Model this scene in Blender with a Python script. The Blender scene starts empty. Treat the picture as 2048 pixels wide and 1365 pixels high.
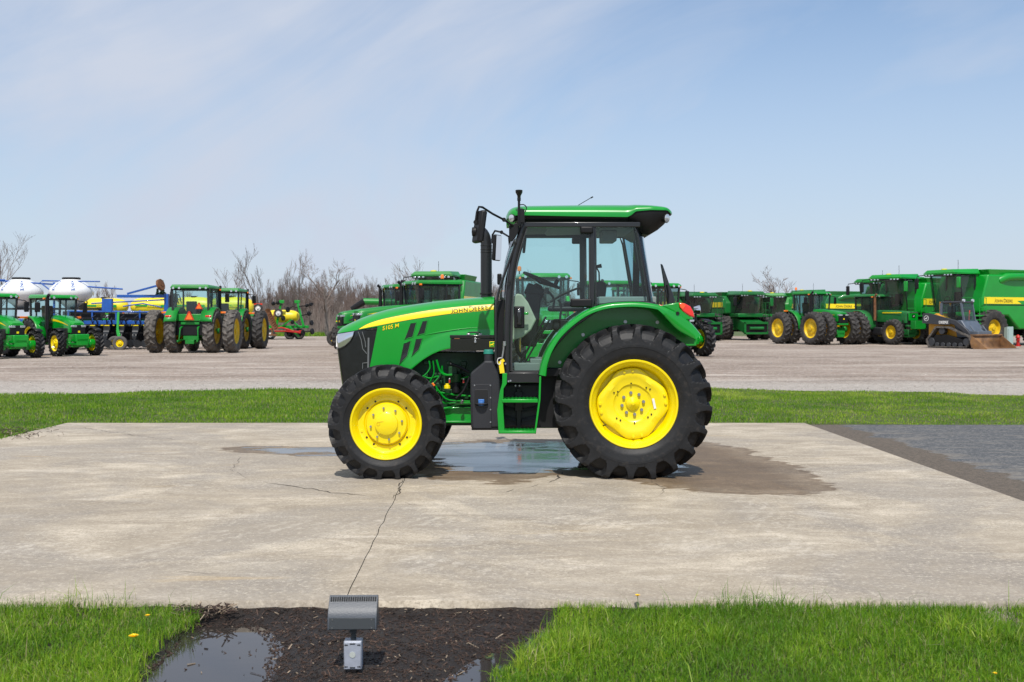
import bpy, math, random
import numpy as np
from mathutils import Vector, Matrix, Euler
R_ = math.radians
random.seed(7); rng = np.random.default_rng(7)
SC = bpy.context.scene
COL = SC.collection
# ------------------------------------------------------------------ camera
FPX, CAMZ, HOR = 2180.0, 1.533, 638.0
cam = bpy.data.cameras.new("camera"); camo = bpy.data.objects.new("camera", cam); COL.objects.link(camo)
camo.location = (0, 0, CAMZ); camo.rotation_euler = (R_(90), 0, 0)
cam.sensor_width = 36.0; cam.lens = 36.0*FPX/2048.0
cam.shift_y = -(682.5-HOR)/2048.0
cam.clip_start = 0.1; cam.clip_end = 6000
cam.dof.use_dof = True; cam.dof.focus_distance = 10.9; cam.dof.aperture_fstop = 5.6
SC.camera = camo
# ------------------------------------------------------------------ view
SC.view_settings.view_transform = 'Standard'; SC.view_settings.look = 'None'
SC.view_settings.gamma = 1.0; SC.view_settings.exposure = 0.06
SC.cycles.transparent_max_bounces = 24; SC.cycles.max_bounces = 8
# ------------------------------------------------------------------ sun
SUN_EL, SUN_AZ = 55.0, 1.0     # the sun stands behind the camera, a little to the left
sl = bpy.data.lights.new("sun", 'SUN'); sl.energy = 4.3; sl.angle = R_(0.55); sl.color = (1.0, 0.95, 0.88)
so = bpy.data.objects.new("sun", sl); COL.objects.link(so)
sdir = Vector((math.sin(R_(-SUN_AZ))*math.cos(R_(SUN_EL)), -math.cos(R_(-SUN_AZ))*math.cos(R_(SUN_EL)), math.sin(R_(SUN_EL))))
so.rotation_euler = sdir.to_track_quat('Z', 'Y').to_euler(); so.location = (0, -20, 30)
# ------------------------------------------------------------------ world
W = bpy.data.worlds.new("World"); SC.world = W; W.use_nodes = True
nt = W.node_tree; nt.nodes.clear()
def N(nt, typ, **kw):
    n = nt.nodes.new(typ)
    for k, v in kw.items():
        if k.startswith('i_'): n.inputs[k[2:].replace('_', ' ')].default_value = v
        else: setattr(n, k, v)
    return n
def MATH(nt, op, a, b=None, clamp=False):
    n = nt.nodes.new('ShaderNodeMath'); n.operation = op; n.use_clamp = clamp
    for i, x in enumerate((a, b)):
        if x is None: continue
        if isinstance(x, (int, float)): n.inputs[i].default_value = x
        else: nt.links.new(x, n.inputs[i])
    return n.outputs[0]
def RAMP(nt, fac, stops, interp='LINEAR'):
    n = nt.nodes.new('ShaderNodeValToRGB'); n.color_ramp.interpolation = interp
    e = n.color_ramp.elements
    while len(e) < len(stops): e.new(0.5)
    for i, (p, c) in enumerate(stops):
        e[i].position = p; e[i].color = (*c, 1) if len(c) == 3 else c
    nt.links.new(fac, n.inputs[0]); return n.outputs[0]
def MIX(nt, fac, a, b, mode='MIX'):
    n = nt.nodes.new('ShaderNodeMix'); n.data_type = 'RGBA'; n.blend_type = mode
    for i, x in ((0, fac), (6, a), (7, b)):
        if isinstance(x, (int, float)): n.inputs[i].default_value = x
        elif isinstance(x, tuple): n.inputs[i].default_value = (*x, 1) if len(x) == 3 else x
        else: nt.links.new(x, n.inputs[i])
    return n.outputs[2]
sky = N(nt, 'ShaderNodeTexSky', sky_type='NISHITA', sun_disc=False, sun_elevation=R_(SUN_EL), sun_rotation=R_(180+SUN_AZ))
sky.air_density = 1.0; sky.dust_density = 0.6; sky.ozone_density = 2.0
tc = N(nt, 'ShaderNodeTexCoord')
sep = N(nt, 'ShaderNodeSeparateXYZ'); nt.links.new(tc.outputs['Generated'], sep.inputs[0])
zz = MATH(nt, 'ADD', MATH(nt, 'MAXIMUM', sep.outputs[2], 0.0), 0.12)
u = MATH(nt, 'DIVIDE', sep.outputs[0], zz); v = MATH(nt, 'DIVIDE', sep.outputs[1], zz)
cb = N(nt, 'ShaderNodeCombineXYZ'); nt.links.new(u, cb.inputs[0]); nt.links.new(v, cb.inputs[1])
def cloud_noise(rot, sx, sy, scale, det, loc, dist=0.6):
    mp = N(nt, 'ShaderNodeMapping'); mp.inputs['Rotation'].default_value = (0, 0, R_(rot)); mp.inputs['Scale'].default_value = (sx, sy, 1); mp.inputs['Location'].default_value = loc
    nt.links.new(cb.outputs[0], mp.inputs[0])
    nn = N(nt, 'ShaderNodeTexNoise'); nn.inputs['Scale'].default_value = scale; nn.inputs['Detail'].default_value = det
    nn.inputs['Roughness'].default_value = 0.55; nn.inputs['Distortion'].default_value = dist
    nt.links.new(mp.outputs[0], nn.inputs[0]); return nn.outputs[0]
def veil(rot, scl, scale, det, loc, dist):
    mp = N(nt, 'ShaderNodeMapping'); mp.inputs['Rotation'].default_value = (0, R_(rot), 0); mp.inputs['Location'].default_value = loc
    nt.links.new(tc.outputs['Generated'], mp.inputs[0]); m2 = N(nt, 'ShaderNodeMapping'); m2.inputs['Scale'].default_value = scl; nt.links.new(mp.outputs[0], m2.inputs[0])
    nn = N(nt, 'ShaderNodeTexNoise'); nn.inputs['Scale'].default_value = scale; nn.inputs['Detail'].default_value = det; nn.inputs['Roughness'].default_value = 0.58; nn.inputs['Distortion'].default_value = dist
    nt.links.new(m2.outputs[0], nn.inputs[0]); return nn.outputs[0]
c1 = veil(32, (1.0, 1.0, 3.2), 2.2, 9, (.3, .1, .2), 0.9)      # wisps drawn out on a slant
c2 = veil(10, (1.0, 1.0, 1.3), 1.5, 5, (1.7, .4, .9), 0.3)
cm = MATH(nt, 'ADD', MATH(nt, 'MULTIPLY', c1, 0.7), MATH(nt, 'MULTIPLY', c2, 0.9))
cm = MATH(nt, 'SUBTRACT', cm, MATH(nt, 'MULTIPLY', sep.outputs[0], 0.35))      # more cloud to the left
cm = MATH(nt, 'SUBTRACT', cm, 0.0)
cmask = RAMP(nt, cm, [(0.47, (0, 0, 0)), (0.98, (1.0,)*3)])
hz = RAMP(nt, sep.outputs[2], [(0.0, (0.92,)*3), (0.08, (0.72,)*3), (0.36, (0.0,)*3)])
cmask = MATH(nt, 'MAXIMUM', cmask, hz)
SKYCLOUD = (5.45, 6.0, 7.1)
skymix = MIX(nt, cmask, MIX(nt, 1.0, sky.outputs[0], (.95, 1.13, 1.24), 'MULTIPLY'), SKYCLOUD)
bg = N(nt, 'ShaderNodeBackground'); bg.inputs[1].default_value = 0.106
nt.links.new(skymix, bg.inputs[0])
wo = N(nt, 'ShaderNodeOutputWorld'); nt.links.new(bg.outputs[0], wo.inputs[0])

# ------------------------------------------------------------------ materials
def mat(name, col, rough=0.5, metal=0.0, coat=0.0, spec=0.5, var=0.0, vscale=6.0, bump=0.0, bscale=60.0, dirt=None, croug=0.05, alpha=None):
    m = bpy.data.materials.new(name); m.use_nodes = True; t = m.node_tree
    b = t.nodes['Principled BSDF']
    b.inputs['Base Color'].default_value = (*col, 1); b.inputs['Roughness'].default_value = rough
    b.inputs['Metallic'].default_value = metal; b.inputs['Coat Weight'].default_value = coat; b.inputs['Coat Roughness'].default_value = croug
    b.inputs['Specular IOR Level'].default_value = spec
    tcn = N(t, 'ShaderNodeTexCoord')
    if var or dirt:
        nn = N(t, 'ShaderNodeTexNoise'); nn.inputs['Scale'].default_value = vscale; nn.inputs['Detail'].default_value = 6
        t.links.new(tcn.outputs['Object'], nn.inputs[0])
        lo = tuple(c*(1-var) for c in col); hi = tuple(min(1, c*(1+var)) for c in col)
        c = RAMP(t, nn.outputs[0], [(0.3, lo), (0.7, hi)])
        if dirt:
            n2 = N(t, 'ShaderNodeTexNoise'); n2.inputs['Scale'].default_value = vscale*1.7; n2.inputs['Detail'].default_value = 8; n2.inputs['Roughness'].default_value = 0.7
            t.links.new(tcn.outputs['Object'], n2.inputs[0])
            k = RAMP(t, n2.outputs[0], [(dirt[1], (0, 0, 0)), (min(1, dirt[1]+0.25), (dirt[2],)*3)])
            c = MIX(t, k, c, dirt[0])
        t.links.new(c, b.inputs['Base Color'])
    if bump:
        nn = N(t, 'ShaderNodeTexNoise'); nn.inputs['Scale'].default_value = bscale; nn.inputs['Detail'].default_value = 4
        t.links.new(tcn.outputs['Object'], nn.inputs[0])
        bp = N(t, 'ShaderNodeBump'); bp.inputs['Strength'].default_value = bump; bp.inputs['Distance'].default_value = 0.01
        t.links.new(nn.outputs[0], bp.inputs['Height']); t.links.new(bp.outputs[0], b.inputs['Normal'])
    return m
GREEN = mat('green_paint', (0.0008, 0.27, 0.018), 0.30, coat=0.45, croug=.02, var=0.08, vscale=1.5)
GREEN2 = mat('dusty_green_paint', (0.002, 0.205, 0.018), 0.45, coat=0.15, var=0.15, vscale=1.2, dirt=((0.12, 0.16, 0.09), 0.55, 0.25))
GREEN4 = mat('sun_dulled_green_paint', (0.004, 0.135, 0.022), 0.4, coat=.2, var=.2, vscale=.9, dirt=((0.10, 0.13, 0.07), 0.5, 0.3))
GREEN3 = mat('worn_green_paint', (0.010, 0.15, 0.03), 0.5, coat=0.1, var=0.2, vscale=2, dirt=((0.13, 0.15, 0.10), 0.5, 0.35))
YEL = mat('yellow_paint', (0.84, 0.66, 0.0), 0.34, coat=0.4, var=0.03, vscale=3)
YEL2 = mat('dusty_yellow_paint', (0.70, 0.47, 0.008), 0.5, var=0.15, vscale=4, dirt=((0.22, 0.16, 0.07), 0.55, 0.5))
BLACK = mat('black_plastic', (0.008, 0.008, 0.009), 0.5, spec=.3, var=0.2)
GLOSSB = mat('gloss_black', (0.008, 0.008, 0.009), 0.12, coat=0.6)
TANKP = mat('charcoal_moulded_plastic', (0.022, 0.023, 0.027), 0.5, spec=.35, var=0.12, vscale=5, bump=0.25, bscale=220)
RUB = mat('tyre_rubber', (0.0115, 0.0118, 0.0128), 0.55, spec=.35, var=0.22, vscale=9, bump=0.15, bscale=45, dirt=((0.085, 0.07, 0.058), 0.54, 0.45))
RUBD = mat('dusty_tyre_rubber', (0.028, 0.026, 0.025), 0.75, var=0.2, vscale=5, dirt=((0.15, 0.13, 0.11), 0.50, 0.55))
RUBD2 = mat('very_dusty_tyre_rubber', (0.06, 0.055, 0.05), 0.85, var=0.2, vscale=4, dirt=((0.24, 0.21, 0.18), 0.42, 0.7))
STEEL = mat('zinc_steel', (0.45, 0.45, 0.45), 0.35, metal=0.9)
CHROME = mat('chrome', (0.75, 0.76, 0.78), 0.06, metal=1.0)
LAMP = mat('lamp_glass', (0.62, 0.65, 0.70), 0.12, metal=0.6, coat=1.0)
MIRR = mat('mirror_glass', (0.8, 0.82, 0.84), 0.03, metal=1.0)
ORANGE = mat('amber_lens', (0.9, 0.20, 0.01), 0.25, coat=1)
RED = mat('red_lens', (0.75, 0.02, 0.01), 0.15, coat=1)
REDP = mat('red_paint', (0.45, 0.015, 0.012), 0.45)
WHITE = mat('white_paint', (0.75, 0.75, 0.73), 0.45)
WPLAST = mat('white_poly_tank', (0.78, 0.79, 0.78), 0.35, coat=0.3, var=0.04)
YPLAST = mat('yellow_poly_tank', (0.80, 0.62, 0.02), 0.4, var=0.05)
BLUE = mat('blue_paint', (0.01, 0.085, 0.36), 0.4, coat=0.3, var=0.15)
BLUECAP = mat('blue_cap', (0.05, 0.17, 0.45), 0.45)
TEALCAP = mat('teal_cap', (0.02, 0.22, 0.16), 0.5)
RUST = mat('rusty_steel', (0.16, 0.065, 0.025), 0.75, var=0.4, vscale=8)
BUCK = mat('bucket_steel', (0.27, 0.15, 0.075), 0.5, metal=0.3, var=0.45, vscale=2.5, dirt=((0.45, 0.22, 0.05), 0.5, 0.8))
CONGREY = mat('loader_dark_grey', (0.035, 0.038, 0.045), 0.45, var=0.1)
CONSLATE = mat('loader_slate_grey', (0.095, 0.115, 0.145), 0.4, var=0.1)
CONYEL = mat('loader_yellow', (0.55, 0.27, 0.012), 0.45, var=0.1)
FABRIC = mat('dark_seat_fabric', (0.02, 0.02, 0.022), 0.9)
BEIGE = mat('beige_cab_trim', (0.42, 0.42, 0.34), 0.7, var=0.1, vscale=10)
GREYP = mat('grey_trim', (0.14, 0.15, 0.15), 0.6)
DARKMETAL = mat('dark_metal', (0.02, 0.02, 0.02), 0.5, metal=0.4)
GALV = mat('bronze_grey_lamp_paint', (0.052, 0.062, 0.078), 0.45, bump=0.1, bscale=150)
GALVD = mat('dark_lamp_face', (0.045, 0.05, 0.055), 0.4)
ALU = mat('cast_aluminium', (0.40, 0.43, 0.50), 0.5, metal=0.35, var=0.1, vscale=30)
UTIL = mat('pale_green_utility_paint', (0.32, 0.42, 0.40), 0.5)
WOOD = mat('weathered_wood', (0.16, 0.13, 0.11), 0.8, var=0.3)
def glass_mat(name, tint, fac_boost=1.0, ior=1.5, dust=0.0):
    m = bpy.data.materials.new(name); m.use_nodes = True; t = m.node_tree; t.nodes.clear()
    tr = N(t, 'ShaderNodeBsdfTransparent'); tr.inputs[0].default_value = (*tint, 1)
    gl = N(t, 'ShaderNodeBsdfGlossy'); gl.inputs['Roughness'].default_value = 0.0
    fr = N(t, 'ShaderNodeFresnel'); ge = N(t, 'ShaderNodeNewGeometry')
    io = MATH(t, 'ADD', ior, MATH(t, 'MULTIPLY', ge.outputs['Backfacing'], 1/ior-ior)); t.links.new(io, fr.inputs[0])      # a pane is the same from both sides
    f = MATH(t, 'MULTIPLY', fr.outputs[0], fac_boost, True)
    mx = N(t, 'ShaderNodeMixShader'); t.links.new(f, mx.inputs[0]); t.links.new(tr.outputs[0], mx.inputs[1]); t.links.new(gl.outputs[0], mx.inputs[2])
    o = N(t, 'ShaderNodeOutputMaterial'); last = mx.outputs[0]
    if dust:
        df = N(t, 'ShaderNodeBsdfDiffuse'); df.inputs[0].default_value = (0.5, 0.52, 0.5, 1)
        m2 = N(t, 'ShaderNodeMixShader'); m2.inputs[0].default_value = dust
        t.links.new(last, m2.inputs[1]); t.links.new(df.outputs[0], m2.inputs[2]); last = m2.outputs[0]
    t.links.new(last, o.inputs[0]); return m
GLASS = glass_mat('tinted_cab_glass', (0.77, 0.94, 0.93), 1.1, dust=0.012)
GLASSR = glass_mat('curved_tinted_glass', (0.35, 0.60, 0.68), 1.5)
GLASSD = glass_mat('dark_cab_glass', (0.48, 0.62, 0.62), 1.1, dust=0.03)

# ------------------------------------------------------------------ mesh builder
class MB:
    def __init__(s): s.v = []; s.f = []; s.m = []
    def add(s, vs, fs, mi=0):
        o = len(s.v); s.v += [tuple(x) for x in vs]; s.f += [tuple(i+o for i in f) for f in fs]; s.m += [mi]*len(fs); return s
    def hexa(s, p, mi=0):   # p: 4 bottom, 4 top, same winding
        return s.add(p, [(3, 2, 1, 0), (4, 5, 6, 7), (0, 1, 5, 4), (1, 2, 6, 5), (2, 3, 7, 6), (3, 0, 4, 7)], mi)
    def box(s, c, d, rot=None, mi=0, taper=1.0):
        hx, hy, hz = d[0]/2, d[1]/2, d[2]/2; t = taper
        p = [(-hx, -hy, -hz), (hx, -hy, -hz), (hx, hy, -hz), (-hx, hy, -hz), (-hx*t, -hy*t, hz), (hx*t, -hy*t, hz), (hx*t, hy*t, hz), (-hx*t, hy*t, hz)]
        M = Euler(rot).to_matrix() if rot else Matrix.Identity(3); c = Vector(c)
        return s.hexa([c+M@Vector(q) for q in p], mi)
    def box2(s, a, b, mi=0):
        return s.box([(a[i]+b[i])/2 for i in range(3)], [abs(a[i]-b[i]) for i in range(3)], mi=mi)
    def cyl(s, a, b, r0, r1=None, n=16, caps=True, mi=0):
        r1 = r0 if r1 is None else r1; a = Vector(a); b = Vector(b); d = (b-a).normalized()
        x = d.orthogonal().normalized(); y = d.cross(x); vs = []
        for k in range(n):
            t = 2*math.pi*k/n; q = x*math.cos(t)+y*math.sin(t); vs.append(a+q*r0)
        for k in range(n):
            t = 2*math.pi*k/n; q = x*math.cos(t)+y*math.sin(t); vs.append(b+q*r1)
        fs = [(k, (k+1) % n, n+(k+1) % n, n+k) for k in range(n)]
        if caps: fs += [tuple(range(n-1, -1, -1)), tuple(range(n, 2*n))]
        return s.add(vs, fs, mi)
    def tube(s, pts, r, n=8, closed=False, mi=0):
        pts = [Vector(p) for p in pts]; m = len(pts); rs = r if isinstance(r, (list, tuple)) else [r]*m
        vs = []; prev = None
        for i, p in enumerate(pts):
            a = pts[(i-1) % m] if (closed or i > 0) else p; b = pts[(i+1) % m] if (closed or i < m-1) else p
            d = (b-a).normalized()
            if prev is None: x = d.orthogonal().normalized()
            else:
                x = prev-d*prev.dot(d); x = x.normalized() if x.length > 1e-6 else d.orthogonal().normalized()
            prev = x; y = d.cross(x)
            for k in range(n):
                t = 2*math.pi*k/n; vs.append(p+(x*math.cos(t)+y*math.sin(t))*rs[i])
        fs = []; mm = m if closed else m-1
        for i in range(mm):
            j = (i+1) % m
            for k in range(n): fs.append((i*n+k, i*n+(k+1) % n, j*n+(k+1) % n, j*n+k))
        if not closed: fs += [tuple(range(n-1, -1, -1)), tuple(range((m-1)*n, m*n))]
        return s.add(vs, fs, mi)
    def bar(s, pts, w, h, up=(0, 1, 0), closed=False, mi=0):
        # rectangular section swept on a path; 'up' is the direction of the w side
        pts = [Vector(p) for p in pts]; m = len(pts); vs = []; up = Vector(up).normalized()
        for i, p in enumerate(pts):
            a = pts[(i-1) % m] if (closed or i > 0) else p; b = pts[(i+1) % m] if (closed or i < m-1) else p
            d = (b-a).normalized(); sd = d.cross(up)
            sd = sd.normalized() if sd.length > 1e-6 else d.orthogonal().normalized()
            uu = up
            for (i1, j1) in ((-1, -1), (1, -1), (1, 1), (-1, 1)): vs.append(p+uu*(w/2*i1)+sd*(h/2*j1))
        fs = []; mm = m if closed else m-1
        for i in range(mm):
            j = (i+1) % m
            for k in range(4): fs.append((i*4+k, i*4+(k+1) % 4, j*4+(k+1) % 4, j*4+k))
        if not closed: fs += [(3, 2, 1, 0), tuple(range((m-1)*4, m*4))]
        return s.add(vs, fs, mi)
    def lathe(s, prof, c=(0, 0, 0), n=48, mi=0, axis='Y', sgn=1, cap=False):
        # prof: (radius, distance along axis)
        vs = []; m = len(prof); c = Vector(c)
        for (r, d) in prof:
            for k in range(n):
                t = 2*math.pi*k/n; a, b = r*math.cos(t), r*math.sin(t)
                q = (a, d*sgn, b) if axis == 'Y' else ((a, b, d*sgn) if axis == 'Z' else (d*sgn, a, b))
                vs.append(c+Vector(q))
        fs = [(i*n+k, i*n+(k+1) % n, (i+1)*n+(k+1) % n, (i+1)*n+k) for i in range(m-1) for k in range(n)]
        if cap: fs += [tuple(range(n)), tuple(range((m-1)*n, m*n))]
        return s.add(vs, fs, mi)
    def prism(s, out, y0, y1, mi=0, axis='Y'):
        # outline in (x,z) extruded along Y (or the matching plane for X / Z)
        n = len(out)
        def P(a, b, t): return (a, t, b) if axis == 'Y' else ((t, a, b) if axis == 'X' else (a, b, t))
        vs = [P(a, b, y0) for a, b in out]+[P(a, b, y1) for a, b in out]
        fs = [tuple(range(n)), tuple(range(2*n-1, n-1, -1))]+[(k, k+n, (k+1) % n+n, (k+1) % n) for k in range(n)]
        return s.add(vs, fs, mi)
    def grid(s, fn, nu, nv, mi=0, closeu=False):
        vs = [fn(i/(nu-1) if not closeu else i/nu, j/(nv-1)) for i in range(nu) for j in range(nv)]
        fs = []
        for i in range(nu if closeu else nu-1):
            k = (i+1) % nu
            for j in range(nv-1): fs.append((i*nv+j, k*nv+j, k*nv+j+1, i*nv+j+1))
        return s.add(vs, fs, mi)
    def mesh(s, name, mats, angle=35, org=(0, 0, 0)):
        me = bpy.data.meshes.new(name)
        ox, oy, oz = org
        me.from_pydata([(x-ox, y-oy, z-oz) for x, y, z in s.v], [], s.f)
        for m in (mats if isinstance(mats, (list, tuple)) else [mats]): me.materials.append(m)
        if len(set(s.m)) > 1: me.polygons.foreach_set('material_index', s.m)
        import bmesh as _b
        bm = _b.new(); bm.from_mesh(me); _b.ops.recalc_face_normals(bm, faces=bm.faces); bm.to_mesh(me); bm.free()
        me.polygons.foreach_set('use_smooth', [True]*len(me.polygons))
        me.set_sharp_from_angle(angle=R_(angle)); me.update(); return me
    def build(s, name, mats, parent=None, bevel=0, angle=35, org=(0, 0, 0), solid=0, seg=2):
        o = bpy.data.objects.new(name, s.mesh(name, mats, angle, org)); COL.objects.link(o)
        if parent: o.parent = parent
        if solid:
            q = o.modifiers.new('solid', 'SOLIDIFY'); q.thickness = solid; q.offset = 0
        if bevel:
            q = o.modifiers.new('bevel', 'BEVEL'); q.width = bevel; q.segments = seg; q.limit_method = 'ANGLE'; q.angle_limit = R_(35); q.harden_normals = False
        return o
def link_mesh(name, me, parent=None, loc=(0, 0, 0), rot=None):
    o = bpy.data.objects.new(name, me); COL.objects.link(o); o.location = loc
    if rot: o.rotation_euler = rot
    if parent: o.parent = parent
    return o
def thing(name, label, cat, loc=(0, 0, 0), rz=0, group=None):
    o = bpy.data.objects.new(name, None); COL.objects.link(o); o.location = loc; o.rotation_euler = (0, 0, rz)
    o.empty_display_size = 0.2
    o['label'] = label; o['category'] = cat
    if group: o['group'] = group
    return o
def tag(o, label=None, cat=None, group=None, kind=None):
    if label: o['label'] = label
    if cat: o['category'] = cat
    if group: o['group'] = group
    if kind: o['kind'] = kind
    return o
def copy_tree(o, parent=None):
    c = o.copy(); COL.objects.link(c); c.parent = parent
    for ch in list(o.children): copy_tree(ch, c)
    return c
def K(px, py, Y): return (px-1024.0)*Y/FPX, Y, CAMZ+(HOR-py)*Y/FPX
def G(px, py, z=0.0):
    Y = FPX*(CAMZ-z)/(py-HOR); return ((px-1024.0)*Y/FPX, Y)
def text2d(s, size, offset=0.0, shear=0.0, space=1.0):
    cu = bpy.data.curves.new('t', 'FONT'); cu.body = s; cu.size = size; cu.offset = offset; cu.shear = shear; cu.space_character = space
    cu.resolution_u = 3; cu.fill_mode = 'FRONT'
    o = bpy.data.objects.new('t', cu); COL.objects.link(o); bpy.context.view_layer.update()
    me = bpy.data.meshes.new_from_object(o.evaluated_get(bpy.context.evaluated_depsgraph_get()))
    vs = [tuple(q.co)[:2] for q in me.vertices]; fs = [tuple(p.vertices) for p in me.polygons]
    bpy.data.objects.remove(o); bpy.data.curves.remove(cu); bpy.data.meshes.remove(me)
    return vs, fs
def smallcaps(words, size, small=0.76, offset=0.0, gap=0.35, space=1.05):
    # a row of words, each with a taller first letter; returns verts, faces, width
    V, F, x = [], [], 0.0
    def jglyph(sz, o):          # a capital J standing on the baseline
        P = [(.25, .73), (.25, .42), (.25, .17), (.235, .10), (.19, .05), (.12, .03), (.04, .05)]; h = .048+o/sz; vs = []; fs = []
        for i, (a, c) in enumerate(P):
            p, q = P[max(0, i-1)], P[min(len(P)-1, i+1)]; dx, dy = q[0]-p[0], q[1]-p[1]; L = math.hypot(dx, dy); ex = (h if i == 0 else 0)-.048*(i == 0); c2 = c+ex
            vs += [((a-dy/L*h)*sz, (c2+dx/L*h)*sz), ((a+dy/L*h)*sz, (c2-dx/L*h)*sz)]
        for i in range(len(P)-1): fs.append((2*i, 2*i+1, 2*i+3, 2*i+2))
        return vs, fs
    for w in words:
        for i, part in enumerate((w[0], w[1:])):
            if part == 'J': vs, fs = jglyph(size, offset); v0 = jglyph(size, 0)[0]
            else:
                vs, fs = text2d(part, size if i == 0 else size*small, offset+size*.012, space=space)
                if not vs: continue
                v0, _ = text2d(part, size if i == 0 else size*small, 0, space=space)
            x0 = min(a for a, b in v0); x1 = max(a for a, b in v0)
            o = len(V); V += [(a-x0+x, b) for a, b in vs]; F += [tuple(k+o for k in f) for f in fs]
            x += (x1-x0)+size*0.09
        x += size*gap
    return V, F, x-size*(gap+0.09)
def interp(pts):
    xs = [p[0] for p in pts]; ys = [p[1] for p in pts]
    return lambda x: float(np.interp(x, xs, ys))
def smooth_curve(pts, n):
    # Catmull-Rom through 2D/3D points
    P = [np.array(p, float) for p in pts]; P = [2*P[0]-P[1]]+P+[2*P[-1]-P[-2]]; out = []
    segs = len(P)-3
    for k in range(n):
        t = k/(n-1)*segs; i = min(int(t), segs-1); t -= i
        a, b, c, d = P[i:i+4]
        out.append(tuple(0.5*((2*b)+(c-a)*t+(2*a-5*b+4*c-d)*t*t+(-a+3*b-3*c+d)*t**3)))
    return out
DEER = [(-.42, -.02), (-.30, .06), (-.12, .06), (.02, .10), (.14, .20), (.16, .34), (.22, .22), (.30, .38), (.28, .20), (.40, .16), (.40, .10), (.26, .08), (.20, -.02), (.10, -.10), (.30, -.20), (.34, -.32), (.22, -.24), (.02, -.16), (-.16, -.14), (-.34, -.30), (-.44, -.30), (-.32, -.16), (-.36, -.08)]
# ------------------------------------------------------------------ tyres and wheels
def tyre_mesh(Rr, Wd, rr, NL, per, ns, lug=0.036, deep=0.14, material=None, sweep=0.55):
    """lugged tractor tyre round the Y axis: a grid whose tread is pressed in between the lugs"""
    nth = NL*per
    half_full = [(0, Rr), (.20, Rr), (.40, Rr-.012), (.455, Rr-.035), (.480, Rr-.085), (.490, Rr-deep), (.50, Rr-deep-.05*Rr/.74), (.50, (Rr*.45+rr*.55)), (.47, rr+.06), (.40, rr+.015), (.385, rr-.01), (.30, rr-.02)]
    half_base = [(0, Rr-lug), (.16, Rr-lug), (.27, Rr-lug-.010), (.335, Rr-lug-.036), (.395, Rr-deep*.82), (.478, Rr-deep*1.0), (.50, Rr-deep-.05*Rr/.74), (.50, (Rr*.45+rr*.55)), (.47, rr+.06), (.40, rr+.015), (.385, rr-.01), (.30, rr-.02)]
    keys = [0, .22, .56, .72, .86, 1.0, 1.1, 1.4, 1.7, 1.85, 1.92, 2.0]
    a = np.concatenate([np.linspace(0, 1, ns, endpoint=False), np.linspace(1, 2, max(6, ns//2))])
    fw = np.interp(a, keys, [p[0] for p in half_full]); fr = np.interp(a, keys, [p[1] for p in half_full])
    bw = np.interp(a, keys, [p[0] for p in half_base]); br = np.interp(a, keys, [p[1] for p in half_base])
    rows = [(-1, i) for i in range(len(a)-1, 0, -1)]+[(1, i) for i in range(len(a))]
    th = np.arange(nth)/per
    V = []
    for sgn, i in rows:
        ai = a[i]
        fa = ai if ai < .5 else .5+.14*(1-math.exp(-(ai-.5)/.14))
        ph = th-sweep*fa*NL*0.05*(0.74/Rr)*2.0 + (0.5 if sgn < 0 else 0)
        d = np.abs((ph+.5) % 1.0-.5)
        if ai < .15: hw = .17
        elif ai < .80: hw = .15+.0*(ai-.15)/.6
        elif ai < 1: hw = .5-.34*math.sqrt(max(0, 1-((ai-.80)/.20)**2))
        else: hw = .6
        e = .045
        m = np.clip((hw+e-d)/(2*e), 0, 1); m = m*m*(3-2*m)
        if ai >= 1: m = np.ones_like(d)
        y = sgn*Wd*(bw[i]*(1-m)+fw[i]*m); r = br[i]*(1-m)+fr[i]*m
        ang = 2*np.pi*np.arange(nth)/nth
        V.append(np.stack([r*np.cos(ang), y, r*np.sin(ang)], 1))
    V = np.concatenate(V); nr = len(rows)
    i = np.arange(nr-1)[:, None]*nth; k = np.arange(nth)[None, :]; k2 = (k+1) % nth
    F = np.stack([i+k, i+k2, i+nth+k2, i+nth+k], -1).reshape(-1, 4)
    me = bpy.data.meshes.new('tyre'); me.from_pydata(V.tolist(), [], F.tolist())
    me.materials.append(material or RUB); me.polygons.foreach_set('use_smooth', [True]*len(F))
    me.set_sharp_from_angle(angle=R_(40)); me.update()
    return me
_wc = {}
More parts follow.
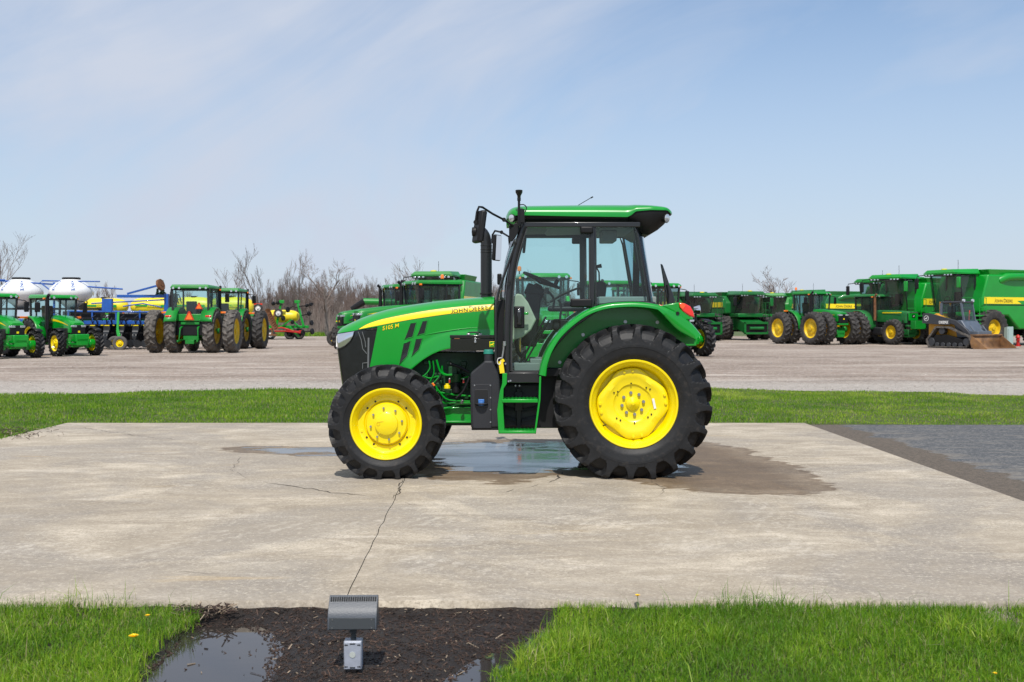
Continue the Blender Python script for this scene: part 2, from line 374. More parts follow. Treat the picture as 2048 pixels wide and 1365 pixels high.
def simple_wheel(parent, loc, Rr, Wd, rr, side, rubber=None, rimmat=None, dish=0.35, name='wheel', smooth=False):
    """wheel of a distant machine: hub part carrying tyre and rim; side=+1 outer face to +Y"""
    rubber = rubber or RUBD; rimmat = rimmat or YEL2
    key = (round(Rr, 3), round(Wd, 3), round(rr, 3), rubber.name, rimmat.name, dish, smooth)
    if key not in _wc:
        if smooth:
            t = MB(); t.lathe([(rr-.01, -.42*Wd), (rr+.05, -.5*Wd), ((Rr+rr)/2, -.54*Wd), (Rr-.03, -.48*Wd), (Rr, -.3*Wd), (Rr, .3*Wd), (Rr-.03, .48*Wd), ((Rr+rr)/2, .54*Wd), (rr+.05, .5*Wd), (rr-.01, .42*Wd)], n=32)
            tm = t.mesh('tyre', rubber)
        else:
            tm = tyre_mesh(Rr, Wd, rr, 20, 10, 10, lug=.05, deep=.13, material=rubber)
        b = MB(); w = Wd
        b.lathe([(rr+.02, .40*w), (rr+.02, .36*w), (rr-.02, .34*w), (rr-.05, .20*w), (rr-.06, (.5-dish)*w), (rr*.62, (.5-dish)*w-.01), (rr*.55, (.5-dish)*w+.05), (rr*.30, (.5-dish)*w+.07), (0.001, (.5-dish)*w+.07)], n=32)
        b.lathe([(rr-.06, (.5-dish)*w-.02), (rr-.06, -.30*w), (rr+.02, -.38*w), (rr+.02, -.42*w)], n=32)
        b.lathe([(rr-.06, (.5-dish)*w-.03), (rr*.5, (.5-dish)*w-.05), (rr*.2, (.5-dish)*w-.03)], n=32)
        rm = b.mesh('rim', rimmat)
        h = MB(); h.cyl((0, (.5-dish)*w-.25, 0), (0, (.5-dish)*w+.12, 0), rr*.22, n=16)
        for k in range(8):
            t = k*math.pi/4; h.cyl((rr*.42*math.cos(t), (.5-dish)*w+.05, rr*.42*math.sin(t)), (rr*.42*math.cos(t), (.5-dish)*w+.085, rr*.42*math.sin(t)), .018, n=6)
        hm = h.mesh('hub', rimmat)
        _wc[key] = (tm, rm, hm)
    tm, rm, hm = _wc[key]
    rot = (0, 0, 0) if side > 0 else (0, 0, math.pi)
    w = link_mesh(name, hm, parent, loc, rot)
    link_mesh('tyre', tm, w); link_mesh('rim', rm, w)
    return w
# ------------------------------------------------------------------ ground and paving
def sd_poly(P, x, y):
    """signed distance (negative inside) of points to a closed polygon"""
    P = np.array(P, float); n = len(P); d = np.full(x.shape, 1e9); inside = np.zeros(x.shape, bool)
    for i in range(n):
        ax, ay = P[i]; bx, by = P[(i+1) % n]; ex, ey = bx-ax, by-ay
        wx, wy = x-ax, y-ay; t = np.clip((wx*ex+wy*ey)/(ex*ex+ey*ey+1e-12), 0, 1)
        d = np.minimum(d, np.hypot(wx-ex*t, wy-ey*t))
        c = (ay > y) != (by > y)
        with np.errstate(divide='ignore', invalid='ignore'): xi = ax+(y-ay)*(bx-ax)/(by-ay+1e-12)
        inside ^= c & (x < xi)
    return np.where(inside, -d, d)
def np_mesh(name, V, F, mats, attrs=None, smooth=True):
    me = bpy.data.meshes.new(name); me.from_pydata(V.tolist() if hasattr(V, 'tolist') else V, [], F.tolist() if hasattr(F, 'tolist') else F)
    for m in (mats if isinstance(mats, list) else [mats]): me.materials.append(m)
    for k, a in (attrs or {}).items():
        at = me.attributes.new(k, 'FLOAT', 'POINT'); at.data.foreach_set('value', np.asarray(a, np.float32))
    if smooth: me.polygons.foreach_set('use_smooth', [True]*len(me.polygons))
    me.update(); return me
def sheet(name, pts, z, m, kind='structure'):
    me = bpy.data.meshes.new(name); me.from_pydata([(x, y, z) for x, y in pts], [], [tuple(range(len(pts)))]); me.materials.append(m)
    o = bpy.data.objects.new(name, me); COL.objects.link(o); o['kind'] = kind; return o
def fnoise(x, y, sc, seed=0):
    """cheap smooth value noise"""
    r = np.random.default_rng(seed); T = r.random((64, 64)); u = x*sc; v = y*sc
    i = np.floor(u).astype(int); j = np.floor(v).astype(int); a = u-i; b = v-j; a = a*a*(3-2*a); b = b*b*(3-2*b)
    g = lambda p, q: T[p % 64, q % 64]
    return (g(i, j)*(1-a)+g(i+1, j)*a)*(1-b)+(g(i, j+1)*(1-a)+g(i+1, j+1)*a)*b
def ground_mat(name, build):
    m = bpy.data.materials.new(name); m.use_nodes = True; t = m.node_tree; b = t.nodes['Principled BSDF']
    tcn = N(t, 'ShaderNodeTexCoord')
    def nz(scale, detail=6, rough=0.6, stretch=(1, 1, 1), dist=0.0, rot=0):
        mp = N(t, 'ShaderNodeMapping'); mp.inputs['Scale'].default_value = stretch; mp.inputs['Rotation'].default_value = (0, 0, R_(rot)); t.links.new(tcn.outputs['Object'], mp.inputs[0])
        n = N(t, 'ShaderNodeTexNoise'); n.inputs['Scale'].default_value = scale; n.inputs['Detail'].default_value = detail; n.inputs['Roughness'].default_value = rough; n.inputs['Distortion'].default_value = dist
        t.links.new(mp.outputs[0], n.inputs[0]); return n.outputs[0]
    build(t, b, nz, tcn); return m
def bump(t, b, h, s=0.4, d=0.01, prev=None):
    n = N(t, 'ShaderNodeBump'); n.inputs['Strength'].default_value = s; n.inputs['Distance'].default_value = d
    t.links.new(h, n.inputs['Height'])
    if prev: t.links.new(prev, n.inputs['Normal'])
    t.links.new(n.outputs[0], b.inputs['Normal']); return n.outputs[0]
def attr(t, name):
    a = N(t, 'ShaderNodeAttribute'); a.attribute_name = name; return a.outputs['Fac']
def concrete(t, b, nz, tcn):
    s1 = nz(0.9, 9, .66, (0.9, 1.2, 1), 1.0, 6); s2 = nz(2.2, 9, .74, (0.65, 1.4, 1), 0.8, -5); s3 = nz(0.5, 8, .68, (1, 1, 1), 0.9)
    fine = nz(55, 3, .7); mid = nz(9, 6, .7)
    c = RAMP(t, s1, [(.32, (.28, .235, .175)), (.50, (.45, .39, .305)), (.64, (.60, .535, .43))])
    c2 = RAMP(t, s2, [(.34, (.22, .185, .145)), (.50, (.45, .39, .31)), (.60, (.74, .66, .54))])
    c = MIX(t, .5, c, c2)
    c = MIX(t, RAMP(t, s3, [(.44, (0,)*3), (.56, (.62,)*3)]), c, (.275, .255, .235))
    # pale chalky wheel scuffs
    sc = nz(1.7, 7, .75, (0.5, 1.3, 1), 1.3, 28)
    c = MIX(t, RAMP(t, sc, [(.56, (0,)*3), (.68, (.55,)*3)]), c, (.72, .66, .57))
    c = MIX(t, RAMP(t, mid, [(.3, (.35,)*3), (.55, (0,)*3)]), c, (.30, .26, .21))
    c = MIX(t, RAMP(t, fine, [(.30, (.75,)*3), (.52, (0,)*3)]), c, (.20, .17, .13))
    c = MIX(t, RAMP(t, nz(26, 5, .8), [(.52, (0,)*3), (.66, (.65,)*3)]), c, (.72, .65, .53))
    tm = N(t, 'ShaderNodeMapping'); tm.inputs['Rotation'].default_value = (0, 0, R_(24)); t.links.new(tcn.outputs['Object'], tm.inputs[0])
    wv = N(t, 'ShaderNodeTexWave'); wv.inputs['Scale'].default_value = 2.6; wv.inputs['Distortion'].default_value = 4.5; wv.inputs['Detail'].default_value = 3; wv.inputs['Detail Scale'].default_value = 3; t.links.new(tm.outputs[0], wv.inputs[0])
    tr = MATH(t, 'MULTIPLY', MATH(t, 'MULTIPLY', RAMP(t, wv.outputs[1], [(.45, (0,)*3), (.62, (1,)*3)]), attr(t, 'tread')), RAMP(t, mid, [(.44, (0,)*3), (.62, (.36,)*3)]))
    c = MIX(t, tr, c, (.78, .72, .62))
    c = MIX(t, 1.0, c, (.92, .905, .88), 'MULTIPLY')
    c = MIX(t, RAMP(t, nz(.55, 8, .75, (.8, 1.2, 1), 1.5), [(.46, (0,)*3), (.56, (.38,)*3)]), c, (.32, .27, .205))
    yl = nz(0.9, 5, .6, (.35, 2.5, 1), .5, -12)
    c = MIX(t, RAMP(t, yl, [(.64, (0,)*3), (.72, (.35,)*3)]), c, (.55, .38, .17))
    # wet zone: painted by distance to the outline of the spill, broken up by noise
    br = nz(3.0, 6, .65, (0.5, 1.4, 1), 0.6)
    d = MATH(t, 'ADD', attr(t, 'damp'), MATH(t, 'MULTIPLY', MATH(t, 'SUBTRACT', br, .5), .75))
    dm = RAMP(t, d, [(.49, (0,)*3), (.525, (.95,)*3), (.62, (.72,)*3), (.85, (.95,)*3)])
    w = MATH(t, 'ADD', attr(t, 'water'), MATH(t, 'MULTIPLY', MATH(t, 'SUBTRACT', br, .53), 1.5))
    wm = RAMP(t, w, [(.49, (0,)*3), (.53, (1,)*3)])
    c = MIX(t, dm, c, MIX(t, 1.0, c, (.40, .315, .225), 'MULTIPLY'))
    c = MIX(t, wm, c, (.10, .085, .065))
    t.links.new(c, b.inputs['Base Color'])
    dr = MATH(t, 'MULTIPLY', dm, .30); r = MATH(t, 'SUBTRACT', .85, dr)
    mx = N(t, 'ShaderNodeMix'); mx.data_type = 'FLOAT'; t.links.new(wm, mx.inputs[0]); t.links.new(r, mx.inputs[2]); mx.inputs[3].default_value = .13; b.inputs['IOR'].default_value = 1.34
    t.links.new(mx.outputs[0], b.inputs['Roughness']); wr_ = RAMP(t, nz(1.6, 7, .7, (.5, 1.6, 1), .8), [(.45, (.03,)*3), (.68, (.25,)*3)]); t.links.new(wr_, mx.inputs[3])
    inv = MATH(t, 'SUBTRACT', 1.0, MATH(t, 'MULTIPLY', wm, .97))
    h = MATH(t, 'MULTIPLY', MATH(t, 'ADD', fine, mid), inv); bump(t, b, h, .35, .006)
def asphalt(t, b, nz, tcn):
    f = nz(70, 3, .8); s = nz(1.0, 8, .68, (.5, 1.4, 1), .5); s2 = nz(5, 7, .75, (.35, 1.6, 1))
    c = RAMP(t, nz(28, 7, .88, (.8, 1.2, 1)), [(.36, (.030, .033, .038)), (.52, (.075, .080, .086)), (.62, (.30, .28, .25))])
    c = MIX(t, RAMP(t, s2, [(.50, (0,)*3), (.62, (.5,)*3)]), c, (.22, .20, .17))
    sp = N(t, 'ShaderNodeSeparateXYZ'); t.links.new(tcn.outputs['Object'], sp.inputs[0])
    e = MATH(t, 'SUBTRACT', sp.outputs[0], 4.3)                         # distance from the slab edge
    e2 = MATH(t, 'ADD', MATH(t, 'MULTIPLY', e, -.16), s)
    c = MIX(t, RAMP(t, e2, [(.38, (0,)*3), (.50, (.6,)*3)]), c, (.24, .21, .17))
    e3 = MATH(t, 'ADD', MATH(t, 'MULTIPLY', e, -1.6), MATH(t, 'MULTIPLY', s, 2.3))
    dirt = RAMP(t, nz(30, 6, .85), [(.35, (.045, .036, .027)), (.65, (.17, .135, .10))])
    c = MIX(t, RAMP(t, e3, [(.26, (0,)*3), (.32, (1,)*3)]), c, dirt)
    t.links.new(c, b.inputs['Base Color']); b.inputs['Roughness'].default_value = .9; bump(t, b, f, .6, .01)
def gravel(t, b, nz, tcn):
    f = nz(16, 6, .85); g = nz(7, 7, .85); s = nz(.30, 9, .75, (.5, 1.3, 1), 1.0); s2 = nz(.6, 9, .78, (.22, 1.5, 1), .5, 5); s3 = nz(1.3, 8, .78, (.3, 1.5, 1), .3, -6)
    sp0 = N(t, 'ShaderNodeSeparateXYZ'); t.links.new(tcn.outputs['Object'], sp0.inputs[0])
    c = RAMP(t, s, [(.34, (.19, .135, .10)), (.5, (.36, .285, .23)), (.64, (.54, .46, .39))])
    c = MIX(t, RAMP(t, s2, [(.45, (0,)*3), (.60, (.65,)*3)]), c, (.17, .13, .095))
    c = MIX(t, RAMP(t, s3, [(.52, (0,)*3), (.66, (.5,)*3)]), c, (.48, .43, .38))
    sp = N(t, 'ShaderNodeSeparateXYZ'); t.links.new(tcn.outputs['Object'], sp.inputs[0])
    for y0_, wd_, am in ((27.2, .5, .6), (29.6, .45, .45), (34.5, .7, .55), (44, 1.4, .5), (60, 3.0, .45)):      # worn wheel ruts across the yard
        q_ = MATH(t, 'ABSOLUTE', MATH(t, 'ADD', MATH(t, 'SUBTRACT', sp0.outputs[1], y0_), MATH(t, 'MULTIPLY', MATH(t, 'SUBTRACT', s, .5), 9.0*wd_)))
        m_ = MATH(t, 'MULTIPLY', MATH(t, 'SUBTRACT', 1.0, MATH(t, 'DIVIDE', q_, wd_), True), MATH(t, 'MULTIPLY', RAMP(t, s2, [(.35, (.3,)*3), (.6, (1,)*3)]), am*1.6), True)
        c = MIX(t, m_, c, (.15, .105, .078))
    e = MATH(t, 'ADD', MATH(t, 'MULTIPLY', MATH(t, 'SUBTRACT', 27.0, sp.outputs[1]), .12), MATH(t, 'MULTIPLY', s3, 1.0))
    c = MIX(t, RAMP(t, e, [(.30, (0,)*3), (.65, (.8,)*3)]), c, (.42, .385, .34))      # fresh stone along the kerb of the lawn
    c = MIX(t, RAMP(t, f, [(.36, (.9,)*3), (.5, (0,)*3)]), c, (.09, .07, .055))
    c = MIX(t, RAMP(t, g, [(.52, (0,)*3), (.66, (.9,)*3)]), c, (.62, .56, .50))
    t.links.new(c, b.inputs['Base Color']); b.inputs['Roughness'].default_value = .95; bump(t, b, f, .8, .03)
def soil(t, b, nz, tcn):
    f = nz(40, 4, .8); g = nz(3, 6, .7)
    c = RAMP(t, f, [(.3, (.022, .018, .014)), (.7, (.075, .055, .038))]); c = MIX(t, RAMP(t, g, [(.4, (0,)*3), (.6, (.4,)*3)]), c, (.09, .065, .035))
    t.links.new(c, b.inputs['Base Color']); b.inputs['Roughness'].default_value = .95; bump(t, b, f, .8, .02)
def turf(t, b, nz, tcn):
    f = nz(18, 4, .8); g = nz(1.2, 6, .7)
    c = RAMP(t, f, [(.3, (.03, .05, .012)), (.7, (.10, .13, .03))]); c = MIX(t, RAMP(t, g, [(.45, (0,)*3), (.65, (.5,)*3)]), c, (.10, .085, .035))
    t.links.new(c, b.inputs['Base Color']); b.inputs['Roughness'].default_value = .95; bump(t, b, f, .8, .03)
def farfield(t, b, nz, tcn):
    g = nz(.05, 6, .7); c = RAMP(t, g, [(.35, (.06, .10, .02)), (.65, (.14, .13, .06))])
    t.links.new(c, b.inputs['Base Color']); b.inputs['Roughness'].default_value = .95
def mulch(t, b, nz, tcn):
    f = nz(60, 5, .85, (1, 1.6, 1)); g = nz(5, 5, .7); h = nz(150, 3, .8)
    c = RAMP(t, f, [(.32, (.012, .009, .008)), (.55, (.042, .029, .022)), (.72, (.15, .10, .068))])
    c = MIX(t, RAMP(t, g, [(.45, (0,)*3), (.62, (.45,)*3)]), c, (.02, .017, .017))
    t.links.new(c, b.inputs['Base Color']); b.inputs['Roughness'].default_value = .62; bump(t, b, MATH(t, 'ADD', f, h), 1.0, .02)
M_CON = ground_mat('brushed_concrete', concrete); M_ASP = ground_mat('old_asphalt', asphalt); M_GRA = ground_mat('gravel', gravel)
M_SOIL = ground_mat('dark_soil', soil); M_TURF = ground_mat('turf_soil', turf); M_FAR = ground_mat('far_field', farfield); M_MUL = ground_mat('bark_mulch', mulch)
# far ground: one sheet to the horizon with the yard, lawn and paving laid on it
nn_ = 64
sheet('ground', [(2500*math.cos(2*math.pi*k/nn_), 2500*math.sin(2*math.pi*k/nn_)) for k in range(nn_)], -0.30, M_FAR)
FARY = 97.0
gline = [(-30, 20.3), (-15, 21.6), (-10.2, 22.35), (-7, 23.2), (-4.3, 24.1), (0, 24.3), (4.5, 24.1), (7.5, 23.3), (10.3, 22.2), (15, 21.4), (30, 20.0)]
YARDZ = -0.03
sheet('gravel_yard', gline+[(140, 14), (140, FARY), (-140, FARY), (-140, 14)], YARDZ, M_GRA)
sheet('lawn_soil', [(-60, 3.0), (60, 3.0), (60, 21.5)]+[(x, y+.3) for x, y in gline[::-1]]+[(-60, 21.5)], -0.14, M_SOIL)
def pebbles():
    r = np.random.default_rng(77); n = 16000; Y = 22.0+34*r.random(n)**1.6; X = r.uniform(-1, 1, n)*(Y*.49+1); ok = Y > np.interp(X, [p[0] for p in gline], [p[1] for p in gline])+.1; X, Y = X[ok], Y[ok]; n = len(X)
    s = r.uniform(.008, .020, n)*(1+(r.random(n) < .04)*1.0); V = []; th = r.uniform(0, 6.28, n)
    pts = [(1, 0, 0), (-.4, .9, 0), (-.6, -.8, 0), (.1, .1, .9)]
    P = np.stack([np.stack([X+s*(a*np.cos(th)-b*np.sin(th)), Y+s*(a*np.sin(th)+b*np.cos(th)), YARDZ+s*c-.002], 1) for a, b, c in pts], 1).reshape(-1, 3)
    k = (np.arange(n)*4)[:, None]; F = [tuple(q) for m_ in ((0, 1, 3), (1, 2, 3), (2, 0, 3)) for q in (k+np.array(m_)).tolist()]
    o = link_mesh('pebbles', np_mesh('pebbles', P, F, mat('pale_stones', (.30, .27, .24), .9, var=.5, vscale=3), smooth=False)); tag(o, 'loose pale stones scattered over the gravel yard', 'gravel', kind='stuff')
pebbles()
# concrete slab, cast in two panels with a sawn joint
SX0, SX1, SY0, SY1 = -6.55, 4.30, 5.93, 16.05
xj = lambda y: -0.917-(y-6.04)*0.0256
PXY = lambda L: [G(a, b) for a, b in L]
damp_p = PXY([(445, 896), (560, 892), (700, 891), (860, 889), (900, 884), (960, 880), (1100, 879), (1240, 879), (1400, 884), (1450, 890), (1500, 900), (1545, 922), (1600, 931), (1630, 955), (1668, 985), (1600, 991), (1500, 990), (1400, 984), (1330, 976), (1200, 958), (1110, 950), (1062, 960), (1020, 967), (930, 962), (850, 958), (790, 930), (690, 913), (560, 910), (445, 902)])
water_p = [PXY([(500, 896), (620, 894), (760, 893), (900, 887), (1000, 884), (1190, 884), (1330, 888), (1345, 894), (1362, 905), (1365, 930), (1350, 946), (1320, 950), (1230, 948), (1120, 938), (1040, 949), (950, 947), (900, 936), (860, 920), (700, 911), (560, 908)])]
def slab_panel(side):
    nx, ny = (140, 250) if side < 0 else (132, 250)
    ys = SY0+(SY1-SY0)*np.linspace(0, 1, ny); u = np.linspace(0, 1, nx)
    X = np.zeros((nx, ny)); Y = np.zeros((nx, ny))
    for j, y in enumerate(ys):
        jw = .012*(float(fnoise(np.array([y*1.0]), np.array([0.]), 4, 61)[0])-.5); a, b = (SX0, xj(y)+jw-.0028) if side < 0 else (xj(y)+jw+.0028, SX1)
        X[:, j] = a+(b-a)*u; Y[:, j] = y
    Z = (fnoise(X, Y, 1.3, 3)-.5)*.002
    edge = np.zeros_like(X); wob = (fnoise(X, Y, 6, 8)-.5)*.022; Y[:, 0] += wob[:, 0]
    V = np.stack([X, Y, Z], -1).reshape(-1, 3)
    F = [(i*ny+j, (i+1)*ny+j, (i+1)*ny+j+1, i*ny+j+1) for i in range(nx-1) for j in range(ny-1)]
    ring = [i*ny for i in range(nx)]+[(nx-1)*ny+j for j in range(1, ny)]+[i*ny+ny-1 for i in range(nx-2, -1, -1)]+[j for j in range(ny-2, 0, -1)]
    o = len(V); n = len(ring); low = V[ring].copy(); low[:, 2] = -.20
    mid = V[ring].copy(); mid[:, 2] = -.012; cx, cy = X.mean(), Y.mean()
    mid[:, 1] -= np.where(np.array(ring) % ny == 0, .008, 0); low[:, 1] -= np.where(np.array(ring) % ny == 0, .02, 0)
    V = np.concatenate([V, mid, low])
    for k in range(n):
        q = (k+1) % n; F.append((ring[k], o+k, o+q, ring[q])); F.append((o+k, o+n+k, o+n+q, o+q))
    x, y = V[:, 0], V[:, 1]
    soft = lambda d, w: np.clip(.5-d/w, 0, 1)
    da = soft(sd_poly(damp_p, x, y), 1.1); wa = soft(np.min([sd_poly(p, x, y) for p in water_p], 0), 1.0)
    da[V[:, 2] < -.1] = .8
    tr = np.zeros(len(x))
    for pl, hw_ in (([(-60, 1100), (120, 1093), (255, 1112)], .17), ([(250, 1112), (400, 1078), (560, 1052), (720, 1046), (900, 1042)], .20), ([(1450, 970), (1530, 1030), (1600, 1110)], .16), ([(1100, 1040), (1250, 1050), (1420, 1090)], .15), ([(700, 1115), (850, 1120), (1000, 1150)], .13)):
        q = [G(*p) for p in pl]
        for (ax, ay), (bx_, by_) in zip(q, q[1:]):
            ex, ey = bx_-ax, by_-ay; tt = np.clip(((x-ax)*ex+(y-ay)*ey)/(ex*ex+ey*ey), 0, 1); dd = np.hypot(x-ax-ex*tt, y-ay-ey*tt); tr = np.maximum(tr, np.clip((hw_-dd)/.05, 0, 1))
    me = np_mesh('concrete_slab', V, F, M_CON, dict(damp=da, water=wa, tread=tr)); me.set_sharp_from_angle(angle=R_(50))
    ob = link_mesh('concrete_slab', me); ob['kind'] = 'structure'; return ob
slab_panel(-1); slab_panel(1)
jm = MB(); jm.box2((-1.25, SY0+.05, -.19), (-.85, SY1-.05, -.03)); j_ = jm.build('joint_filler', M_SOIL); j_['kind'] = 'structure'
# cracks in the concrete: thin broken strips of dirt-filled crack
M_CRK = mat('crack_dirt', (.045, .035, .026), .95)
def crack(pts, w, seed):
    r = random.Random(seed); P = [G(*p) for p in pts]; Q = []
    for (a, b) in zip(P, P[1:]):
        n = max(2, int(math.dist(a, b)/.07))
        for k in range(n): t = k/n; Q.append((a[0]+(b[0]-a[0])*t+r.uniform(-.022, .022), a[1]+(b[1]-a[1])*t+r.uniform(-.035, .035)))
    Q.append(P[-1]); V = []; F = []
    for i, (x, y) in enumerate(Q):
        ww = .5*w*(.35+r.random())*min(1, i/4+.2, (len(Q)-1-i)/4+.2); a = Q[max(0, i-1)]; b = Q[min(len(Q)-1, i+1)]
        dx, dy = b[0]-a[0], b[1]-a[1]; L = math.hypot(dx, dy)+1e-9
        V += [(x-dy/L*ww, y+dx/L*ww, .0022), (x+dy/L*ww, y-dx/L*ww, .0022)]
    F = [(2*i, 2*i+1, 2*i+3, 2*i+2) for i in range(len(Q)-1)]
    return V, F
cm_ = MB()
for i, (p, w) in enumerate([([(525, 965), (565, 970), (600, 976), (650, 984), (700, 990), (735, 992)], .014), ([(300, 978), (360, 970), (430, 958)], .006), ([(480, 912), (472, 930), (462, 942), (475, 948), (492, 958)], .0035),
        ([(1128, 944), (1112, 958), (1098, 966)], .02), ([(1098, 966), (1040, 978), (980, 990)], .006), ([(160, 855), (230, 866), (300, 875), (360, 880)], .008), ([(1300, 962), (1330, 978), (1320, 990)], .006),
        ([(806, 960), (797, 985), (786, 997)], .014), ([(786, 997), (820, 1010), (860, 1014)], .005), ([(350, 1145), (395, 1146), (440, 1147)], .01)]):
    cm_.add(*crack(p, w, i))
ck = cm_.build('concrete_cracks', M_CRK); tag(ck, 'dark dirt filled cracks running across the pale concrete pad', 'cracks', kind='stuff')
sheet('asphalt', [(SX1+.004, 7.0), (16, 7.0), (16, 15.95), (SX1+.004, 16.0)], -0.022, M_ASP)
# lawn between pad and yard, gently mounded
def lawn_h(x, y):
    return -.055+.045*fnoise(x, y, .8, 4)+.02*fnoise(x, y, 3, 5)
gxs = np.linspace(-16, 16, 160); gys = np.linspace(15.7, 24.6, 50)
GX, GY = np.meshgrid(gxs, gys, indexing='ij')
gl = np.interp(gxs, [p[0] for p in gline], [p[1] for p in gline])
for i in range(len(gxs)): GY[i] = (16.02 if gxs[i] > SX0 else 12.0)+(gl[i]+.12+.1*math.sin(gxs[i]*3.1)-(16.02 if gxs[i] > SX0 else 12.0))*np.linspace(0, 1, 50)
GZ = lawn_h(GX, GY); GZ[:, -1] = -.05; GZ[:, 0] = -.04
ny = 50
np_f = [(i*ny+j, (i+1)*ny+j, (i+1)*ny+j+1, i*ny+j+1) for i in range(len(gxs)-1) for j in range(ny-1)]
o = link_mesh('lawn_ground', np_mesh('lawn', np.stack([GX, GY, GZ], -1).reshape(-1, 3), np_f, M_TURF)); o['kind'] = 'structure'

# ------------------------------------------------------------------ near bed, puddles
bed_l = [G(*p, -.07) for p in [(330, 1195), (352, 1212), (375, 1240), (352, 1275), (320, 1305), (290, 1330), (262, 1365), (240, 1420)]]
bed_r = [G(*p, -.07) for p in [(1150, 1195), (1128, 1212), (1105, 1235), (1100, 1262), (1090, 1290), (1062, 1315), (1040, 1340), (1005, 1372), (975, 1420)]]
BED = bed_l+bed_r[::-1]
pud_l = [G(*p, -.085) for p in [(352, 1262), (380, 1254), (440, 1252), (500, 1253), (530, 1266), (548, 1290), (556, 1308), (540, 1330), (538, 1365), (520, 1430), (250, 1430), (280, 1365), (300, 1335), (330, 1312), (345, 1285)]]
pud_r = [G(*p, -.085) for p in [(1086, 1262), (1062, 1262), (1040, 1285), (1000, 1300), (965, 1318), (930, 1335), (890, 1370), (880, 1430), (1060, 1430), (1060, 1330), (1088, 1300)]]
def bed_h(x, y):
    h = -.066+.020*(fnoise(x, y, 9, 11)-.5)+.030*(fnoise(x, y, 2.2, 12)-.5)+.007*(fnoise(x, y, 40, 13)-.5)
    for p in (pud_l, pud_r):
        d = sd_poly(p, x, y)-.035+.05*(fnoise(x, y, 7, 16)-.5); h = np.where(d < .10, np.minimum(h, -.0855+np.clip(d, -.10, .10)*.28+.010*(fnoise(x, y, 12, 14)-.5)), h)
    e = np.clip((y-(SY0-.16))/.16, 0, 1); h = h*(1-e)+(-.034+.012*(fnoise(x, y, 14, 15)-.5))*e      # banked against the slab
    return h
bx = np.arange(-2.6, 1.0, .014); by = np.arange(3.7, SY0+.01, .014); BX, BY = np.meshgrid(bx, by, indexing='ij'); BZ = bed_h(BX, BY)
ny = len(by); f_ = [(i*ny+j, (i+1)*ny+j, (i+1)*ny+j+1, i*ny+j+1) for i in range(len(bx)-1) for j in range(ny-1)]
o = link_mesh('mulch_bed', np_mesh('mulch_bed', np.stack([BX, BY, BZ], -1).reshape(-1, 3), f_, M_MUL)); o['kind'] = 'structure'
def pudmat(t, b, nz, tcn):
    b.inputs['Base Color'].default_value = (.035, .03, .027, 1); b.inputs['Roughness'].default_value = .03; b.inputs['IOR'].default_value = 1.5; b.inputs['Specular IOR Level'].default_value = .75
    bump(t, b, nz(9, 3, .5), .05, .004)
M_PUD = ground_mat('puddle_water', pudmat)
for p in (pud_l, pud_r):
    q = np.array(p); c = q.mean(0); sheet('puddle', [tuple(c+(v-c)*1.18) for v in q], -.0865, M_PUD)
# loose bark and twigs
M_BARK = mat('bark_chips', (.045, .026, .018), .8, var=.9, vscale=14)
M_CHIP = mat('pale_chips', (.26, .20, .14), .8, var=.3, vscale=20)
cb_ = MB(); n_ = 0
while n_ < 5200:
    x = rng.uniform(-2.4, .7); y = rng.uniform(4.3, SY0-.02)
    if sd_poly(BED, np.array([x]), np.array([y]))[0] > -.01: continue
    wet = min(sd_poly(pud_l, np.array([x]), np.array([y]))[0], sd_poly(pud_r, np.array([x]), np.array([y]))[0])
    if wet < -.03 and rng.random() > .04: continue
    z = float(bed_h(np.array([x]), np.array([y]))[0]); z = max(z, -.0865); L = rng.uniform(.004, .022) if rng.random() < .94 else rng.uniform(.03, .08)
    cb_.box((x, y, z+.003), (L, rng.uniform(.002, .007), rng.uniform(.001, .004)), (rng.uniform(-.4, .4), rng.uniform(-.5, .5), rng.uniform(0, 3.1)), mi=int(rng.random() < .035)); n_ += 1
for k in range(260):            # drifted leaves and twigs at the corner of the lawn and on the pad's far corner
    if k < 150: x, y = G(rng.uniform(352, 470), 1222+rng.normal(0, 7), -.04); z = -.035
    else:
        x, y = G(abs(rng.normal(0, 45)), 868+rng.normal(0, 6), 0); z = .006
    L = rng.uniform(.02, .09) if k < 150 else rng.uniform(.03, .12)
    cb_.box((x, y, z+rng.uniform(0, .02)), (L, rng.uniform(.003, .010), .003), (rng.uniform(-.5, .5), rng.uniform(-.5, .5), rng.uniform(0, 3.1)), mi=int(rng.random() < .25))
cbo = cb_.build('bark_mulch', [M_BARK, M_CHIP]); tag(cbo, 'loose dark bark chips and twigs in the bed around the floodlight', 'mulch', kind='stuff')
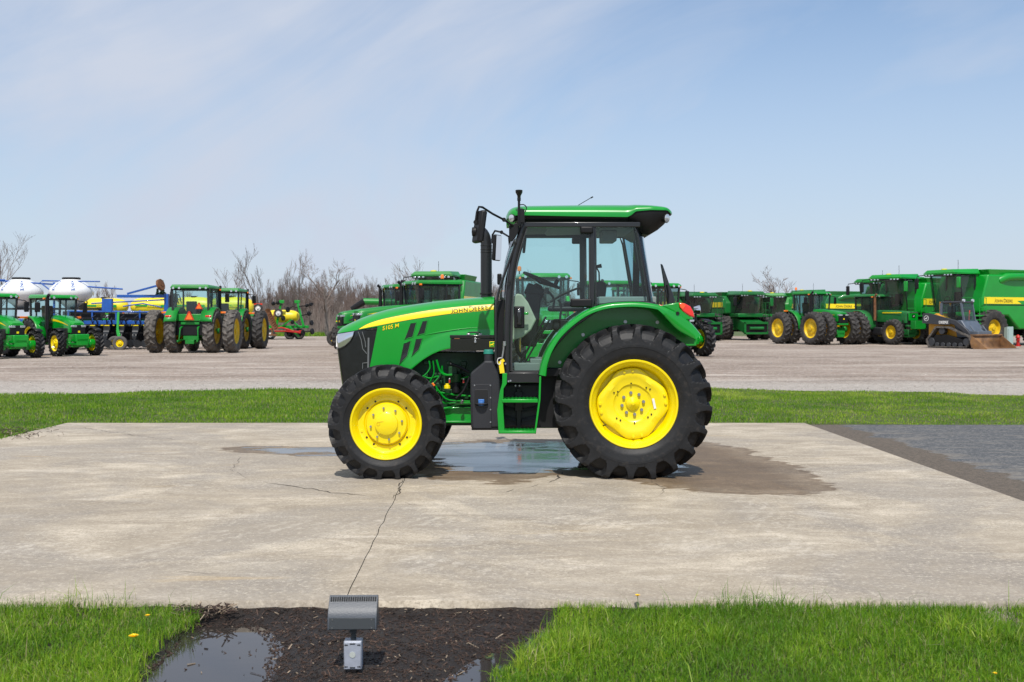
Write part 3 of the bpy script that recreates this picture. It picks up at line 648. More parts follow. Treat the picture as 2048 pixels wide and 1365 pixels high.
# ------------------------------------------------------------------ grass
def grass_mat():
    m = bpy.data.materials.new('grass_blades'); m.use_nodes = True; t = m.node_tree; t.nodes.clear()
    a = attr(t, 'rnd')
    c = RAMP(t, a, [(0, (.06, .17, .008)), (.35, (.15, .31, .012)), (.62, (.26, .41, .02)), (.86, (.38, .48, .06)), (.93, (.32, .30, .12)), (1, (.46, .40, .22))])
    tcn = N(t, 'ShaderNodeTexCoord'); n = N(t, 'ShaderNodeTexNoise'); n.inputs['Scale'].default_value = 1.3; n.inputs['Detail'].default_value = 4; t.links.new(tcn.outputs['Object'], n.inputs[0])
    c = MIX(t, RAMP(t, n.outputs[0], [(.38, (.55,)*3), (.56, (0,)*3)]), c, (.065, .18, .012)); 
    df = N(t, 'ShaderNodeBsdfPrincipled'); df.inputs['Roughness'].default_value = .5; df.inputs['Specular IOR Level'].default_value = .35; tl = N(t, 'ShaderNodeBsdfTranslucent'); t.links.new(c, df.inputs[0]); t.links.new(c, tl.inputs[0])
    mx = N(t, 'ShaderNodeMixShader'); mx.inputs[0].default_value = .35; t.links.new(df.outputs[0], mx.inputs[1]); t.links.new(tl.outputs[0], mx.inputs[2])
    o = N(t, 'ShaderNodeOutputMaterial'); t.links.new(mx.outputs[0], o.inputs[0]); return m
M_GRASS = grass_mat()
def grass(name, label, X, Y, Z, H, Wd, seed, lean=.55, dry=None):
    r = np.random.default_rng(seed); n = len(X); az = r.uniform(0, 2*np.pi, n); ln = np.abs(r.normal(0, lean, n))
    dx, dy = np.cos(az), np.sin(az); fa = r.uniform(0, 2*np.pi, n); wx, wy = np.cos(fa)*Wd/2, np.sin(fa)*Wd/2
    def pt(t, w):
        hz = H*t*(1-.30*ln*t); off = H*ln*t**1.8*.75
        return np.stack([X+dx*off+wx*w, Y+dy*off+wy*w, Z+hz], 1)
    V = np.stack([pt(0, -1), pt(0, 1), pt(.5, -.8), pt(.5, .8), pt(1, 0)], 1).reshape(-1, 3)
    b = (np.arange(n)*5)[:, None]
    F = [tuple(q) for q in (b+np.array([0, 1, 3, 2])).tolist()]+[tuple(q) for q in (b+np.array([2, 3, 4])).tolist()]
    rn = np.clip(r.beta(2, 3, n)*.95+(0 if dry is None else dry), 0, 1)
    rn = np.clip(rn+.35*(fnoise(X, Y, .9, seed+3)-.5)*(.6 if Y.mean() > 10 else 1.0), 0, .86); rn = np.where(r.random(n) < .07+.25*np.clip(fnoise(X, Y, 1.6, seed+4)-.62, 0, 1), r.uniform(.88, 1, n), rn)
    me = np_mesh('grass', V, F, M_GRASS, dict(rnd=np.repeat(rn, 5)), smooth=False)
    o = link_mesh(name, me); tag(o, label, 'grass', kind='stuff'); return o
def near_patch(side, n, seed):
    r = np.random.default_rng(seed); x0, x1 = ((-4.8, -1.35) if side < 0 else (-.1, 4.8))
    x = r.uniform(x0, x1, n*2); y = r.uniform(4.15, 6.03, n*2)
    d = sd_poly(BED, x, y); lim = SY0+.0+.15*(fnoise(x, y*0, 1.7, 21)-.35)+.07*(fnoise(x, y*0, 9, 22)-.5)
    ok = (d > .01+.13*(fnoise(x, y, 6, 35)-.5)-.07*(r.random(len(x))**3)) & (y < lim) & ((x < -1.2) if side < 0 else (x > -.3))
    # bare crack with mulch spots keeps a few gaps
    ok &= fnoise(x, y, 3.1, 23)+.35*r.random(len(x)) > .30
    return x[ok][:n], y[ok][:n]
for side, n, lab, sd in ((-1, 66000, 'bright green grass growing left of the mulch bed at the pad edge', 31), (1, 112000, 'bright green grass growing right of the mulch bed at the pad edge', 32)):
    x, y = near_patch(side, n, sd); r = np.random.default_rng(sd+5); k = len(x)
    cl = fnoise(x, y, 2.3, 24); edge = np.clip((y-(SY0-.25))/.2, 0, 1)
    H = r.uniform(.018, .045, k)*(.5+1.1*cl)*(1+.8*edge*fnoise(x, y*0, 3.5, 25)); tall = r.random(k) < (.004+.05*edge*(fnoise(x, y*0, 2.2, 26) > .6)); H = np.where(tall, r.uniform(.10, .19, k), H)
    Wd = r.uniform(.0022, .0048, k)
    grass('grass', lab, x, y, np.full(k, -.050), H+.02, Wd, sd+9, lean=1.05)
# a few coarse pale tufts on the right lawn
for i, (px, py, s) in enumerate([(1110, 1320, 1.0), (1170, 1300, .8), (1440, 1290, .7), (1990, 1290, 1.2), (1900, 1270, .8), (1065, 1340, .9)]):
    cx, cy = G(px, py, -.06); r = np.random.default_rng(60+i); k = int(170*s); x = cx+r.normal(0, .06*s, k); y = cy+r.normal(0, .05*s, k)
    o = grass('grass_tuft', ['coarse pale grass tuft leaning over the right puddle', 'small pale tuft just right of the puddle grass', 'pale tuft in the middle of the right lawn', 'largest pale tuft at the right edge of the near lawn', 'pale tuft left of the tuft at the right edge', 'straw coloured tuft hanging into the right puddle'][i], x, y, np.full(k, -.06), r.uniform(.07, .15, k), r.uniform(.004, .007, k), 70+i, lean=1.0, dry=.32)
r = np.random.default_rng(41); n = 240000
y = 12.0+(24.2-12.0)*r.random(n)**.8; x = r.uniform(-1, 1, n)*(y*.49+2)
gy = np.interp(x, [p[0] for p in gline], [p[1] for p in gline])+.15*(fnoise(x, x*0, 2.5, 27)-.5)
ok = (y < gy) & ((y > 16.02+.03*r.random(n)) | ((x < SX0-.0+.12*(fnoise(x*0, y, 2, 28)-.6)+.05*r.random(n)) & (y > 13)))
x, y = x[ok], y[ok]; k = len(x)
cl = fnoise(x, y, 1.1, 29); dryp = np.where(x > 4, .75*np.clip(fnoise(x, y, .9, 30)-.30, 0, 1), 0.0)+.1*(fnoise(x, y, .5, 33)-.5)
grass('grass', 'mown green lawn strip between the concrete pad and the gravel yard', x, y, lawn_h(x, y)-.005, r.uniform(.03, .075, k)*(.6+.7*cl)*np.where(x > 4.5, .75, 1), r.uniform(.006, .014, k), 43, dry=dryp)
# dandelions
M_STEM = mat('dandelion_stem', (.12, .22, .04), .6)
M_DAND = mat('dandelion_yellow', (.9, .62, .005), .6)
for px, py, s, lab in ((267, 1272, 1.0, 'largest yellow dandelion in the left grass near the puddle'), (295, 1230, .55, 'small yellow dandelion in the left grass close to the slab edge'), (1275, 1190, .62, 'single yellow dandelion at the slab edge in the right grass'), (1990, 1345, .4, 'tiny yellow dandelion low at the right edge of the lawn')):
    x, y = G(px, py, 0.045); t = thing('dandelion', lab, 'flower', (x, y, -.06)); b = MB(); b.tube([(0, 0, 0), (.004, 0, .05), (0, 0, .10)], .0018, 6); b.build('stem', M_STEM, t)
    b = MB()
    for k in range(46):
        a = k*2.399; rr = .0215*s*math.sqrt(k/46); e = .5+rr/(.0215*s)*.7
        d = Vector((math.cos(a)*math.sin(e), math.sin(a)*math.sin(e), math.cos(e))); p = Vector((math.cos(a)*rr*.5, math.sin(a)*rr*.5, .10))
        q = Vector((-math.sin(a), math.cos(a), 0))*.0035*s; L = .014*s
        b.add([p-q*.5, p+q*.5, p+d*L+q, p+d*L*1.15, p+d*L-q], [(0, 1, 2, 3, 4)])
    b.build('flower_head', M_DAND, t)
# ------------------------------------------------------------------ ground floodlight
lx, ly = -.72, 4.95; lz = -.07
T = thing('floodlight', 'grey ground mounted floodlight on a cast metal box in the mulch', 'floodlight', (lx, ly, lz), R_(1.5))
b = MB()   # head: profile in (y,z), long along x; it leans towards the tractor
prof = [(-.058, .206), (-.052, .262), (-.026, .300), (.020, .344), (.040, .338), (.052, .216), (.030, .204)]
b.prism([(p[0], p[1]) for p in prof], -.110, .110, axis='X'); head = b.build('lamp_head', GALV, T, bevel=.002)
b = MB(); b.box((0, -.0570, .2345), (.205, .003, .050), (-.105, 0, 0)); b.build('service_cover', GALVD, T, bevel=.001)
for sx in (-.088, .088):
    for z_, y_ in ((.216, -.0605), (.252, -.0568)): b = MB(); b.cyl((sx, y_+.003, z_), (sx, y_-.0015, z_), .0032, n=10); b.build('cover_screw', STEEL, T)
b = MB()
for k in range(21):
    x = -.1+.01*k; b.box((x, .002, .3295), (.0060, .022, .004), (R_(43.7), 0, 0))
b.build('vent_slots', mat('slot_black', (.003, .003, .003), .8), T)
b = MB(); b.box((0, .047, .275), (.20, .004, .10), (-.1, 0, 0)); b.build('lens', LAMP, T)
b = MB(); b.box((0, 0, .195), (.030, .03, .03)); b.cyl((0, 0, .142), (0, 0, .19), .0115, n=16); b.cyl((0, 0, .146), (0, 0, .158), .0145, n=6); b.build('knuckle', GALVD, T, bevel=.001)
b = MB(); b.box((0, 0, .083), (.080, .062, .128)); jb = b.build('junction_box', ALU, T, bevel=.004, seg=3)
b = MB(); b.box((0, -.0335, .083), (.074, .005, .120)); lid = b.build('box_cover', ALU, T, bevel=.002)
b = MB(); b.cyl((0, -.0355, .088), (0, -.0385, .088), .0135, n=24); b.build('cover_plug', mat('pale_plug', (.42, .45, .42), .6), lid)
for sx in (-.033, .033):
    for z_ in (.132, .034): b = MB(); b.cyl((sx, -.035, z_), (sx, -.038, z_), .003, n=8); b.box((sx*.82, -.0365, z_), (.012, .002, .004)); b.build('cover_screw', DARKMETAL, lid)
for z_ in (.137, .03): b = MB(); b.box((0, -.0365, z_), (.024, .002, .005)); b.build('cover_notch', DARKMETAL, lid)
b = MB(); b.cyl((0, 0, -.06), (0, 0, .02), .0145, n=16); b.build('conduit', mat('muddy_conduit', (.10, .07, .055), .8, var=.3), T)
# ------------------------------------------------------------------ the tractor on the pad
YM = 11.33                      # centre plane of the tractor
ORG = (0.0, YM, 0.0)
TR = thing('tractor', 'large clean green tractor with yellow wheels parked side on across the concrete pad', 'tractor', ORG)
def B(mb, name, m, parent=TR, **k): return mb.build(name, m, parent, org=ORG, **k)
def mir(y): return 2*YM-y
YH = 10.97
def h2(px, py, Y=YH): p = K(px, py, Y); return p[0], p[2]
top_px = smooth_curve([(668, 665), (674, 657), (690, 648), (722, 634), (765, 620), (815, 610), (870, 602), (930, 596), (988, 592)], 60)
_tx = [h2(*p) for p in top_px]; ztop = interp(_tx)
wfn = interp([(h2(px, 600)[0], w) for px, w in ((668, .26), (669.5, .29), (673, .315), (680, .328), (692, .338), (720, .345), (780, .352), (880, .362), (988, .370))])
arch_px = [(738, 741), (800, 741), (820, 740), (834, 728), (850, 716), (872, 704), (900, 696), (940, 694), (988, 694)]
arch = interp([h2(*p) for p in arch_px])
def hood_hw(X, Z):
    t = min(1, max(0, (ztop(X)-Z)/.17)); w = wfn(X)*(1-(1-t)**2.7)**(1/2.7)
    fl = max(0, 1-(Z-arch(X))/.16) if X > h2(800, 0)[0] else 0
    return w+.028*min(1, fl)**.7*min(1, max(0, (X-h2(800, 0)[0])/.12))-.02*max(0, (1.35-Z))*0
def on_hood(X, Z, off=.003, side=-1): return (X, YM+side*(hood_hw(X, Z)+off), Z)
Lline = interp([h2(*p) for p in ((668, 668), (680, 666), (700, 663), (712, 661), (755, 654), (850, 650), (988, 645))])
def edge_x(Z):                 # slanted front edge of the green side panel
    a, b = h2(755, 654), h2(737, 745); t = (a[1]-Z)/(a[1]-b[1]); return a[0]+(b[0]-a[0])*t
X0, X1 = h2(668, 0)[0], h2(988, 0)[0]
hd = MB()
for sd in (-1, 1):
    def up(u, v, sd=sd):
        X = X0+(X1-X0)*u**1.3; zl = min(Lline(X), ztop(X)-.005); Z = zl+(ztop(X)-zl)*(1-(1-v)**2); return on_hood(X, Z, 0, sd)
    hd.grid(up, 90, 22)
    def lo(u, v, sd=sd):
        zl = Lline(h2(755, 0)[0]); 
        # row v: 0 at the arch, 1 at the shoulder line
        zr = arch(X1)+(Lline(X1)-arch(X1))*v; zL = h2(0, 741)[1]+(h2(0, 654)[1]-h2(0, 741)[1])*v; xL = edge_x(zL)
        X = xL+(X1-xL)*u; Z = arch(X)+(Lline(X)-arch(X))*v; return on_hood(X, Z, 0, sd)
    hd.grid(lo, 110, 20)
for px0 in (0,):               # the raised character line
    P = [on_hood(*h2(px, py), .0, -1) for px, py in smooth_curve([(846, 672), (862, 668), (890, 663), (925, 658), (958, 655)], 24)]; hd.tube(P, [.001+.006*math.sin(math.pi*min(1, k/23)) for k in range(24)], 8)
HOOD = B(hd, 'hood', GREEN, angle=50)
# return flange of the hood along the arch
for sd in (-1, 1):
    fl = MB(); P = [on_hood(*h2(px, py), -.012, sd) for px, py in smooth_curve(arch_px[2:], 40)]; fl.bar(P, .03, .012); B(fl, 'hood_flange', GREEN, HOOD)
# front grille skin under the hood line
def px_edge(): pass
gr = MB()
gb = interp([h2(*p) for p in ((668, 690), (673, 722), (680, 752), (686, 770), (700, 772), (760, 772))])
for sd in (-1, 1):
    def g(u, v, sd=sd):
        zt = h2(0, 654)[1]; xL0 = 0
        z = h2(0, 772)[1]+(Lline(h2(712, 0)[0])-h2(0, 772)[1])*v
        xl = h2(661+(678-661)*(1-v)**1.0, 0)[0]; xr = edge_x(z)+.012; X = xl+(xr-xl)*u
        w = hood_hw(max(X, h2(669, 0)[0]), min(z, ztop(X)-.03)); nose = min(1, (X-xl)/.055+.001); 
        return (X, YM+sd*((w-.006)*(1-(1-nose)**2.4)**(1/2.4)), min(z, Lline(X)-.001))
    gr.grid(g, 40, 20)
GRI = B(gr, 'front_grille', mat('smoked_mesh_grille', (.006, .006, .007), .25, coat=.35, var=.4, vscale=16), angle=60)
det = MB()                      # what shows behind the mesh: hoses and a radiator tank
for P in ([(716, 664), (722, 680), (725, 698), (733, 708)], [(724, 664), (730, 684), (731, 695)], [(725, 738), (725, 727), (735, 726)]): det.tube([on_hood(*h2(a, b), .002) for a, b in P], .004, 6)
det.tube([on_hood(*h2(737, 676), .000), on_hood(*h2(736, 742), .0)], .010, 8)
det.box2((h2(684, 0)[0], YM-.29, h2(0, 756)[1]), (h2(687, 0)[0], YM-.27, h2(0, 745)[1]))
B(det, 'grille_hoses', GREYP, GRI)
# headlights
for sd in (-1, 1):
    hl = MB()
    upper = interp([h2(*p) for p in ((668, 669.5), (690, 666), (708, 663))]); lower = interp([h2(*p) for p in ((668, 698), (680, 697), (690, 692), (700, 683), (706, 673), (708, 664))])
    def f(u, v, sd=sd):
        X = h2(668.6, 0)[0]+(h2(708, 0)[0]-h2(668.6, 0)[0])*u; Z = lower(X)+(upper(X)-lower(X))*v
        w = hood_hw(X+.012, min(Z, ztop(X)-.05)); nose = min(1, (X-h2(668.4, 0)[0])/.05+.12)
        return (X, YM+sd*((w+.004)*(1-(1-nose)**2.4)**(1/2.4)), Z)
    hl.grid(f, 26, 12); H = B(hl, 'headlight', CHROME, angle=60)
    rm = MB(); rm.tube([f(k/25, 0) for k in range(26)], .006, 6); B(rm, 'headlight_rim', GLOSSB, H)
    dr = MB(); dr.tube([f(.06, .1), f(.04, .45), f(.05, .85)], .008, 6); B(dr, 'daylight_strip', WHITE, H)
# yellow stripe and writing on the hood side
M_STR = mat('stripe_yellow', (.93, .70, .0), .35, coat=.4)
M_LET = mat('letter_black', (.006, .006, .006), .4)
st = interp([h2(*p) for p in smooth_curve([(717, 658.5), (735, 648.5), (760, 640), (800, 631.5), (850, 622.5), (900, 616), (950, 611.5), (987, 609)], 40)])
sb = interp([h2(*p) for p in smooth_curve([(717, 659), (740, 654.5), (770, 649), (810, 641.5), (850, 635), (900, 628), (950, 622.5), (987, 619.5)], 40)])
def stripe(off0, grow, side):
    s = MB(); xa, xb = h2(717-grow*400, 0)[0], h2(987+grow*200, 0)[0]
    s.grid(lambda u, v: on_hood(xa+(xb-xa)*u, (sb(xa+(xb-xa)*u)-grow)*(1-v)+(st(xa+(xb-xa)*u)+grow)*v, off0, side), 90, 5); return s
for sd in (-1, 1):
    z = stripe(.0012, .0035, sd); B(z, 'stripe_border', M_LET, HOOD, angle=60)
    z = stripe(.0026, 0, sd); S_ = B(z, 'hood_stripe', M_STR, HOOD, angle=60)
def hood_text(V, F, w, x0, z0, x1, z1, off, parent, name, m, sx=1.0):
    L = math.hypot(x1-x0, z1-z0); k = L/w; ca, sa = (x1-x0)/L, (z1-z0)/L; b = MB(); vs = []
    for a, c in V:
        X = x0+(a*ca-c*sa)*k; Z = z0+(a*sa+c*ca)*k; vs.append(on_hood(X, Z, off))
    b.add(vs, F); return B(b, name, m, parent, angle=180)
V, F, w = smallcaps(['JOHN', 'DEERE'], 1.0, .80, gap=.12, space=1.12)
a = h2(902, 627.6); c = h2(976, 620)
Vy, Fy, wy = smallcaps(['JOHN', 'DEERE'], 1.0, .80, gap=.12, offset=.05, space=1.12)
sc_ = math.dist(a, c)/w
cx = 0
hood_text(Vy, Fy, w, *a, *c, .0036, HOOD, 'lettering_outline', M_STR)
hood_text(V, F, w, *a, *c, .0046, HOOD, 'lettering', M_LET)
V, F = text2d('5105 M', 1.0, offset=.035, shear=.25, space=1.0); x_0 = min(p[0] for p in V); V = [(p[0]-x_0, p[1]) for p in V]; w = max(p[0] for p in V)
hood_text(V, F, w, *h2(764.5, 661.5), *h2(799.5, 655), .0018, HOOD, 'model_number_shadow', M_LET)
V2, F2 = text2d('5105 M', 1.0, offset=.012, shear=.25, space=1.0); V2 = [(p[0]-x_0, p[1]) for p in V2]
hood_text(V2, F2, w, *h2(764.5, 661.2), *h2(799.5, 654.7), .0030, HOOD, 'model_number', M_STR)
# side vents
M_MESH = mat('vent_mesh', (.006, .007, .007), .5)
for q in ([(821, 647), (833, 645.5), (825.5, 674.5), (809, 679)], [(845, 643), (855.5, 641.5), (849.5, 667.5), (834, 671.5)], [(807, 687.5), (822, 682), (815, 713), (797.5, 731)], [(831.5, 678.5), (845, 677), (838.5, 700), (823, 714)]):
    vb = MB(); P = [h2(*p) for p in q]
    def vv(u, v, P=P): return on_hood((P[0][0]*(1-u)+P[1][0]*u)*(1-v)+(P[3][0]*(1-u)+P[2][0]*u)*v, (P[0][1]*(1-u)+P[1][1]*u)*(1-v)+(P[3][1]*(1-u)+P[2][1]*u)*v, .0015)
    vb.grid(vv, 5, 12); VO = B(vb, 'side_vent', M_MESH, HOOD, angle=60)
    sl_ = MB()
    for k in range(1, 12):
        t = k/12; p, q_ = vv(0, t), vv(1, max(0, t-.12)); sl_.tube([(p[0], p[1]-.001, p[2]), (q_[0], q_[1]-.001, q_[2])], .0028, 4)
    B(sl_, 'vent_slats', mat('slat_grey', (.03, .035, .035), .4), VO)
    fr_ = MB(); fr_.tube([vv(0, 0), vv(.5, 0), vv(1, 0), vv(1, .5), vv(1, 1), vv(.5, 1), vv(0, 1), vv(0, .5)], .0045, 6, closed=True); B(fr_, 'vent_frame', GREEN, VO)
# ---------------------------------------------------------------- engine bay and running gear
e = MB(); rr_ = random.Random(5)
def kx(px, Y): return (px-1024)*Y/FPX
def kz(py, Y): return CAMZ+(HOR-py)*Y/FPX
e.box2((kx(700, 11.3), 11.12, kz(850, 11.2)), (kx(1010, 11.2), 11.54, kz(705, 11.2)))
e.box2((kx(712, 11.3), 11.08, kz(800, 11.2)), (kx(740, 11.2), 11.62, kz(665, 11.2)))
for k in range(26): # castings and covers on the engine's near side
    px = rr_.uniform(845, 935); py = rr_.uniform(725, 805); s = rr_.uniform(.02, .09)
    e.box((kx(px, 11.1), 11.10, kz(py, 11.1)), (s, .08+rr_.random()*.05, s*rr_.uniform(.3, 1)))
e.cyl((kx(912, 11.05), 11.03, kz(748, 11.05)), (kx(912, 11.05), 11.03, kz(765, 11.05)), .075, .06, n=16)
ENG = B(e, 'engine', mat('grimy_engine_green', (.003, .045, .010), .5, var=.5, vscale=6), bevel=.006)
f_ = MB(); f_.cyl((kx(912, 11.0), 11.0, kz(765, 11.0)), (kx(912, 11.0), 11.0, kz(786, 11.0)), .042, n=16); B(f_, 'oil_filter', BLACK, ENG, bevel=.004)
f_ = MB(); f_.cyl((kx(894, 10.9), 10.93, kz(778, 10.9)), (kx(894, 10.9), 10.93, kz(771, 10.9)), .034, .030, n=10); f_.cyl((kx(894, 10.9), 10.93, kz(771, 10.9)), (kx(894, 10.9), 10.93, kz(768, 10.9)), .018, n=10); B(f_, 'filler_cap', YEL, ENG, bevel=.003)
hs = MB()
for P in ([(858, 722), (860, 735), (855, 745), (848, 752)], [(866, 722), (868, 745), (862, 760), (853, 775)], [(873, 720), (880, 742), (890, 750), (905, 750)], [(884, 732), (886, 746), (900, 752)], [(845, 752), (860, 757), (878, 753), (866, 768)], [(856, 765), (870, 772), (880, 785), (896, 800), (940, 803)], [(872, 778), (886, 792), (896, 798)], [(850, 782), (868, 790), (888, 806), (940, 806)], [(905, 762), (930, 756), (942, 752)], [(872, 783), (884, 786), (910, 790), (942, 793)]):
    d = rr_.uniform(10.9, 11.03); hs.tube([(kx(a, d), d, kz(b, d)) for a, b in smooth_curve(P, 14)], rr_.uniform(.006, .011), 6)
B(hs, 'fuel_pipes', GREEN, ENG)
hs = MB()
for P, r0 in (([(940, 752), (934, 768), (925, 785), (912, 797)], .012), ([(882, 752), (872, 765), (864, 775)], .009), ([(846, 760), (856, 775), (866, 790)], .012), ([(900, 728), (920, 735), (938, 745)], .015)):
    hs.tube([(kx(a, 10.9), 10.9, kz(b, 10.9)) for a, b in smooth_curve(P, 12)], r0, 8)
B(hs, 'rubber_hoses', BLACK, ENG)
for px in (899, 927):
    s_ = MB(); s_.box((kx(px, 10.94), 10.94, kz(762, 10.94)), (.016, .012, .05)); B(s_, 'filter_clip', STEEL, ENG, bevel=.003)
    s_ = MB(); s_.box((kx(px, 10.93), 10.93, kz(763, 10.93)), (.014, .010, .03)); B(s_, 'clip_label', REDP, ENG)
s_ = MB()
for px, py in ((846, 772), (870, 800), (852, 786), (924, 804)): s_.box((kx(px, 10.88), 10.88, kz(py, 10.88)), (.025, .03, .04), (.2, .3, .4))
B(s_, 'pipe_clamps', STEEL, ENG, bevel=.004)
s_ = MB(); s_.cyl((kx(864, 10.9), 10.9, kz(767, 10.9)), (kx(869, 10.9), 10.9, kz(772, 10.9)), .013, n=10); B(s_, 'hose_end', ORANGE, ENG)
fr = MB()
for Y in (11.0, 11.64): fr.box2((kx(740, 11.0), Y, kz(845, 11.0)), (kx(1010, 11.0), Y+.03, kz(815, 11.0)))
fr.tube([(kx(a, 10.96), 10.96, kz(b, 10.96)) for a, b in smooth_curve([(884, 818), (900, 815), (915, 809), (945, 808)], 12)], .012, 8)
fr.box2((kx(845, 10.96), 10.93, kz(846, 10.96)), (kx(945, 10.96), 11.0, kz(842, 10.96)))
fr.box2((kx(686, 11.1), 11.10, kz(775, 11.1)), (kx(745, 11.1), 11.56, kz(760, 11.1)))
B(fr, 'chassis', GREEN, bevel=.006)
tm = MB(); tm.box2((kx(1000, 11.2), 11.08, .42), (kx(1330, 11.2), 11.58, .92)); tm.box2((kx(1230, 11.2), 10.95, .50), (kx(1310, 11.2), 11.7, .98)); tm.cyl((1.162, 10.70, .73), (1.162, 11.96, .73), .13, n=20)
tm.cyl((1.162, 10.66, .73), (1.162, 10.75, .73), .19, n=20); tm.cyl((1.162, 11.91, .73), (1.162, 12.0, .73), .19, n=20)
B(tm, 'transmission', GREEN3, bevel=.02)
ax = MB(); ax.cyl((-1.205, 10.66, .547), (-1.205, 12.0, .547), .075, n=16); ax.box((-1.205, YM, .56), (.22, .5, .2)); ax.cyl((-1.205, 10.66, .42), (-1.205, 10.66, .68), .07, n=12); ax.cyl((-1.205, 12.0, .42), (-1.205, 12.0, .68), .07, n=12)
B(ax, 'front_axle', GREEN3, bevel=.01)
# ---------------------------------------------------------------- wheels
RT = tyre_mesh(.766, .43, .416, 20, 34, 36, lug=.050, deep=.168)
FT = tyre_mesh(.566, .30, .336, 18, 32, 32, lug=.042, deep=.128)
def bolt_ring(mb, n, r, y0, y1, rad, ph=0, sides=6):
    for k in range(n): t = ph+2*math.pi*k/n; mb.cyl((r*math.cos(t), y0, r*math.sin(t)), (r*math.cos(t), y1, r*math.sin(t)), rad, rad*.92, n=sides)
def settle(me, ry, hz):       # turn the tyre and let it squash on the ground under the load
    n = len(me.vertices); a = np.empty(n*3, np.float32); me.vertices.foreach_get('co', a); a = a.reshape(-1, 3); c, s = math.cos(ry), math.sin(ry)
    x, z = a[:, 0]*c+a[:, 2]*s, -a[:, 0]*s+a[:, 2]*c; r = np.hypot(x, z); a[:, 1] *= 1+.05*np.exp(-((z+hz)/.13)**2)*(r < hz*1.1)*(r > hz*.6)
    a[:, 0] = x; a[:, 2] = np.where(z < -hz+.0, -hz+(z+hz)*.03, z); me.vertices.foreach_set('co', a.ravel()); me.update()
HZR, HZF = .716, .527
settle(RT, .1, HZR); settle(FT, .05, HZF)
# rear: outer face looks to -Y
b = MB()
b.lathe([(.398, -.150), (.424, -.158), (.428, -.172), (.421, -.182), (.408, -.180), (.400, -.165), (.392, -.150), (.380, -.138), (.362, -.118), (.358, -.090), (.345, -.070), (.342, -.045), (.24, -.04), (.24, -.03), (.338, -.03), (.338, .06), (.36, .10), (.40, .12), (.42, .15), (.40, .165)], n=96)
RRIM = b.mesh('rim', YEL, angle=50)
def disc_fn():
    b = MB(); n = 128; rings = [(0.001, -.118), (.012, -.118), (.020, -.106), (.060, -.090), (.066, -.082), (.070, -.070), (.12, -.066), (.150, -.070), (.166, -.074), (.174, -.088), (.215, -.094), (.222, -.100), (1.0, -.094), (1.04, -.083), (1.04, -.060)]
    vs = []
    for r, d in rings:
        for k in range(n):
            t = 2*math.pi*k/n; lobe = .5+.5*math.cos(4*(t-R_(8))); edge = .292+.038*min(1, lobe*1.5)**.9
            if r > .3: rr = edge*(r if r > 1 else 1)*1.0
            elif r > .15: rr = .150+(r-.150)*(edge-.150)/(.262-.150)
            else: rr = r
            vs.append((rr*math.cos(t), d, rr*math.sin(t)))
    m = len(rings); fs = [(i*n+k, i*n+(k+1) % n, (i+1)*n+(k+1) % n, (i+1)*n+k) for i in range(m-1) for k in range(n)]
    b.add(vs, fs); b.lathe([(.31, .03), (.10, .03), (.10, -.06)], n=48)
    for k in range(4):        # lugs that bolt the disc to the rim
        for dd in (-.13, .13):
            t = R_(8)+k*math.pi/2+dd; b.cyl((.316*math.cos(t), -.085, .316*math.sin(t)), (.316*math.cos(t), -.112, .316*math.sin(t)), .017, .013, n=12)
    return b.mesh('wheel_disc', YEL, angle=40)
RDISC = disc_fn()
b = MB(); b.cyl((0, -.066, 0), (0, -.094, 0), .0165, .015, n=6); RBOLT = b.mesh('wheel_bolt', mat('dull_zinc', (.27, .28, .29), .45, metal=.5))
b = MB()
for r, a_ in ((.195, 95), (.20, 50), (.185, 142), (.20, 233), (.195, 318), (.185, 275), (.215, 40), (.21, 150), (.21, 222), (.205, 330)):
    t = R_(a_); b.cyl((r*math.cos(t), -.084, r*math.sin(t)), (r*math.cos(t), -.1005, r*math.sin(t)), .0075, n=8)
RHOLE = b.mesh('disc_holes', M_LET)
b = MB(); b.box((.203, -.099, .0), (.022, .004, .10), (0, R_(-12), 0)); RLAB = b.mesh('rim_label', WHITE)
b = MB(); b.tube([(-.29, -.07, -.21), (-.285, -.12, -.208), (-.265, -.15, -.20)], .006, 6); RVALVE = b.mesh('valve_stem', DARKMETAL)
# front
b = MB()
b.lathe([(.318, -.105), (.340, -.112), (.345, -.124), (.338, -.132), (.326, -.130), (.318, -.118), (.310, -.104), (.300, -.094), (.284, -.050), (.278, -.030), (.262, -.022), (.225, -.030), (.214, -.022), (.211, -.014), (.204, -.014), (.200, -.045), (.190, -.064), (.120, -.068), (.112, -.072), (.108, -.094), (.100, -.100), (.001, -.100)], n=96)
b.lathe([(.284, -.03), (.284, .08), (.318, .10), (.34, .12), (.32, .13)], n=64)
for k in range(8): t = k*math.pi/4+.3; b.cyl((.252*math.cos(t), -.02, .252*math.sin(t)), (.252*math.cos(t), -.030, .252*math.sin(t)), .016, .013, n=14)
FRIM = b.mesh('rim', YEL, angle=40)
b = MB(); b.cyl((0, -.06, 0), (0, -.092, 0), .0115, .0105, n=6); FBOLT = b.mesh('wheel_bolt', STEEL)
b = MB()
for a_ in (62, 38, 118, 142, 215, 238, 302, 325): t = R_(a_); b.box((.236*math.cos(t), -.028, .236*math.sin(t)), (.017, .008, .017), (0, -t, 0))
FHOLE = b.mesh('rim_slots', M_LET)
b = MB(); b.lathe([(.016, -.101), (.018, -.1035), (.013, -.1035)], (-.075, 0, .0), n=20); b.box((-.055, -.102, .02), (.06, .003, .004), (0, R_(-8), 0)); FMARK = b.mesh('hub_casting_mark', YEL2)
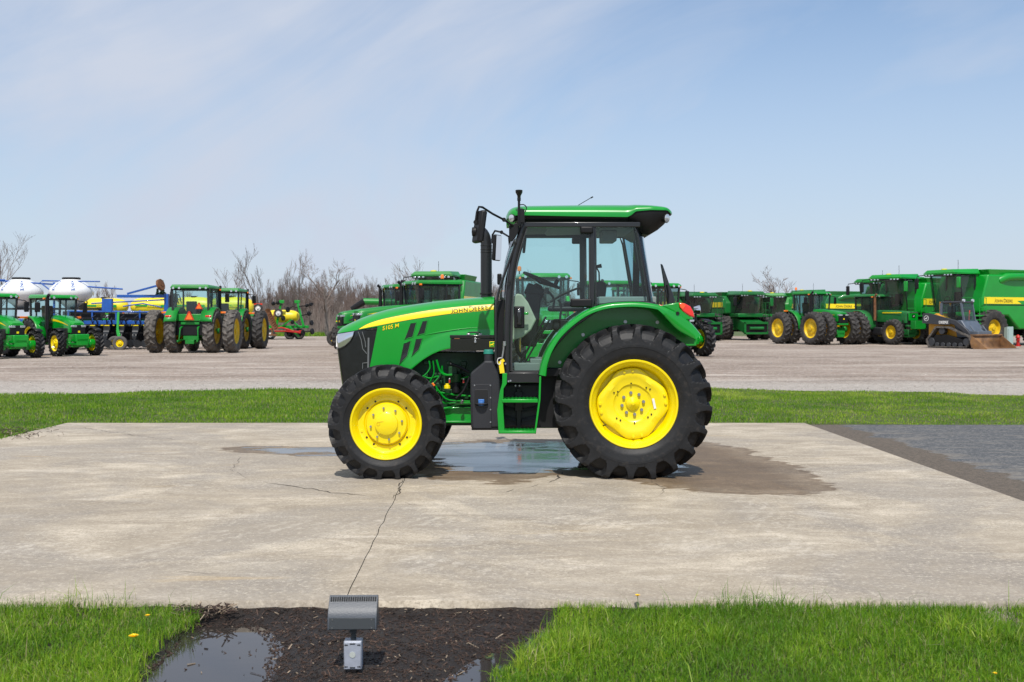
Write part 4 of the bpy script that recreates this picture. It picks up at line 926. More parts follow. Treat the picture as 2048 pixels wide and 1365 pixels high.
def wheel(name, x, y, z, sd, parts):
    w = MB(); w.cyl((0, .0, 0), (0, .09, 0), .10, n=24); o = link_mesh(name, w.mesh(name, YEL), TR, (x-ORG[0], y-ORG[1], z), (0, 0, 0) if sd < 0 else (0, 0, math.pi))
    for n_, me, ry in parts:
        if n_ == 'wheel_bolt':
            for k in range(8): t = R_(10)+k*math.pi/4; link_mesh(n_, me, o, (ry*math.cos(t), 0, ry*math.sin(t)))
        else: link_mesh(n_, me, o, rot=(0, ry, 0))
    return o
Y1, Y2 = 10.595, 10.527
for sd, yy in ((-1, Y1), (1, mir(Y1))): wheel('rear_wheel', 1.165, yy, HZR, sd, [('tyre', RT, 0), ('rim', RRIM, 0), ('wheel_disc', RDISC, 0), ('wheel_bolt', RBOLT, .105), ('disc_holes', RHOLE, 0), ('rim_label', RLAB, 0), ('valve_stem', RVALVE, 0)])
for sd, yy in ((-1, Y2), (1, mir(Y2))): wheel('front_wheel', -1.205, yy, HZF, sd, [('tyre', FT, 0), ('rim', FRIM, 0), ('wheel_bolt', FBOLT, .152), ('rim_slots', FHOLE, 0), ('hub_casting_mark', FMARK, 0)])
# ---------------------------------------------------------------- fenders
arc_px = smooth_curve([(1077, 750), (1082, 727), (1094, 698), (1114, 668), (1140, 643), (1170, 622), (1205, 609), (1243, 604), (1283, 604), (1320, 610), (1354, 624), (1383, 645), (1404, 669)], 60)
YF = 10.50
arc = [(kx(a, YF), kz(b, YF)) for a, b in arc_px]
def fender(sd):
    n = len(arc); S = [(.34, 0), (.10, 0), (.03, -.004), (.008, -.014), (0, -.030), (0, -.050), (.012, -.056), (.03, -.05)]
    b = MB(); vs = []
    for i, (x, z) in enumerate(arc):
        a, c = arc[max(0, i-1)], arc[min(n-1, i+1)]; dx, dz = c[0]-a[0], c[1]-a[1]; L = math.hypot(dx, dz); nx, nz_ = -dz/L, dx/L
        grow = 1+.35*max(0, 1-i/14)+1.5*max(0, math.sin(math.pi*min(1, max(0, (i-44)/17.)))**1.0)
        for dy, r in S:
            y = YF+dy; y = y if sd < 0 else mir(y); vs.append((x+nx*r*(grow if r < -.02 else 1), y, z+nz_*r*(grow if r < -.02 else 1)))
    m = len(S); b.add(vs, [(i*m+k, (i+1)*m+k, (i+1)*m+k+1, i*m+k+1) for i in range(n-1) for k in range(m-1)])
    o = B(b, 'rear_fender', GREEN, angle=50)
    # inner liner wall behind the tyre
    yl = 10.835 if sd < 0 else mir(10.835); out = [(x, z-.01) for x, z in arc]; out += [(arc[-1][0]-.02, kz(690, YF)), (kx(1330, YF), kz(690, YF)), (kx(1200, YF), kz(700, YF)), (kx(1120, YF), kz(745, YF))]
    b = MB(); b.prism(out, yl, yl+.01 if sd < 0 else yl-.01); B(b, 'fender_liner', GREEN, o)
    if sd < 0:
        b = MB()
        for px, py in ((1119.5, 725), (1166, 670), (1250.5, 644), (1314.5, 645), (1354, 646), (1363, 662)):
            x, z = kx(px, yl), kz(py, yl); bb = MB(); bb.lathe([(.017, -.004), (.017, -.009), (.009, -.009), (.009, -.006), (.001, -.006)], (x, yl, z), n=16); B(bb, 'liner_washer', STEEL, o)
        g = MB(); x, z = kx(1355.5, YF), kz(627, YF); g.cyl((x, YF-.003, z), (x, YF+.02, z), .017, n=20); B(g, 'fender_grommet', BLACK, o)
    # tail light pod
    b = MB(); yc = YF+.02; P = [(1345, 608), (1358, 606), (1369, 607), (1381, 613), (1387, 624), (1389.5, 636), (1379, 632), (1364, 622), (1350, 615)]
    pp = [(kx(a, yc), kz(c, yc)) for a, c in P]; ya, yb = (yc, yc+.16) if sd < 0 else (mir(yc), mir(yc+.16))
    b.prism(pp[1:8], ya, yb); t = B(b, 'tail_light', RED, o, bevel=.012, seg=3)
    b = MB(); q = [(kx(a, yc), kz(c, yc)) for a, c in ((1357.5, 606), (1368, 607), (1372, 612), (1366, 621), (1360, 615))]; b.prism(q, ya-.003 if sd < 0 else ya+.003, yb); B(b, 'indicator_lens', mat('orange_red_lens', (.85, .09, .01), .15, coat=1), t, bevel=.006)
    b = MB(); b.prism([(kx(a, yc), kz(c, yc)) for a, c in ((1325, 612), (1345, 607), (1359, 605), (1359, 616), (1368, 625), (1380, 634), (1388, 640), (1370, 640), (1345, 622))], ya+.005 if sd < 0 else ya-.005, yb); B(b, 'light_housing', GREEN, o, bevel=.01)
    return o
fender(-1); fender(1)
# ---------------------------------------------------------------- cab
YC = 10.62
def C(px, py, Y=YC): return K(px, py, Y)
def cab_w(Y): return YM-Y
rw = interp([(kx(p, 10.8), w) for p, w in ((1012, .50), (1016, .62), (1024, .70), (1040, .735), (1300, .735), (1325, .715), (1338, .66), (1345, .55))])
rt = interp([(kx(a, 10.85), kz(b, 10.85)) for a, b in smooth_curve([(1012, 429), (1016, 421), (1024, 415), (1040, 411.5), (1080, 410), (1180, 408.5), (1250, 408.5), (1300, 411), (1328, 415), (1341, 421), (1345, 425)], 40)])
gbm = interp([(kx(a, 10.6), kz(b, 10.6)) for a, b in ((1012, 436), (1018, 433), (1030, 431), (1049, 431), (1150, 433), (1255, 434.5), (1262, 431), (1272, 423), (1300, 420.5), (1337, 420.5), (1345, 427))])
bbm = interp([(kx(a, 10.6), kz(b, 10.6)) for a, b in ((1030, 440), (1040, 450), (1100, 448), (1200, 447), (1262, 448), (1275, 457), (1291, 466), (1300, 468), (1318, 459), (1333, 446), (1342, 434), (1345, 428))])
def roof_part(top, bot, wsc, px0, px1, ex, nv=14):
    b = MB(); a, c = kx(px0, 10.7), kx(px1, 10.7)
    for sd in (-1, 1):
        def f(u, v, sd=sd):
            X = a+(c-a)*u; zt, zb = top(X), bot(X); Z = zb+(zt-zb)*(1-(1-v)**2); t = (zt-Z)/max(1e-4, zt-zb)
            return (X, YM+sd*rw(X)*wsc*(1-(1-t)**ex)**(1/ex), Z)
        b.grid(f, 100, nv)
    b.grid(lambda u, v: (a+(c-a)*u, YM+(2*v-1)*rw(a+(c-a)*u)*wsc, bot(a+(c-a)*u)), 60, 5)
    return b
ROOF = B(roof_part(rt, gbm, 1.0, 1012, 1345, 3.4, 18), 'cab_roof', GREEN, angle=50)
blk = MB(); a_, c_ = kx(1032, 10.7), kx(1345, 10.7)
for sd in (-1, 1):
    def f(u, v, sd=sd):
        X = a_+(c_-a_)*u; zt, zb = gbm(X)+.012, min(bbm(X), gbm(X)-.002); Z = zb+(zt-zb)*v; sc = .985 if X > kx(1258, 10.7) else .95
        bul = 1-.16*(1-v)**2.5; return (X, YM+sd*rw(X)*sc*bul, Z)
    blk.grid(f, 120, 10)
blk.grid(lambda u, v: (a_+(c_-a_)*u, YM+(2*v-1)*rw(a_+(c_-a_)*u)*.84*.95, min(bbm(a_+(c_-a_)*u), gbm(a_+(c_-a_)*u)-.002)), 60, 4)
B(blk, 'roof_underside', BLACK, ROOF, angle=50)
hlg = MB(); hlg.prism([(kx(a, 11.2), kz(b, 11.2)) for a, b in ((1090, 455), (1170, 455), (1168, 461), (1096, 463))], 10.85, 11.8); hlg.box2((kx(1195, 11), 10.8, kz(452, 11)), (kx(1285, 11), 11.85, kz(462, 11))); hlg.box2((kx(1200, 11.2), 10.9, kz(462, 11)), (kx(1228, 11.2), 11.3, kz(484, 11)))
B(hlg, 'headliner', GREYP, ROOF, bevel=.01)
for (px, py, Y, r0, nx_) in ((1025, 437, 10.63, .037, -.7), (1332, 437, 10.66, .043, .8), (1025, 437, mir(10.63), .037, -.7), (1332, 437, mir(10.66), .043, .8)):
    c = Vector(C(px, py, Y)); s = -1 if Y < YM else 1; d = Vector((nx_, .62*s, -.1)).normalized()
    b = MB(); b.cyl(c-d*.05, c+d*.012, r0*.8, r0*1.12, n=28); wl = B(b, 'work_light', BLACK, ROOF, bevel=.004)
    b = MB(); b.cyl(c+d*.012, c+d*.018, r0, r0*.96, n=28); b.cyl(c+d*.018, c+d*.026, r0*.95, r0*.6, n=28); B(b, 'work_light_lens', LAMP, wl)
an = MB(); an.tube([C(1153, 413, 11.2), C(1182, 396, 11.2)], .0035, 6); an.tube([C(1181.5, 396.5, 11.2), C(1186, 394, 11.2)], .007, 6); B(an, 'roof_antenna', BLACK, ROOF)
# posts and window frames, both sides
M_FRM = mat('satin_black_cab_frame', (.013, .013, .015), .35, coat=.3)
M_SEAL = mat('window_seal', (.05, .05, .05), .7)
door = smooth_curve([(1054, 453), (1043, 486), (1033, 525), (1026.5, 575), (1023, 640), (1022, 700), (1022.5, 742)], 16)+[(1028, 743.5), (1079, 743.5)]+smooth_curve([(1083, 735), (1095, 704), (1113, 677), (1136, 654), (1160, 637), (1180, 620)], 10)+[(1180, 600), (1179, 452)]
rearw = [(1191, 452), (1268, 452), (1275, 470), (1290, 560), (1296, 604)]+smooth_curve([(1262, 604), (1235, 605), (1210, 608), (1192, 612)], 6)
for sd in (-1, 1):
    yy = YC if sd < 0 else mir(YC); T_ = lambda L: [((p := C(a, b))[0], yy, p[2]) for a, b in L]
    fb = MB(); fb.tube(T_(smooth_curve([(1050, 446), (1037, 486), (1026, 530), (1019, 580), (1015, 640), (1013.5, 700), (1014, 752)], 24)), .036, 10)     # A post
    fb.tube(T_([(1184.5, 446), (1184.5, 600), (1182, 616)]), .034, 4)                                         # B post
    fb.bar(T_([(1040, 450), (1280, 450)]), .06, .05)
    fb.box2((kx(1008, YC), yy-.03, kz(766, YC)), (kx(1080, YC), yy+.10*(-sd), kz(745, YC)))
    fb.bar(T_(smooth_curve([(1080, 750), (1088, 727), (1100, 703), (1118, 679), (1142, 655), (1168, 636), (1200, 616), (1250, 610), (1310, 610)], 24)), .10, .05)
    FR = B(fb, 'cab_frame', M_FRM, bevel=.008)
    d = MB(); d.bar(T_(door), .035, .022, closed=True); DO = B(d, 'cab_door', M_FRM, bevel=.003)
    d = MB(); d.bar([(x, y-.019*(-sd) if sd > 0 else y-.019, z) for x, y, z in T_([(a+(1 if a < 1100 else -1)*1.5, b) for a, b in door])], .004, .006, closed=True); B(d, 'window_seal', M_SEAL, DO)
    d = MB(); q = T_(door); d.add(q, [tuple(range(len(q)))]); B(d, 'door_glass', GLASS, DO)
    d = MB(); q = T_(rearw); d.add(q, [tuple(range(len(q)))]); B(d, 'side_window', GLASS)
    d = MB(); d.bar(T_(rearw), .035, .016, closed=True); B(d, 'side_window_frame', M_FRM, bevel=.003)
    o_ = -.035 if sd < 0 else .035
    for (a, b_, c, d_) in ((1160, 454, 1186, 468), (1141, 598, 1184, 615)):
        d = MB(); p, q = C(a, b_), C(c, d_); d.box2((p[0], yy+o_*1.6, p[2]), (q[0], yy+o_*.3, q[2])); B(d, 'door_hinge', BLACK, DO, bevel=.016, seg=4)
    p, q = C(1028, 613), C(1049, 657); d = MB(); d.box2((p[0], yy+o_*.4, p[2]), (q[0], yy-o_*.3, q[2])); DH = B(d, 'door_handle', BLACK, DO, bevel=.012, seg=3)
    p, q = C(1034, 617), C(1043, 650); d = MB(); d.box2((p[0], yy+o_*1.3, p[2]), (q[0], yy, q[2])); B(d, 'handle_grip', GLOSSB, DH, bevel=.01, seg=3)
    p = C(1038, 623); d = MB(); d.cyl((p[0], yy+o_*1.45, p[2]), (p[0], yy, p[2]), .010, n=16); B(d, 'door_lock', STEEL, DH)
    p, q = C(1048, 625), C(1057, 630); d = MB(); d.box2((p[0], yy-.01, p[2]), (q[0], yy+.02, q[2])); B(d, 'latch_tab', GREEN, DO, bevel=.006)
# curved rear glass and windscreen
def rear_glass(u, v):
    th = [(-.66, 0), (-.60, .06), (-.45, .095), (0, .115), (.45, .095), (.60, .06), (.66, 0)]; k = u*6; i = min(int(k), 5); t = k-i
    w, d = th[i][0]*(1-t)+th[i+1][0]*t, th[i][1]*(1-t)+th[i+1][1]*t
    x0 = kx(1272, YC)*(1-v)+kx(1300, YC)*v; z = kz(455, YC)*(1-v)+kz(606, YC)*v
    return (x0+d*(1-.3*v), YM+w*(1+.06*v), z)
b = MB(); b.grid(rear_glass, 25, 6); B(b, 'rear_window', GLASSR, angle=60)
b = MB()
for u in (.04, .96): b.tube([rear_glass(u, k/6) for k in range(7)], .012, 6)
b.tube([rear_glass(k/24, 1) for k in range(25)], .014, 6); B(b, 'rear_window_frame', M_FRM)
b = MB(); b.bar([C(1274, 456, 10.78), C(1296, 606, 10.78)], .05, .07); b.bar([C(1274, 456, mir(10.78)), (C(1296, 606, 10.78)[0], mir(10.78), C(1296, 606, 10.78)[2])], .05, .07); B(b, 'rear_posts', BLACK, bevel=.01)
def wind(u, v):
    P = [(1050, 450), (1037, 486), (1026, 530), (1019, 580), (1016, 640)]; k = v*4; i = min(int(k), 3); t = k-i
    px = P[i][0]*(1-t)+P[i+1][0]*t; py = P[i][1]*(1-t)+P[i+1][1]*t; w = (2*u-1)
    return (kx(px, YC)-.10*(1-w*w), YM+w*.68, kz(py, YC))
b = MB(); b.grid(wind, 16, 10); B(b, 'windscreen', GLASS, angle=60)
BEIGE2 = mat('pale_beige_trim', (.40, .385, .28), .7, var=.1, vscale=10)
# lower cab and floor
b = MB(); b.box2((kx(1012, 11), 10.70, kz(752, 10.9)), (kx(1200, 11), mir(10.70), kz(735, 10.9))); b.box2((kx(1120, 11), 10.86, kz(735, 10.9)), (kx(1330, 11), mir(10.86), kz(640, 10.9)))
b.box2((kx(990, 10.9), 10.72, kz(745, 10.8)), (kx(1010, 10.9), mir(10.72), kz(600, 10.8))); B(b, 'cab_floor', BLACK, bevel=.01)
b = MB(); b.prism([(kx(a, 10.85), kz(c, 10.85)) for a, c in ((1022, 598), (1034, 588), (1044, 590), (1056, 606), (1072, 640), (1062, 660), (1046, 674), (1022, 682))], 10.72, 10.95); B(b, 'front_console', BEIGE2, bevel=.015, seg=3)
b = MB(); b.box2((kx(1196, 10.8), 10.70, kz(609, 10.8)), (kx(1310, 10.8), mir(10.70), kz(594, 10.8))); B(b, 'rear_ledge', mat('pale_grey_ledge', (.22, .24, .23), .7), bevel=.01)
b = MB(); b.box2((kx(1028, 10.75), 10.68, kz(743, 10.75)), (kx(1080, 10.75), 11.3, kz(726, 10.75))); b.box2((kx(1060, 10.75), 10.7, kz(728, 10.75)), (kx(1090, 10.75), 11.3, kz(718, 10.75))); B(b, 'floor_mat', mat('pale_rubber_mat', (.20, .20, .18), .8), bevel=.01)
# seat
b = MB(); b.box((kx(1150, 11.3), YM, kz(650, 11.3)), (.48, .48, .12)); se = B(b, 'seat', FABRIC, bevel=.04, seg=3)
b = MB(); b.box((kx(1195, 11.3), YM, kz(610, 11.3)), (.12, .46, .48), (0, .12, 0)); B(b, 'backrest', FABRIC, se, bevel=.05, seg=3)
b = MB(); b.box((kx(1160, 11.3), YM, kz(685, 11.3)), (.34, .34, .26)); B(b, 'seat_base', BLACK, se, bevel=.03)
b = MB(); b.box((kx(1130, 11.1), 11.03, kz(618, 11.1)), (.36, .07, .05)); b.box((kx(1130, 11.6), 11.63, kz(618, 11.6)), (.36, .09, .06)); B(b, 'armrest', BLACK, se, bevel=.02)
# steering wheel on its column
c = Vector(C(1083, 561, 11.33)); ax_ = Vector((.40, 0, .92)).normalized(); u1 = Vector((0, 1, 0)); u2 = ax_.cross(u1)
b = MB(); b.tube([c+(u1*math.cos(t)+u2*math.sin(t))*.195 for t in [2*math.pi*k/36 for k in range(36)]], .0155, 8, closed=True)
for k in range(3): t = 2*math.pi*k/3+.5; b.tube([c-ax_*.03, c+(u1*math.cos(t)+u2*math.sin(t))*.19], .013, 6)
b.cyl(c+u2*-.15+ax_*.01, c+u2*-.15+ax_*.07, .022, n=10); sw = B(b, 'steering_wheel', BLACK)
b = MB(); b.cyl(c-ax_*.05, c-ax_*.42-Vector((.06, 0, 0)), .05, .07, n=12); b.box(c-ax_*.13+Vector((-.02, 0, 0)), (.20, .26, .12), (0, .4, 0)); b.box(Vector(C(1062, 640, 11.33)), (.16, .3, .55), (0, .1, 0)); B(b, 'steering_column', BLACK, bevel=.02)
b = MB()
for P in ([(1105, 620), (1108, 600), (1098, 585), (1090, 580)], [(1100, 605), (1120, 592), (1140, 583), (1158, 577), (1164, 584)], [(1120, 640), (1122, 610), (1116, 600)]): b.tube([C(a, q, 11.0) for a, q in smooth_curve(P, 10)], .012, 6)
b.cyl(C(1092, 588, 11.0), C(1094, 576, 11.0), .028, .02, n=10); b.tube([C(1200, 600, 11.2), C(1198, 545, 11.2), C(1192, 534, 11.2)], .008, 6); b.cyl(C(1192, 534, 11.2), C(1203, 532, 11.2), .015, .022, n=10); B(b, 'control_levers', BLACK)
b = MB(); b.tube([C(1040, 727, 10.75), C(1092, 634, 10.72)], .011, 8); b.tube([C(1047, 731, 10.78), C(1099, 640, 10.75)], .009, 8); b.cyl(C(1036, 733, 10.74), C(1041, 727, 10.74), .018, n=10); B(b, 'door_gas_strut', BLACK)
b = MB(); b.tube([C(a, q, 10.95) for a, q in smooth_curve([(1032, 675), (1035, 700), (1042, 712), (1052, 714)], 10)], .02, 8); B(b, 'pedal', BLACK)
b = MB(); b.box(C(1049, 490, 11.3), (.03, .12, .17), (0, .1, 0)); B(b, 'inside_mirror', BLACK, bevel=.01)
# rails, wipers, lamps and tags round the front post
b = MB(); b.tube([C(a, q, 10.60) for a, q in smooth_curve([(1036, 478), (1030, 492), (1016, 530), (1003, 566), (994, 600), (991.5, 640), (991.5, 700), (992, 728)], 26)], .0125, 8); B(b, 'grab_rail', M_FRM)
b = MB(); b.tube([C(a, q, 10.66) for a, q in smooth_curve([(1029, 492), (1022, 520), (1012, 560), (1009, 600)], 12)], .006, 6); b.tube([C(1019, 530, 10.66), C(1010, 590, 10.66)], .008, 6)
for px, py in ((1029, 486), (1019, 562), (1017, 569)): b.cyl(C(px, py, 10.56), C(px, py, 10.6), .014, n=12)
B(b, 'post_fittings', M_FRM)
b = MB(); b.box(C(999, 559, 11.9), (.05, .09, .12)); B(b, 'side_indicator_housing', BLACK, bevel=.012)
b = MB(); b.box(C(1004.5, 583, 11.9), (.05, .05, .022)); B(b, 'front_indicator', ORANGE, bevel=.006)
b = MB(); b.tube([C(1008, 688, 10.58), C(1007, 700, 10.58), C(1004, 718, 10.58)], [.012, .009, .009], 8); b.cyl(C(1009, 683, 10.57), C(1009, 692, 10.57), .016, n=12); B(b, 'door_stay', STEEL)
b = MB(); b.box(C(1003, 735, 10.555), (.045, .004, .115), (0, R_(-8), 0)); b.box(C(1005, 722, 10.555), (.035, .005, .03), (0, R_(-30), 0)); B(b, 'warning_tag', mat('tag_yellow', (.82, .62, .01), .5))
b = MB(); b.tube([C(a, q, 10.55) for a, q in smooth_curve([(1003, 716), (996, 718), (995, 727), (1000, 729), (1002, 722)], 14)], .0035, 6); B(b, 'tag_cord', WHITE)
for px, py in ((1011, 728), (1021, 762), (1017, 763), (1012, 749)):
    b = MB(); b.cyl(C(px, py, 10.54), C(px, py, 10.6), .009, n=8); B(b, 'bolt', STEEL)
# roof corner mast with its lamp
b = MB(); b.tube([C(1038, 452, 10.52), C(1038, 394, 10.52)], .0125, 10); b.box(C(1044, 432, 10.53), (.05, .03, .13)); b.tube([C(a, q, 10.52) for a, q in smooth_curve([(1040, 410), (1048, 410), (1053, 416), (1050, 425)], 12)], .005, 6)
b.cyl(C(1038, 396, 10.52), C(1038, 402, 10.52), .018, n=12); B(b, 'corner_mast', BLACK)
b = MB(); b.lathe([(.001, 0), (.016, 0), (.018, .022), (.034, .052), (.036, .075), (.030, .078), (.001, .078)], C(1038, 396.5, 10.52), n=20, axis='Z'); B(b, 'mast_lamp', GLOSSB)
# mirrors
def mirror(cpos, ang, size, arms, roll, arm_mat=BLACK):
    a = MB(); a.tube(arms, .011, 8)
    for p in (arms[1], arms[-1]): a.cyl(Vector(p)-Vector((0, .02, 0)), Vector(p)+Vector((0, .02, 0)), .02, n=10)
    A_ = B(a, 'mirror_arm', arm_mat)
    h = MB(); M = Matrix.Translation(Vector(cpos))@Euler((0, roll, ang)).to_matrix().to_4x4(); t, w, hh = size
    def bx_(h, c, d): 
        hx, hy, hz = d[0]/2, d[1]/2, d[2]/2; h.hexa([M@(Vector(c)+Vector(q)) for q in ((-hx, -hy*.8, -hz*.97), (hx, -hy*.95, -hz), (hx, hy*.95, -hz), (-hx, hy*.8, -hz*.97), (-hx, -hy*.8, hz*.97), (hx, -hy*.95, hz), (hx, hy*.95, hz), (-hx, hy*.8, hz*.97))])
    bx_(h, (0, 0, 0), (t, w, hh)); m_ = B(h, 'mirror', BLACK, bevel=.018, seg=3)
    g = MB(); bx_(g, (t/2+.002, 0, 0), (.004, w*.86, hh*.92)); B(g, 'mirror_glass', MIRR, m_)
mirror(C(958, 454, 10.22), R_(24), (.055, .19, .31), [C(1033, 457, 10.62), C(1008, 440, 10.5), C(985, 428, 10.40), C(965, 415, 10.24), C(958, 414, 10.22), C(954, 424, 10.22), C(951, 445, 10.22)], R_(8))
mirror(C(993, 496, 12.38), R_(-24), (.05, .18, .30), [C(1018, 474, 12.0), C(1003, 465, 12.2), C(990, 462, 12.36), C(985, 470, 12.38), C(984, 484, 12.38)], R_(3))
b = MB(); b.lathe([(.001, -.03), (.04, -.025), (.048, 0), (.046, .012), (.001, .014)], C(949.5, 464, 10.24), n=20, axis='X'); B(b, 'wide_angle_mirror', BLACK)
b = MB(); b.prism([(kx(a, 10.6), kz(q, 10.6)) for a, q in ((1018, 452), (1034, 446), (1040, 460), (1026, 482), (1018, 484))], 10.58, 10.64); b.prism([(kx(a, 12.0), kz(q, 12.0)) for a, q in ((1016, 476), (1032, 470), (1030, 490), (1018, 498))], 11.98, 12.04); B(b, 'mirror_brackets', BLACK, bevel=.005)
# exhaust
ye = 11.82
b = MB(); pth = [C(a, q, ye) for a, q in [(972.5, 660), (972.5, 600), (972.5, 560), (972.5, 520), (972.5, 492)]+smooth_curve([(972, 484), (970, 474), (964, 465), (954, 459)], 8)]
b.tube(pth, [.062]*5+[.060]*7+[.062], 20); EX = B(b, 'exhaust_pipe', mat('matt_black_exhaust', (.015, .015, .017), .38, coat=.1), angle=40)
b = MB()
for py in (505, 492, 500): b.lathe([(.0625, -.004), (.066, 0), (.0625, .004)], C(972.5, py, ye), n=24, axis='Z')
b.lathe([(.063, -.01), (.070, -.008), (.070, .008), (.063, .01)], C(972.5, 588, ye), n=24, axis='Z'); B(b, 'exhaust_clamps', DARKMETAL, EX)
# toolbox
yb0, yb1 = 10.70, 10.93
b = MB(); b.box2((kx(900.5, yb0), yb0, kz(702, yb0)), (kx(988, yb0), yb1, kz(677.5, yb0))); TB = B(b, 'tool_box', GLOSSB, bevel=.004)
b = MB(); b.box2((kx(899.5, yb0), yb0-.006, kz(677, yb0)), (kx(989, yb0), yb1+.004, kz(670.5, yb0))); B(b, 'lid', GLOSSB, TB, bevel=.006)
b = MB(); b.box(C(914, 677.6, yb0-.003), (.055, .004, .008)); B(b, 'rust_patch', RUST, TB)
yh = (yb0+yb1)/2-.03; b = MB(); b.tube([C(a, q, yh) for a, q in smooth_curve([(934, 670), (938, 666), (948, 665), (958, 666), (963, 670)], 10)], .008, 8); HN = B(b, 'lid_handle', BLACK, TB)
b = MB()
for px in (937, 961): b.box(C(px, 669, yh), (.035, .03, .016))
B(b, 'handle_ends', STEEL, TB, bevel=.005)
b = MB(); b.box(C(950.5, 680, yb0-.006), (.016, .008, .050)); b.cyl(C(950.5, 684, yb0-.016), C(950.5, 684, yb0), .012, n=12); B(b, 'latch', STEEL, TB, bevel=.002)
lc = C(984.5, 689, yb0-.003)
b = MB(); b.box(lc, (.054, .003, .056)); B(b, 'emblem_border', M_STR, TB, bevel=.0012)
b = MB(); b.box((lc[0], lc[1]-.002, lc[2]), (.045, .003, .047)); B(b, 'emblem_field', GREEN, TB)
b = MB(); b.prism([(lc[0]+x*.048, lc[2]+z*.048) for x, z in DEER], lc[1]-.0055, lc[1]-.003); B(b, 'emblem_deer', M_STR, TB)
# tank for exhaust fluid / fuel at the step
yt0, yt1 = 10.57, 10.86
b = MB(); out = [(kx(a, yt0), kz(q, yt0)) for a, q in ((942, 857), (940.5, 800), (940.5, 748), (944, 744), (966, 726), (968, 722), (986, 722), (988, 728), (996, 745), (999, 760), (1001, 800), (1001, 856))]
b.prism(out, yt0, yt1); FT_ = B(b, 'fluid_tank', TANKP, bevel=.018, seg=4)
b = MB(); b.cyl(C(977, 728, yt0+.11), C(977, 707, yt0+.11), .047, .044, n=24); B(b, 'filler_neck', TANKP, FT_)
b = MB(); b.cyl(C(977, 708.5, yt0+.11), C(977, 701, yt0+.11), .050, .047, n=24); b.cyl(C(977, 701, yt0+.11), C(977, 699.5, yt0+.11), .045, .04, n=24); B(b, 'filler_cap', TEALCAP, FT_, bevel=.003)
b = MB()
OUTP = [(943.5, 768.5), (983, 768.5), (983, 857), (946, 857)]
b.prism([(kx(a, yt0), kz(q, yt0)) for a, q in OUTP], yt0-.008, yt0+.01); B(b, 'front_cover', TANKP, FT_, bevel=.004)
b = MB(); b.box2((kx(949, yt0), yt0-.0095, kz(811, yt0)), (kx(976, yt0), yt0, kz(779, yt0))); B(b, 'cap_recess', mat('recess_black', (.004, .004, .005), .6), FT_, bevel=.012, seg=4)
b = MB(); b.lathe([(.001, 0), (.062, 0), (.066, .012), (.058, .014)], C(963, 809, yt0-.014), n=24, axis='Z'); b.box2((kx(951, yt0), yt0-.014, kz(816, yt0)), (kx(975, yt0), yt0, kz(811, yt0))); B(b, 'cap_shelf', TANKP, FT_, bevel=.005)
b = MB(); b.cyl(C(962.5, 811, yt0-.025), C(962.5, 803, yt0-.025), .030, n=20); b.box(C(962.5, 801, yt0-.025), (.058, .012, .02)); B(b, 'urea_cap', BLUECAP, FT_, bevel=.004)
for px, py in ((949, 771.5), (981, 771.5), (981, 796), (981, 820), (981, 845)):
    b = MB(); b.lathe([(.001, -.006), (.006, -.005), (.0085, 0)], C(px, py, yt0-.008), n=10); B(b, 'cover_screw', STEEL, FT_)
b = MB(); b.lathe([(.001, -.004), (.010, -.003), (.012, 0)], C(982, 746, yt0+.01), n=12); B(b, 'tank_fitting', STEEL, FT_)
b = MB(); b.box2((kx(943, yt0), yt0+.01, kz(861, yt0)), (kx(1003, yt0), yt1+.1, kz(856, yt0))); B(b, 'tank_bracket', BLACK, FT_, bevel=.003)
# steps
ys0, ys1 = 10.46, 10.74
b = MB(); L_ = [(1005, 747), (1014, 747), (1013.5, 768), (1007, 778), (1006, 815), (1009.5, 868), (997, 868), (994.5, 820), (1000, 782), (1004.5, 768)]
b.prism([(kx(a, ys0), kz(q, ys0)) for a, q in L_], ys0+.01, ys0+.022); b.prism([(kx(a, ys0), kz(q, ys0)) for a, q in L_], ys1, ys1+.012)
S_ = B(b, 'step_ladder', GREEN, bevel=.002)
b = MB(); b.bar([C(1080.5, 753, ys0+.02), C(1079, 800, ys0+.02), C(1070, 868, ys0+.02)], .012, .018); b.bar([C(1080.5, 753, ys1), C(1079, 800, ys1), C(1070, 868, ys1)], .012, .012); B(b, 'rear_stringer', GREEN, S_, bevel=.002)
for a, c, q0, q1 in ((1004, 1076, 799, 806), (998, 1071, 862, 868)):
    b = MB(); b.box2((kx(a, ys0), ys0, kz(q1, ys0)), (kx(c, ys0), ys1, kz(q0, ys0))); TD = B(b, 'step_tread', GREEN, S_, bevel=.006)
    b = MB()
    for k in range(9): x = kx(a+6+(c-a-12)*k/8, ys0); b.box((x, (ys0+ys1)/2, kz(q0, ys0)+.003), (.012, ys1-ys0-.04, .006))
    B(b, 'tread_studs', GREEN, TD)
# tank behind the steps, strap and mudguard
b = MB(); b.box2((kx(1004, 10.86), 10.84, kz(856, 10.86)), (kx(1082, 10.86), 11.4, kz(766, 10.86))); TK = B(b, 'fuel_tank', TANKP, bevel=.03, seg=3)
b = MB()
for k in range(3):
    q = 803+k*19
    for s, xa in ((-1, 1033), (1, 1043)):
        xb = 1008 if s < 0 else 1077; b.hexa([C(xa, q+4, 10.815), C(xb, q+4-7, 10.815), C(xb, q+4-7, 10.84), C(xa, q+4, 10.84), C(xa, q-4, 10.83), C(xb, q-4-7, 10.83), C(xb, q-4-7, 10.84), C(xa, q-4, 10.84)])
B(b, 'tank_ribs', TANKP, TK, bevel=.006)
b = MB(); b.box2((kx(1033, 10.8), 10.80, kz(856, 10.8)), (kx(1042, 10.8), 10.83, kz(778, 10.8))); b.box2((kx(1030, 10.8), 10.79, kz(822, 10.8)), (kx(1045, 10.8), 10.82, kz(784, 10.8))); B(b, 'tank_strap', DARKMETAL, TK, bevel=.003)
